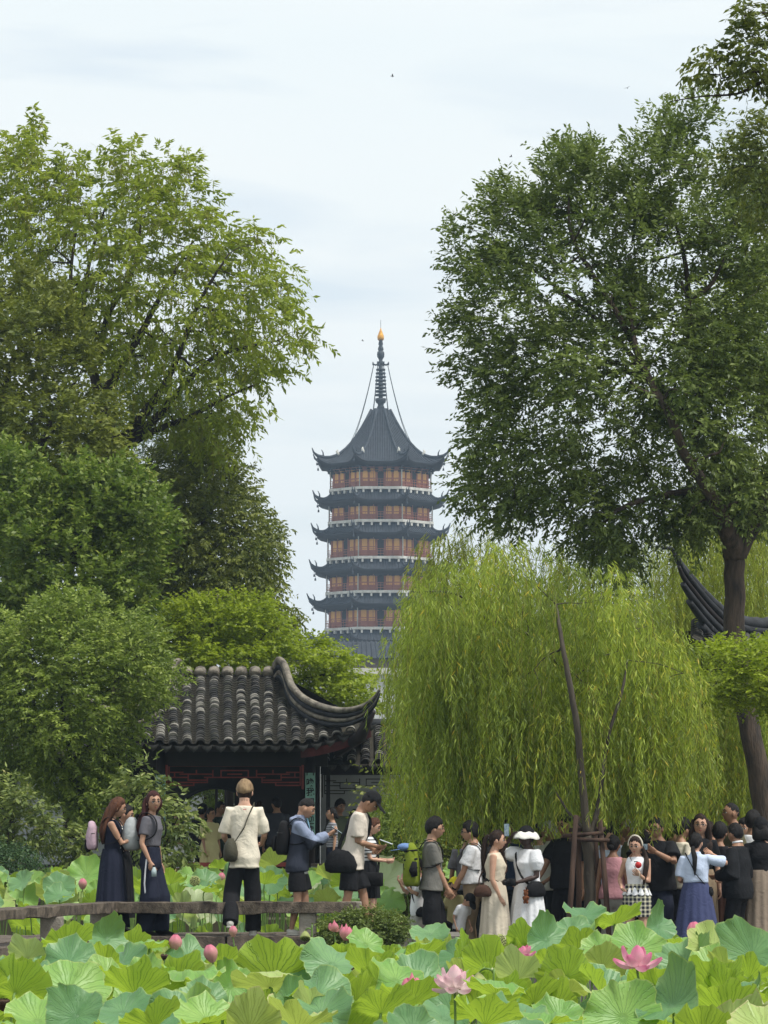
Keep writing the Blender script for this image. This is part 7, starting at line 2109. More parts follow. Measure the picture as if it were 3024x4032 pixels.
def wl(p, v):   # local of a person -> world
    return p['W'] @ v
def thing_at(p, mb, name, mats, label, cat, group=None, wr=0):
    """a carried thing: own object placed at the person's place and heading"""
    o = mb.build(name, mats); o.matrix_world = p['W']; o.location = p['W'].translation; o.rotation_euler = p['root'].rotation_euler
    tag(o, label, cat, group); return o
def sub_at(o, mb, name, mats): return mb.build(name, mats, o)
def strap(p, sg, m, parent, grow=.014, wdt=.012):
    """a backpack strap over one shoulder"""
    H, bend = p['H'], p['bend']; x = sg * .058
    P = [bend(x * .8, -.085, .79), bend(x, -.052, .835), bend(x * 1.08, -.01, .852), bend(x * 1.12, .045, .828), bend(x * 1.2, .076, .77), bend(x * 1.5, .066, .70), bend(x * 1.75, .01, .665), bend(x * 1.5, -.06, .66)]
    P = smooth_path(P, 4); b = MB(); b.loft(P, [wdt * H] * len(P), [.0035 * H] * len(P), ref=(1, 0, 0), n=6); return b.build('strap', m, parent)
def backpack(p, m, label, m2=None, size=1.0, kind='day', off=(0, 0)):
    H, bend = p['H'], p['bend']; b = MB()
    zs = [.590, .60, .63, .70, .76, .80, .818, .825]; A = [.062, .078, .082, .083, .078, .068, .05, .02]; D = [.030, .044, .050, .047, .038, .030, .02, .01]
    if kind == 'sack': A = [.03, .06, .082, .086, .07, .05, .03, .014]; D = [.03, .05, .064, .062, .05, .036, .022, .012]
    b.loft([bend(off[0], -.118 - (.0 if kind != 'sack' else .008) + off[1], .825 - (.825 - z) * size) for z in zs], [a * H * size for a in A], [d * H * size for d in D], ref=(1, 0, 0), n=20, p=3.0 if kind != 'sack' else 2.2)
    V = b.V; b.V = [tuple(Vector(v) * (1 + .006 * math.sin(v[2] * 60 + v[0] * 40))) for v in V]
    b.V = [tuple(Vector(v) + Vector((.006 * math.sin(v[2] * 31 + v[0] * 25), .006 * math.sin(v[2] * 44 + 1), .004 * math.sin(v[0] * 50)))) for v in b.V]
    o = thing_at(p, b, 'backpack', m, label, 'backpack')
    if kind != 'sack':
        q = MB(); q.loft([bend(off[0], -.172 * 1, .60), bend(off[0], -.182, .63), bend(off[0], -.182, .68), bend(off[0], -.170, .71)], [.05 * H, .062 * H, .062 * H, .05 * H], [.012 * H, .018 * H, .018 * H, .012 * H], ref=(1, 0, 0), n=14, p=3); q.build('front_pocket', m2 or m, o)
        q = MB(); q.loft([bend(off[0] + .084 * c, -.118 - .05 * s, .735) for c, s in [(math.cos(t), math.sin(t)) for t in np.linspace(0, PI, 9)]], [.003 * H] * 9, n=4); q.build('zip', M_rim, o)
    q = MB(); q.tube([bend(off[0] - .015, -.10, .822), bend(off[0] - .01, -.105, .845), bend(off[0] + .01, -.105, .845), bend(off[0] + .015, -.10, .822)], .004 * H, n=5); q.build('handle', m2 or m, o)
    for sg in (-1, 1): strap(p, sg, m2 or m, o)
    return o
def sling(p, m, label, side=1, z=.55, size=1.0, name='shoulder_bag', kind='pouch', ms=None, f=0.0, wd=.010, cat='bag'):
    """bag on a strap across the body, hanging at the person's left (1) or right (-1) hip"""
    H, bend = p['H'], p['bend']; P = []; w = p['w']
    for t in np.linspace(0, 2 * PI, 29):
        c, s = math.cos(t), math.sin(t)
        l = side * c * .092 * w; u = .70 - c * (.70 - z - .02)
        if c < 0: u = .70 + (-c) ** .8 * .148
        rd = .083 * w * (1 if u < .8 else max(.4, 1 - (u - .8) * 9))
        P.append(bend(l * (1 if c > 0 else .80), s * rd + f * max(c, 0), u))
    b = MB()
    s_ = size; hx = side * (.105 * w)
    if kind == 'pouch':
        zs = [-.055, -.045, -.015, .02, .045]; A = [.05, .072, .078, .062, .03]
        b.loft([bend(hx, f - .01, z + q * s_) for q in zs], [a * .42 * H * s_ for a in A], [a * H * s_ for a in A], ref=(1, 0, 0), n=18, p=2.4)
    else:
        b.loft([bend(hx + side * .01, f, z - .05 * s_), bend(hx + side * .01, f, z - .045 * s_), bend(hx + side * .01, f, z + .035 * s_), bend(hx + side * .01, f, z + .04 * s_)], [.02 * H * s_, .03 * H * s_, .03 * H * s_, .02 * H * s_], [.05 * H * s_, .062 * H * s_, .062 * H * s_, .05 * H * s_], ref=(1, 0, 0), n=16, p=5)
    o = thing_at(p, b, name, m, label, cat)
    q = MB(); q.loft(P, [.0035 * H] * len(P), [wd * H] * len(P), ref=(1, 0, 0), n=6, cap=False); q.build('strap', ms or m, o)
    return o
def in_hand(p, k, mb, name, mats, label, cat, group=None): return thing_at(p, mb, name, mats, label, cat, group)
def phone(p, pos, label, rot=(0, 0, 0), m=None, k=1.0):
    b = MB(); b.box((0, 0, 0), (.075 * k, .009, .155 * k)); o = b.build('phone', m or M_phone, smooth=False)
    md = o.modifiers.new('soft_edge', 'BEVEL'); md.width = .004; md.segments = 2
    M_ = p['W'] @ Matrix.Translation(Vector(pos)) @ Euler([math.radians(a) for a in rot]).to_matrix().to_4x4()
    o.location = M_.translation; o.rotation_euler = M_.to_euler(); tag(o, label, 'phone', 'phones held in hand')
    q = MB(); q.box((0, -.0052, 0), (.068 * k, .001, .146 * k)); q.build('screen', M_screen, o, smooth=False)
    q = MB(); q.box((.02 * k, .0055, .05 * k), (.026, .003, .03)); q.build('camera_bump', M_rim, o, smooth=False)
    return o
cl = cloth
BK = cl('black', lin(30, 30, 33)); NV = cl('navy', lin(34, 38, 54)); CR = cl('cream', lin(228, 218, 198)); WH = cl('white', lin(232, 232, 234)); GR = cl('grey', lin(104, 102, 108))
DG = cl('dark_grey', lin(62, 64, 72)); KH = cl('khaki', lin(150, 132, 108)); OL = cl('olive', lin(88, 86, 72)); LB = cl('light_blue', lin(196, 208, 230)); PK = cl('pink', lin(196, 142, 148))
BG = cl('beige', lin(212, 200, 178)); OLB = cl('olive_bag', lin(70, 68, 56)); LG = cl('lime_bag', lin(120, 134, 40)); BKB = cl('black_bag', lin(26, 26, 28)); LIL = cl('lilac_bag', lin(186, 160, 172)); SIL = cl('silver_bag', lin(168, 172, 172))

# ---------------- on the bridge
p = person(442, 3142, 39.75, 88, 'woman in a long navy dress with long reddish brown hair looking at her phone', 'mid', ('long', 'brown'), ('tank', NV, 0, .58, .004), ('skirt', NV, .055, 1.25), {'R': (-.02, .20, .73), 'L': (.04, .21, .73)},
           hy=4, hp=18, ground=.42, fine=True, female=True, feet=((.03, .06, .045), (-.03, -.07, .045)))
phone(p, p['raw'](.0, .262, .755), 'dark phone in the hands of the woman with long reddish hair', (-60, 0, 0))
backpack(p, LIL, 'lilac backpack worn by the woman with long reddish brown hair', m2=BKB, size=.88, off=(.0, -.03))
q = MB(); sh, el, wv = p['A']['R']; c = wv + (el - wv).normalized() * .02; q.loft([c + (el - wv).normalized() * .006, c - (el - wv).normalized() * .006], [.022, .022], n=10); thing_at(p, q, 'bracelet', BKB, 'dark bracelet on the wrist of the woman with long reddish hair', 'bracelet')
p = person(478, 3172, 40.35, 84, 'woman in a black blouse with white flowers half hidden behind the long haired woman', 'mid', ('pony', 'black'), ('shirt', cl('floral', lin(26, 26, 30), 'dot', lin(220, 220, 214), .9), .35, .58, .01), ('skirt', BK, .12, 1.0), {'R': (-.04, .20, .68), 'L': (.06, .21, .69)}, hp=14, ground=.42, fine=True, female=True)
phone(p, p['raw'](.01, .26, .71), 'phone held by the woman in the flowered blouse', (-60, 0, 0))
p = person(596, 3118, 39.7, 68, 'woman with glasses in a grey t-shirt and wide navy trousers looking towards the pond', 'mid', ('long', 'red'), ('tee', GR, .33, .58, .004), ('trousers', NV, .05, 1.75), {'R': (-.115, .05, .505), 'L': 'down'}, hy=-42, hp=2,
           ground=.42, fine=True, female=True, glasses='thin', feet=((.055, .05, .045), (-.05, -.03, .045)))
backpack(p, SIL, 'pale grey drawstring backpack hanging from the woman with glasses', kind='sack', m2=BKB, size=1.0, off=(-.02, -.015))
b = MB(); hp0 = p['raw'](-.106, .01, .50); b.loft([p['raw'](-.105, .015, .53), p['raw'](-.118, .012, .45), p['raw'](-.122, .008, .36), p['raw'](-.112, .012, .27), p['raw'](-.108, .0, .2)], [.010] * 5, [.006] * 5, ref=(0, 1, 0), n=6)
b.build('side_stripe', WH, p['root'])
b = MB(); c = p['raw'](-.13, .085, .44); b.loft([c + Vector((0, 0, -.05)), c + Vector((0, 0, .02)), c + Vector((0, 0, .05)), c + Vector((0, 0, .06))], [.03, .03, .016, .014], n=12)
o = thing_at(p, b, 'bottle', mat('clear_plastic', lin(190, 204, 206), lin(150, 170, 172), rough=.15, spec=.8), 'small clear bottle held low by the woman with glasses', 'bottle'); q = MB(); q.loft([c + Vector((0, 0, .06)), c + Vector((0, 0, .08))], [.017, .017], n=10); q.build('bottle_cap', BKB, o)
p = person(962, 3076, 39.5, 183, 'tall man seen from behind in a cream t-shirt and wide black trousers', 'light', ('bowl', 'blond'), ('tee', CR, .44, .435, .018), ('trousers', BK, .05, 1.5), {'L': (.115, .17, .60, (.25, -.2, -.8)), 'R': (-.12, .18, .60, (-.25, -.2, -.8))}, hy=-8, hp=6, ground=.42, fine=True, shoes='w',
           feet=((.09, -.12, .10), (-.06, .03, .045)), stout=.86)
b = MB(); V, Fq = [], []
hb2 = MB(); nu_ = 30   # darker shaved nape under the bleached bowl
for i in range(7):
    for j in range(nu_):
        az = 80 + 200 * j / (nu_ - 1); e = -40 + 48 * i / 6; hb2.V.append(tuple(p['hc'] + p['Rh'] @ (head_pt(az if az <= 180 else az - 360, e) * 1.045 * p['HS']))); hb2.n += 1
hb2.F += [(i * nu_ + j, i * nu_ + j + 1, (i + 1) * nu_ + j + 1, (i + 1) * nu_ + j) for i in range(6) for j in range(nu_ - 1)]; hb2.M += [0] * len(hb2.F); hb2.build('shaved_nape', HAIR['dbrown'], p['root'])
sling(p, OLB, 'big olive grey sling bag across the back of the man in the cream t-shirt', side=1, z=.56, size=1.5, f=-.075, wd=.016)
b = MB(); c = p['bend'](0, -.062, .815)
for i in range(7): b.box(c + Vector((-.02 + i * .006, .014, .002 * math.sin(i * 2))), (.005, .004, .008 + .004 * (i % 2)))
b.build('printed_mark', mat('red_print', lin(196, 60, 64), rough=.7), p['root'], smooth=False)
p = person(1172, 3146, 39.6, 84, 'young man in a blue grey panelled jacket and black shorts typing on his phone', 'mid', ('fade', 'black'), ('hood', cl('jacket', lin(140, 150, 174), 'block', lin(52, 56, 68), 1.16), .93, .46, .024), ('shorts', BK, .78, 1.25), {'R': (-.01, .235, .735), 'L': (.05, .225, .73)},
           hp=20, lean=4, ground=.42, fine=True, shoes='w', feet=((.05, .05, .045), (-.04, -.04, .045)))
phone(p, p['raw'](.015, .285, .765), 'slim phone in the hands of the young man in the panelled jacket', (-55, 0, 0))
backpack(p, BKB, 'black backpack on the young man in the panelled jacket', size=1.05)
b = MB(); P_ = p['A']
S_ = MB(); T_ = [(.445, .096, .075), (.47, .094, .074), (.50, .092, .072)]; S_.loft([p['raw'](0, 0, z) for z, a, d in T_], [a * p['H'] for z, a, d in T_], [d * p['H'] for z, a, d in T_], n=20); S_.build('undershirt', WH, p['root'])
p = person(1385, 3196, 39.6, 82, 'stooping man in a black cap and beige t-shirt reading the phone in his hand', 'tan', ('short', 'black'), ('tee', cl('pale_beige', lin(214, 202, 188)), .40, .44, .020), ('shorts', BK, .85, 1.25), {'R': (.0, .17, .60), 'L': (.05, .14, .58)}, lean=12, hp=34, ground=.42, H=1.70, fine=True,
           hat=('cap', BKB), feet=((.05, .10, .045), (-.05, -.08, .045)))
phone(p, p['raw'](.01, .235, .63), 'white phone in the hand of the stooping man in the black cap', (-70, 0, 0), m=WH)
sling(p, BKB, 'large black sling bag behind the hip of the man in the black cap', side=-1, z=.50, size=1.45, f=-.05, wd=.014)
p = person(1452, 3222, 40.5, 80, 'woman in a white t-shirt with thin black stripes behind the man in the black cap', 'light', ('lowpony', 'brown'), ('tee', cl('breton', lin(226, 228, 228), 'stripe', lin(34, 36, 44)), .35, .50, .008), ('skirt', BK, .30, 1.0), {'R': (-.02, .16, .62), 'L': (.05, .16, .63)}, hp=22, ground=.42, fine=True, female=True)
sling(p, BKB, 'boxy black camera bag at the hip of the woman in stripes', side=-1, z=.47, size=1.35, kind='box', f=.06)

# ---------------- in the pavilion
PF = .4
def pv(*a, **k): return person(*a, ground=PF, **k)
p = pv(826, 3182, 64.4, 30, 'woman in a loose pale yellow dress standing in the pavilion', 'mid', ('bun', 'black'), ('tee', cl('pale_yellow', lin(214, 204, 150)), .5, .46, .03), ('dress', cl('pale_yellow', lin(214, 204, 150)), .25, 1.1), {'R': (-.10, .08, .50)}, hy=18, glasses='thin', female=True)
p = pv(862, 3158, 65.0, 60, 'man in a dark green shirt close behind the woman in pale yellow', 'tan', ('short', 'black'), ('tee', cl('dark_green', lin(46, 62, 54)), .35, .5, .012), ('trousers', BK))
p = pv(795, 3168, 65.2, 150, 'dark haired visitor in black seen from behind in the moon gate opening', 'tan', ('thick', 'black'), ('tee', BK, .9, .5, .012), ('trousers', BK))
p = pv(1020, 3160, 65.0, 170, 'visitor in a white top and dark shorts behind the man in cream', 'light', ('bob', 'dbrown'), ('tee', WH, .3, .56, .01), ('skirt', BK, .38, 1.0), female=True)
p = pv(1090, 3140, 64.8, 186, 'man in a dark grey t-shirt with his back turned inside the pavilion', 'tan', ('short', 'black'), ('tee', DG, .38, .5, .02), ('trousers', BK), hy=25)
p = pv(700, 3200, 64.6, 0, 'visitor with a white skirt behind the leafy shrub in the pavilion', 'mid', ('long', 'black'), ('tee', BK, .35, .58, .008), ('skirt', WH, .3, 1.1), {'R': (.05, .12, .62), 'L': (-.04, .12, .64)}, female=True)
p = pv(1308, 3183, 63.0, -78, 'woman in a grey striped shirt beside the couplet board', 'mid', ('bun', 'black'), ('tee', cl('grey_stripe', lin(150, 150, 154), 'stripe', lin(70, 72, 80), 1.1), .36, .52, .014), ('trousers', NV), female=True, hp=-8)
def gv(*a, **k): return person(*a, ground=.3, **k)
p = gv(1334, 3150, 65.6, 30, 'man with tousled dark hair standing before the white wall', 'tan', ('thick', 'black'), ('tee', cl('dull_green', lin(84, 92, 74)), .4, .5, .012), ('trousers', BK), hp=10)
p = gv(1392, 3190, 66.0, 80, 'short visitor in black before the white wall between two men', 'mid', ('bob', 'black'), ('tee', BK, .4, .5, .01), ('trousers', BK), female=True)
p = gv(1450, 3152, 65.8, 20, 'visitor with a dark cap leaning by the white wall', 'tan', ('short', 'black'), ('tee', cl('faded_white', lin(190, 194, 190)), .4, .5, .012), ('trousers', BK), hp=12, hat=('cap', BKB))

# ---------------- the crowd under the willow
p = person(1700, 3222, 42.0, 90, 'tall young man in a grey t-shirt wearing a big lime and black backpack', 'mid', ('thick', 'black'), ('tee', cl('warm_grey', lin(116, 114, 108)), .37, .49, .022), ('shorts', BK, 1.0, 1.25), {'R': (-.02, .12, .47), 'L': (.08, .13, .47)}, hp=4, glasses='thin', fine=True, feet=((.05, .04, .045), (-.05, -.05, .045)))
bk = backpack(p, LG, 'lime green and black hiking backpack with a blue cap tucked on top', m2=BKB, size=1.25, off=(0, -.02))
for z_ in (.66, .72, .78):
    q = MB(); q.loft([p['bend'](.105, -.10, z_), p['bend'](.07, -.19, z_ - .01), p['bend'](-.07, -.19, z_ - .01), p['bend'](-.105, -.10, z_)], [.008] * 4, [.012] * 4, n=5); q.build('cross_strap', BKB, bk)
for sg in (-1, 1):
    q = MB(); q.loft([p['bend'](sg * .106, -.12, .60), p['bend'](sg * .116, -.13, .64), p['bend'](sg * .106, -.12, .70)], [.02, .03, .018], [.04, .055, .03], n=10); q.build('side_pocket', BKB, bk)
b = MB(); ell(b, p['bend'](-.02, -.185, .80), (.09, .10, .05), 0, 14, 7); b.loft([p['bend'](-.02, -.22, .785), p['bend'](-.02, -.285, .775)], [.07, .05], [.006, .004], ref=(1, 0, 0), n=10)
thing_at(p, b, 'cap', cl('blue_cap', lin(112, 140, 186)), 'light blue cap hooked over the lime backpack', 'cap')
p = person(1648, 3392, 42.5, -70, 'boy in a white t-shirt and grey shorts hidden behind the backpack', 'light', ('short', 'black'), ('tee', WH, .4, .45, .016), ('shorts', cl('soft_grey', lin(160, 158, 150)), .9, 1.2), {'L': (.06, .16, .76), 'R': (-.05, .18, .78)}, hs=1.2, H=1.25)
sling(p, BKB, 'small black bag at the side of the boy in grey shorts', side=1, z=.5, size=1.0)
p = person(1788, 3478, 42.6, 20, 'small child in a bright yellow cap between the two men', 'light', ('short', 'black'), ('tee', cl('pale_yellow', lin(214, 204, 150)), .4, .45, .01), ('shorts', BK, .9, 1.1), hs=1.4, hat=('cap', cl('yellow_cap', lin(240, 222, 50))), H=.99)
p = person(1806, 3546, 42.1, 40, 'little boy in a white t-shirt and a big black cap bending forward', 'light', ('short', 'black'), ('tee', WH, .4, .45, .014), ('shorts', NV, .9, 1.2), lean=24, hp=40, hs=1.4, hat=('cap', BKB), H=.88)
p = person(1862, 3238, 42.3, -98, 'man with glasses in a white shirt and khaki trousers carrying a black backpack', 'mid', ('thick', 'black'), ('collar', WH, .36, .52, .020), ('trousers', KH, .05, 1.15), {'L': (.08, .16, .46), 'R': (-.06, .14, .52)}, glasses='thick', fine=True, hp=2, stout=1.06)
backpack(p, BKB, 'black backpack on the man in the white shirt', size=1.0)
b = MB(); sh, el, wv = p['A']['L']; d = (wv - el).normalized(); b.loft([wv - d * .03, wv - d * .01], [.03, .03], n=12); thing_at(p, b, 'watch', BKB, 'dark watch on the man in the white shirt', 'watch')
p = person(1948, 3272, 41.85, 82, 'woman with a long ponytail in a beige sleeveless blouse and a cream maxi skirt', 'light', ('pony', 'dbrown'), ('tank', BG, 0, .60, .010), ('skirt', cl('cream_skirt', lin(208, 196, 176)), .04, 1.2), {'R': (-.10, .05, .50), 'L': (.07, .16, .58)}, fine=True, female=True, sash=BKB, stout=1.08, hp=3)
sling(p, cl('brown_leather', lin(78, 56, 46)), 'small brown leather bag at the hip of the ponytailed woman', side=-1, z=.555, size=.9, f=-.07, wd=.006)
q = MB(); ell(q, p['hc'] + p['Rh'] @ Vector((0, .062, .022)) * p['HS'], (.022, .022, .022)); q.build('hair_tie', WH, p['root'])
p = person(1990, 3232, 43.4, 10, 'man in a dark blue t-shirt standing behind the ponytailed woman', 'tan', ('short', 'dbrown'), ('tee', cl('dark_blue', lin(44, 56, 76)), .38, .5, .014), ('trousers', BK), hy=20)
# woman in white photographing
p = person(2078, 3258, 41.9, -55, 'dark skinned woman in a long white dress and white sun hat taking a picture', 'dark', ('short', 'black'), ('puff', WH, .38, .62, .014), ('dress', WH, .06, 1.45), {'R': (-.055, .12, .92, (-.5, .5, -.7)), 'L': (.08, .15, .60)}, fine=True, female=True, stout=1.12, hat=('sun', cl('hat_white', lin(232, 230, 220)), BKB), hp=-2)
phone(p, p['raw'](-.045, .16, .98), 'light blue phone raised by the woman in the sun hat', (0, 0, 15), m=M_phone_b)
b = MB(); c = p['raw'](.10, .235, .60); b.box(c, (.13, .06, .09)); q_ = [c + Vector((0, -.03, 0)), c + Vector((0, -.10, 0))]; b.loft(q_, [.038, .036], n=14)
o = thing_at(p, b, 'camera', BKB, 'black camera hanging in the lower hand of the woman in the sun hat', 'camera')
q = MB(); q.loft([c + Vector((0, -.10, 0)), c + Vector((0, -.108, 0))], [.033, .031], n=14); q.build('lens', M_iris, o)
bg2 = sling(p, BKB, 'black crossbody bag on the white dress', side=1, z=.555, size=1.15, f=.03)
b = MB(); c = p['raw'](.125, .115, .50)
for dv, r in (((0, 0, .03), .034), ((0, 0, -.03), .042), ((-.03, 0, .065), .014), ((.03, 0, .065), .014), ((-.045, 0, -.02), .018), ((.045, 0, -.02), .018), ((-.025, 0, -.075), .02), ((.025, 0, -.075), .02)): ell(b, c + Vector(dv), (r, r * .8, r))
b.tube([c + Vector((0, 0, .06)), c + Vector((0, 0, .11))], .004, n=4)
thing_at(p, b, 'plush_charm', mat('brown_plush', lin(150, 92, 58), lin(120, 70, 42), rough=1, scale=40, bump=1, bscale=120), 'small brown plush charm dangling from the black crossbody bag', 'plush charm')
p = person(2168, 3236, 43.6, -60, 'man in a pale shirt and black trousers behind the woman in white', 'tan', ('short', 'grey'), ('collar', cl('off_white', lin(208, 206, 196)), .38, .5, .02), ('trousers', BK), {'L': (.10, .12, .56)})
p = person(2232, 3212, 42.9, -40, 'stout man in a black polo shirt with his arm lowered beside the stakes', 'tan', ('fade', 'black'), ('polo', BK, .37, .49, .022), ('trousers', BK, .05, 1.15), {'R': (-.17, .15, .52), 'L': 'down'}, stout=1.14, glasses='thin', hp=8, fine=True)
p = person(2380, 3262, 43.2, 60, 'visitor in a light blue shirt between the stakes and the woman in pink', 'light', ('short', 'black'), ('tee', LB, .4, .5, .014), ('trousers', BK))
p = person(2415, 3240, 44.0, 170, 'dark haired person standing behind the woman with the hair bun', 'mid', ('thick', 'black'), ('tee', LB, .4, .5, .014), ('trousers', BK))
p = person(2414, 3292, 42.3, 160, 'woman in a pink sleeveless top with a low black hair bun', 'tan', ('bun', 'black'), ('tank', PK, 0, .47, .014), ('trousers', cl('soft_grey', lin(160, 158, 150)), .05, 1.3), female=True, fine=True, stout=1.06)
p = person(2480, 3226, 43.4, -100, 'balding man with short grey hair looking away towards the willow', 'tan', ('bald', 'grey'), ('tee', cl('olive_green', lin(96, 98, 66)), .38, .5, .014), ('trousers', KH), hp=-2)
p = person(2530, 3268, 43.9, 170, 'person with long dark hair between the grey haired man and the photographer', 'mid', ('long', 'black'), ('tee', BK, .4, .5, .012), ('trousers', BK), female=True)
# girl with a headband
p = person(2506, 3294, 41.8, -8, 'young woman with a white headband in a frilled white top and plaid skirt', 'light', ('pony', 'dbrown'), ('frill', WH, 0, .60, .002), ('skirt', cl('plaid', lin(38, 42, 54), 'plaid', lin(200, 196, 170), .8), .37, 1.05), {'L': (.03, .145, .70), 'R': (-.115, .06, .60)}, hp=12, hy=-12, fine=True, female=True, legs=True, shoes='w')
q = MB(); P = [p['hc'] + p['Rh'] @ (head_pt(a, e) * 1.15 * p['HS']) for a, e in ((-86, 0), (-88, 20), (-88, 45), (-80, 68), (0, 84), (80, 68), (88, 45), (88, 20), (86, 0))]; q.loft(smooth_path(P, 3), [.008] * 25, [.013] * 25, ref=(0, 1, 0), n=6); q.build('headband', CR, p['root'])
b = MB(); st = p['bend']; b.loft(smooth_path([p['hc'] + p['Rh'] @ Vector((.045, .01, -.01)) * p['HS'], st(.075, .02, .83), st(.082, .075, .78), st(.07, .088, .70), st(.06, .085, .62)], 3), lerp_list([.02, .03, .034, .03, .008], 13), lerp_list([.018, .02, .02, .018, .006], 13), n=10); b.build('front_lock', HAIR['dbrown'], p['root'])
b = MB(); c = p['raw'](.025, .18, .775); b.loft([c + Vector((0, .006, 0)), c + Vector((0, -.006, 0))], [.040, .040], n=20); o = thing_at(p, b, 'round_fan', mat('red_fan', lin(206, 56, 52), lin(180, 40, 40), rough=.4, scale=12), 'small round red fan held by the young woman with the headband', 'hand fan')
q = MB(); q.tube([c + Vector((0, 0, -.05)), c + Vector((.02, .02, -.17))], .004, n=5); q.build('stick', CR, o)
q = MB(); c = p['bend'](0, .078, .80); ell(q, c + Vector((-.012, -.004, 0)), (.012, .004, .008)); ell(q, c + Vector((.012, -.004, 0)), (.012, .004, .008)); q.build('bow', BKB, p['root'])
q = MB(); q.loft([p['bend'](-.05, .03, .835), p['bend'](.0, .08, .74), p['bend'](.06, .075, .66), p['bend'](.085, .03, .62)], [.004] * 4, n=5); q.build('thin_strap', BKB, p['root'])
# big man photographing
p = person(2588, 3222, 42.4, -28, 'stout man in a black polo and navy shorts photographing with a sideways phone', 'tan', ('short', 'black'), ('polo', BK, .38, .48, .026), ('shorts', NV, .9, 1.25), {'R': (-.075, .20, .765, (-.6, .1, -.7)), 'L': (.075, .20, .765, (.6, .1, -.7))}, stout=1.17, glasses='thick', fine=True, hp=6, shoes='b')
phone(p, p['raw'](.0, .262, .80), 'blue grey phone held sideways in front of the stout man', (8, 90, 0), m=M_phone_b)
p = person(2682, 3226, 43.0, 120, 'man in a loose cream shirt seen from behind beside the photographer', 'mid', ('thick', 'black'), ('tee', CR, .4, .5, .03), ('shorts', DG, .9, 1.2))
p = person(2640, 3262, 44.2, 70, 'person with brown hair peering from behind the man in the loose cream shirt', 'mid', ('short', 'dbrown'), ('tee', BK, .4, .5, .014), ('trousers', BK))
p = person(2738, 3282, 41.9, 170, 'woman in a light blue shirt and long slate blue skirt with one arm raised', 'light', ('lowpony', 'black'), ('collar', LB, .42, .60, .016), ('skirt', cl('slate_blue', lin(70, 76, 110)), .08, 1.5), {'R': (-.115, .15, .84, (-.9, -.1, -.4)), 'L': (.08, .14, .62)}, fine=True, female=True, stout=1.08, hy=-15)
sling(p, BKB, 'small black bag on a strap over the light blue shirt', side=-1, z=.56, size=.7, wd=.007, f=.02)
p = person(2758, 3208, 43.0, -6, 'woman with glasses and long straight dark hair in a black top behind the blue skirt', 'light', ('longfront', 'dbrown'), ('tee', BK, .4, .55, .01), ('skirt', KH, .1, 1.0), glasses='thin', female=True, fine=True)
p = person(2832, 3242, 43.2, 160, 'woman in a black sleeveless dress with short curly hair seen from behind', 'tan', ('thick', 'black'), ('tank', BK, 0, .5, .01), ('skirt', cl('brown_skirt', lin(92, 66, 56)), .2, 1.0), {'R': (-.12, .1, .52)}, female=True)
b = MB(); b.box((at(2885, 3400, 43.9).x, 43.9, .09), (.7, .6, .18)); o = b.build('stone_step', M_stone, smooth=False); tag(o, 'low stone step under the tall olive shirted man', 'step')
p = person(2886, 3164, 43.9, -75, 'tall man with receding hair in an olive t-shirt standing above the others', 'tan', ('buzz', 'black'), ('tee', cl('olive_tee', lin(92, 88, 66)), .4, .5, .02), ('trousers', KH), hp=-3, ground=.18, stout=1.08, fine=True)
p = person(2902, 3244, 42.3, -120, 'man in a black suit jacket with a white collar seen from behind', 'tan', ('short', 'black'), ('suit', cl('suit_black', lin(28, 29, 32)), .95, .46, .030), ('trousers', BK, .05, 1.2), {'R': (-.11, .14, .60), 'L': (.10, .12, .62)}, stout=1.14, fine=True, hy=-18)
q = MB(); q.loft([p['bend'](0, -.004, .862), p['bend'](0, -.002, .876)], [.042 * p['H'], .038 * p['H']], n=14); q.build('collar', WH, p['root'])
p = person(2962, 3196, 44.4, 150, 'dark haired visitor beyond the suited man', 'tan', ('thick', 'black'), ('tee', WH, .4, .5, .014), ('trousers', BK))
p = person(2996, 3222, 42.6, 175, 'person in a black cap raising a black sleeved arm at the picture edge', 'light', ('bob', 'black'), ('jacket', BK, .93, .58, .014), ('dress', cl('taupe', lin(150, 134, 118)), .06, 1.2), {'R': (-.06, .12, .93, (-.8, .2, -.4))}, female=True, hat=('cap', BKB), stout=1.05)
p = person(3052, 3226, 43.6, -30, 'woman in a white shirt cut by the picture edge', 'light', ('long', 'dbrown'), ('tee', WH, .4, .5, .014), ('trousers', KH), female=True)
p = person(2335, 3262, 44.2, 10, 'man in dark clothes standing behind the tied willow trunk', 'tan', ('short', 'black'), ('tee', BK, .4, .5, .014), ('trousers', BK), stout=1.1)
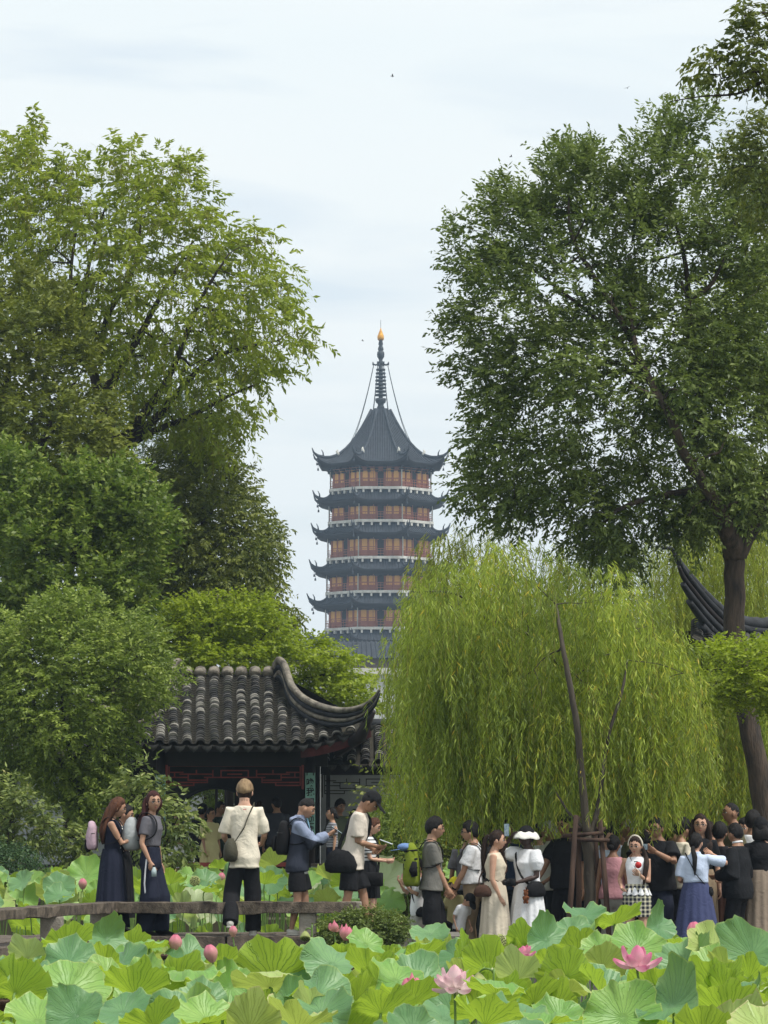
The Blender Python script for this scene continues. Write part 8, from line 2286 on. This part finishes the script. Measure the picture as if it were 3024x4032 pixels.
for (x_, t_, Y_, h_, hr_, sh_, sk_, fm_, lb_) in (
    (2120, 3244, 44.6, 150, ('short', 'black'), 'WH', 'light', False, 'visitor in a white t-shirt behind the sun hat'),
    (2302, 3246, 44.8, 30, ('thick', 'black'), 'LB', 'mid', False, 'visitor in a pale blue shirt glimpsed through the stakes'),
    (2560, 3252, 45.0, -20, ('long', 'dbrown'), 'CR', 'light', True, 'woman in cream looking over the headbanded one from far behind'),
    (2660, 3240, 45.3, 160, ('short', 'black'), 'OL', 'tan', False, 'man in dull olive behind the man in the loose cream shirt'),
    (2716, 3252, 45.0, 20, ('bob', 'black'), 'PK', 'light', True, 'woman in pink between the cream shirt and the long haired woman'),
    (2800, 3238, 45.4, -60, ('short', 'dbrown'), 'WH', 'mid', False, 'man in white in the back row beside the long haired woman'),
    (2858, 3256, 45.0, 40, ('pony', 'black'), 'DG', 'light', True, 'woman in dark grey in the back row below the tall man'),
    (2936, 3226, 45.6, -30, ('thick', 'black'), 'LB', 'mid', False, 'man in pale blue in the back row beyond the suited man'),
    (3014, 3250, 45.0, 10, ('long', 'black'), 'BG', 'light', True, 'woman in beige in the back row near the picture edge'),
    (2446, 3252, 45.0, -10, ('short', 'black'), 'BK', 'mid', False, 'man in black in the back row beside the grey haired man'),
    (1920, 3250, 44.6, 20, ('bob', 'dbrown'), 'PK', 'light', True, 'woman in pink behind the man with the black backpack'),
    (1840, 3262, 45.2, 170, ('short', 'black'), 'GR', 'tan', False, 'man in grey turned away far behind the man in white')):
    person(x_, t_, Y_, h_, lb_, sk_, hr_, ('tee', globals()[sh_], .4, .5, .014), ('trousers', BK), female=fm_)
finish_pending()

# ---------------- the wooden stakes tied to the young willow
M_stake = mat('stake_wood', lin(84, 64, 52), lin(52, 38, 32), rough=.9, scale=6, bump=.6, bscale=30, stretch=(1, 1, .2))
M_rope = mat('rope', lin(70, 62, 52), lin(44, 40, 34), rough=.95, scale=30, bump=.8, bscale=90)
stk = [((2226, 3680), (2268, 3210), 41.75, 42.0), ((2276, 3700), (2278, 3215), 42.3, 42.25), ((2404, 3690), (2362, 3225), 41.8, 42.1), ((2370, 3690), (2340, 3240), 42.6, 42.3)]
for i, (a, c, Ya, Yb) in enumerate(stk):
    P0, P1 = at(a[0], a[1], Ya + 0.0), at(c[0], c[1], Yb); P0.z = 0
    b = MB(); b.tube([Vector((0, 0, 0)), (P1 - P0) * .5 + Vector((.008, 0, 0)), P1 - P0], [.037, .034, .031], n=9); o = b.build('support_stake', M_stake); o.location = P0
    tag(o, ('thick wooden stake leaning in from the side of the stout man in black', 'upright wooden stake behind the leaning one', 'wooden stake leaning in from the side of the woman in pink', 'wooden stake close behind the tied willow trunk')[i], 'stake', 'stakes propping the young willow')
for i, (z_, x0_, x1_, dy) in enumerate(((3292, 2215, 2375, 0), (3268, 2240, 2385, .12), (3305, 2240, 2400, -.06))):
    a, c = at(x0_, z_, 42.05 + dy), at(x1_, z_ - 12 + i * 8, 42.05 + dy); b = MB(); b.tube([Vector((0, 0, 0)), c - a], [.026, .024], n=8); o = b.build('cross_pole', M_stake); o.location = a
    tag(o, ('short pole lashed across the front of the stakes', 'short pole lashed behind the trunk', 'lowest short pole lashed across the stakes')[i], 'pole', 'stakes propping the young willow')
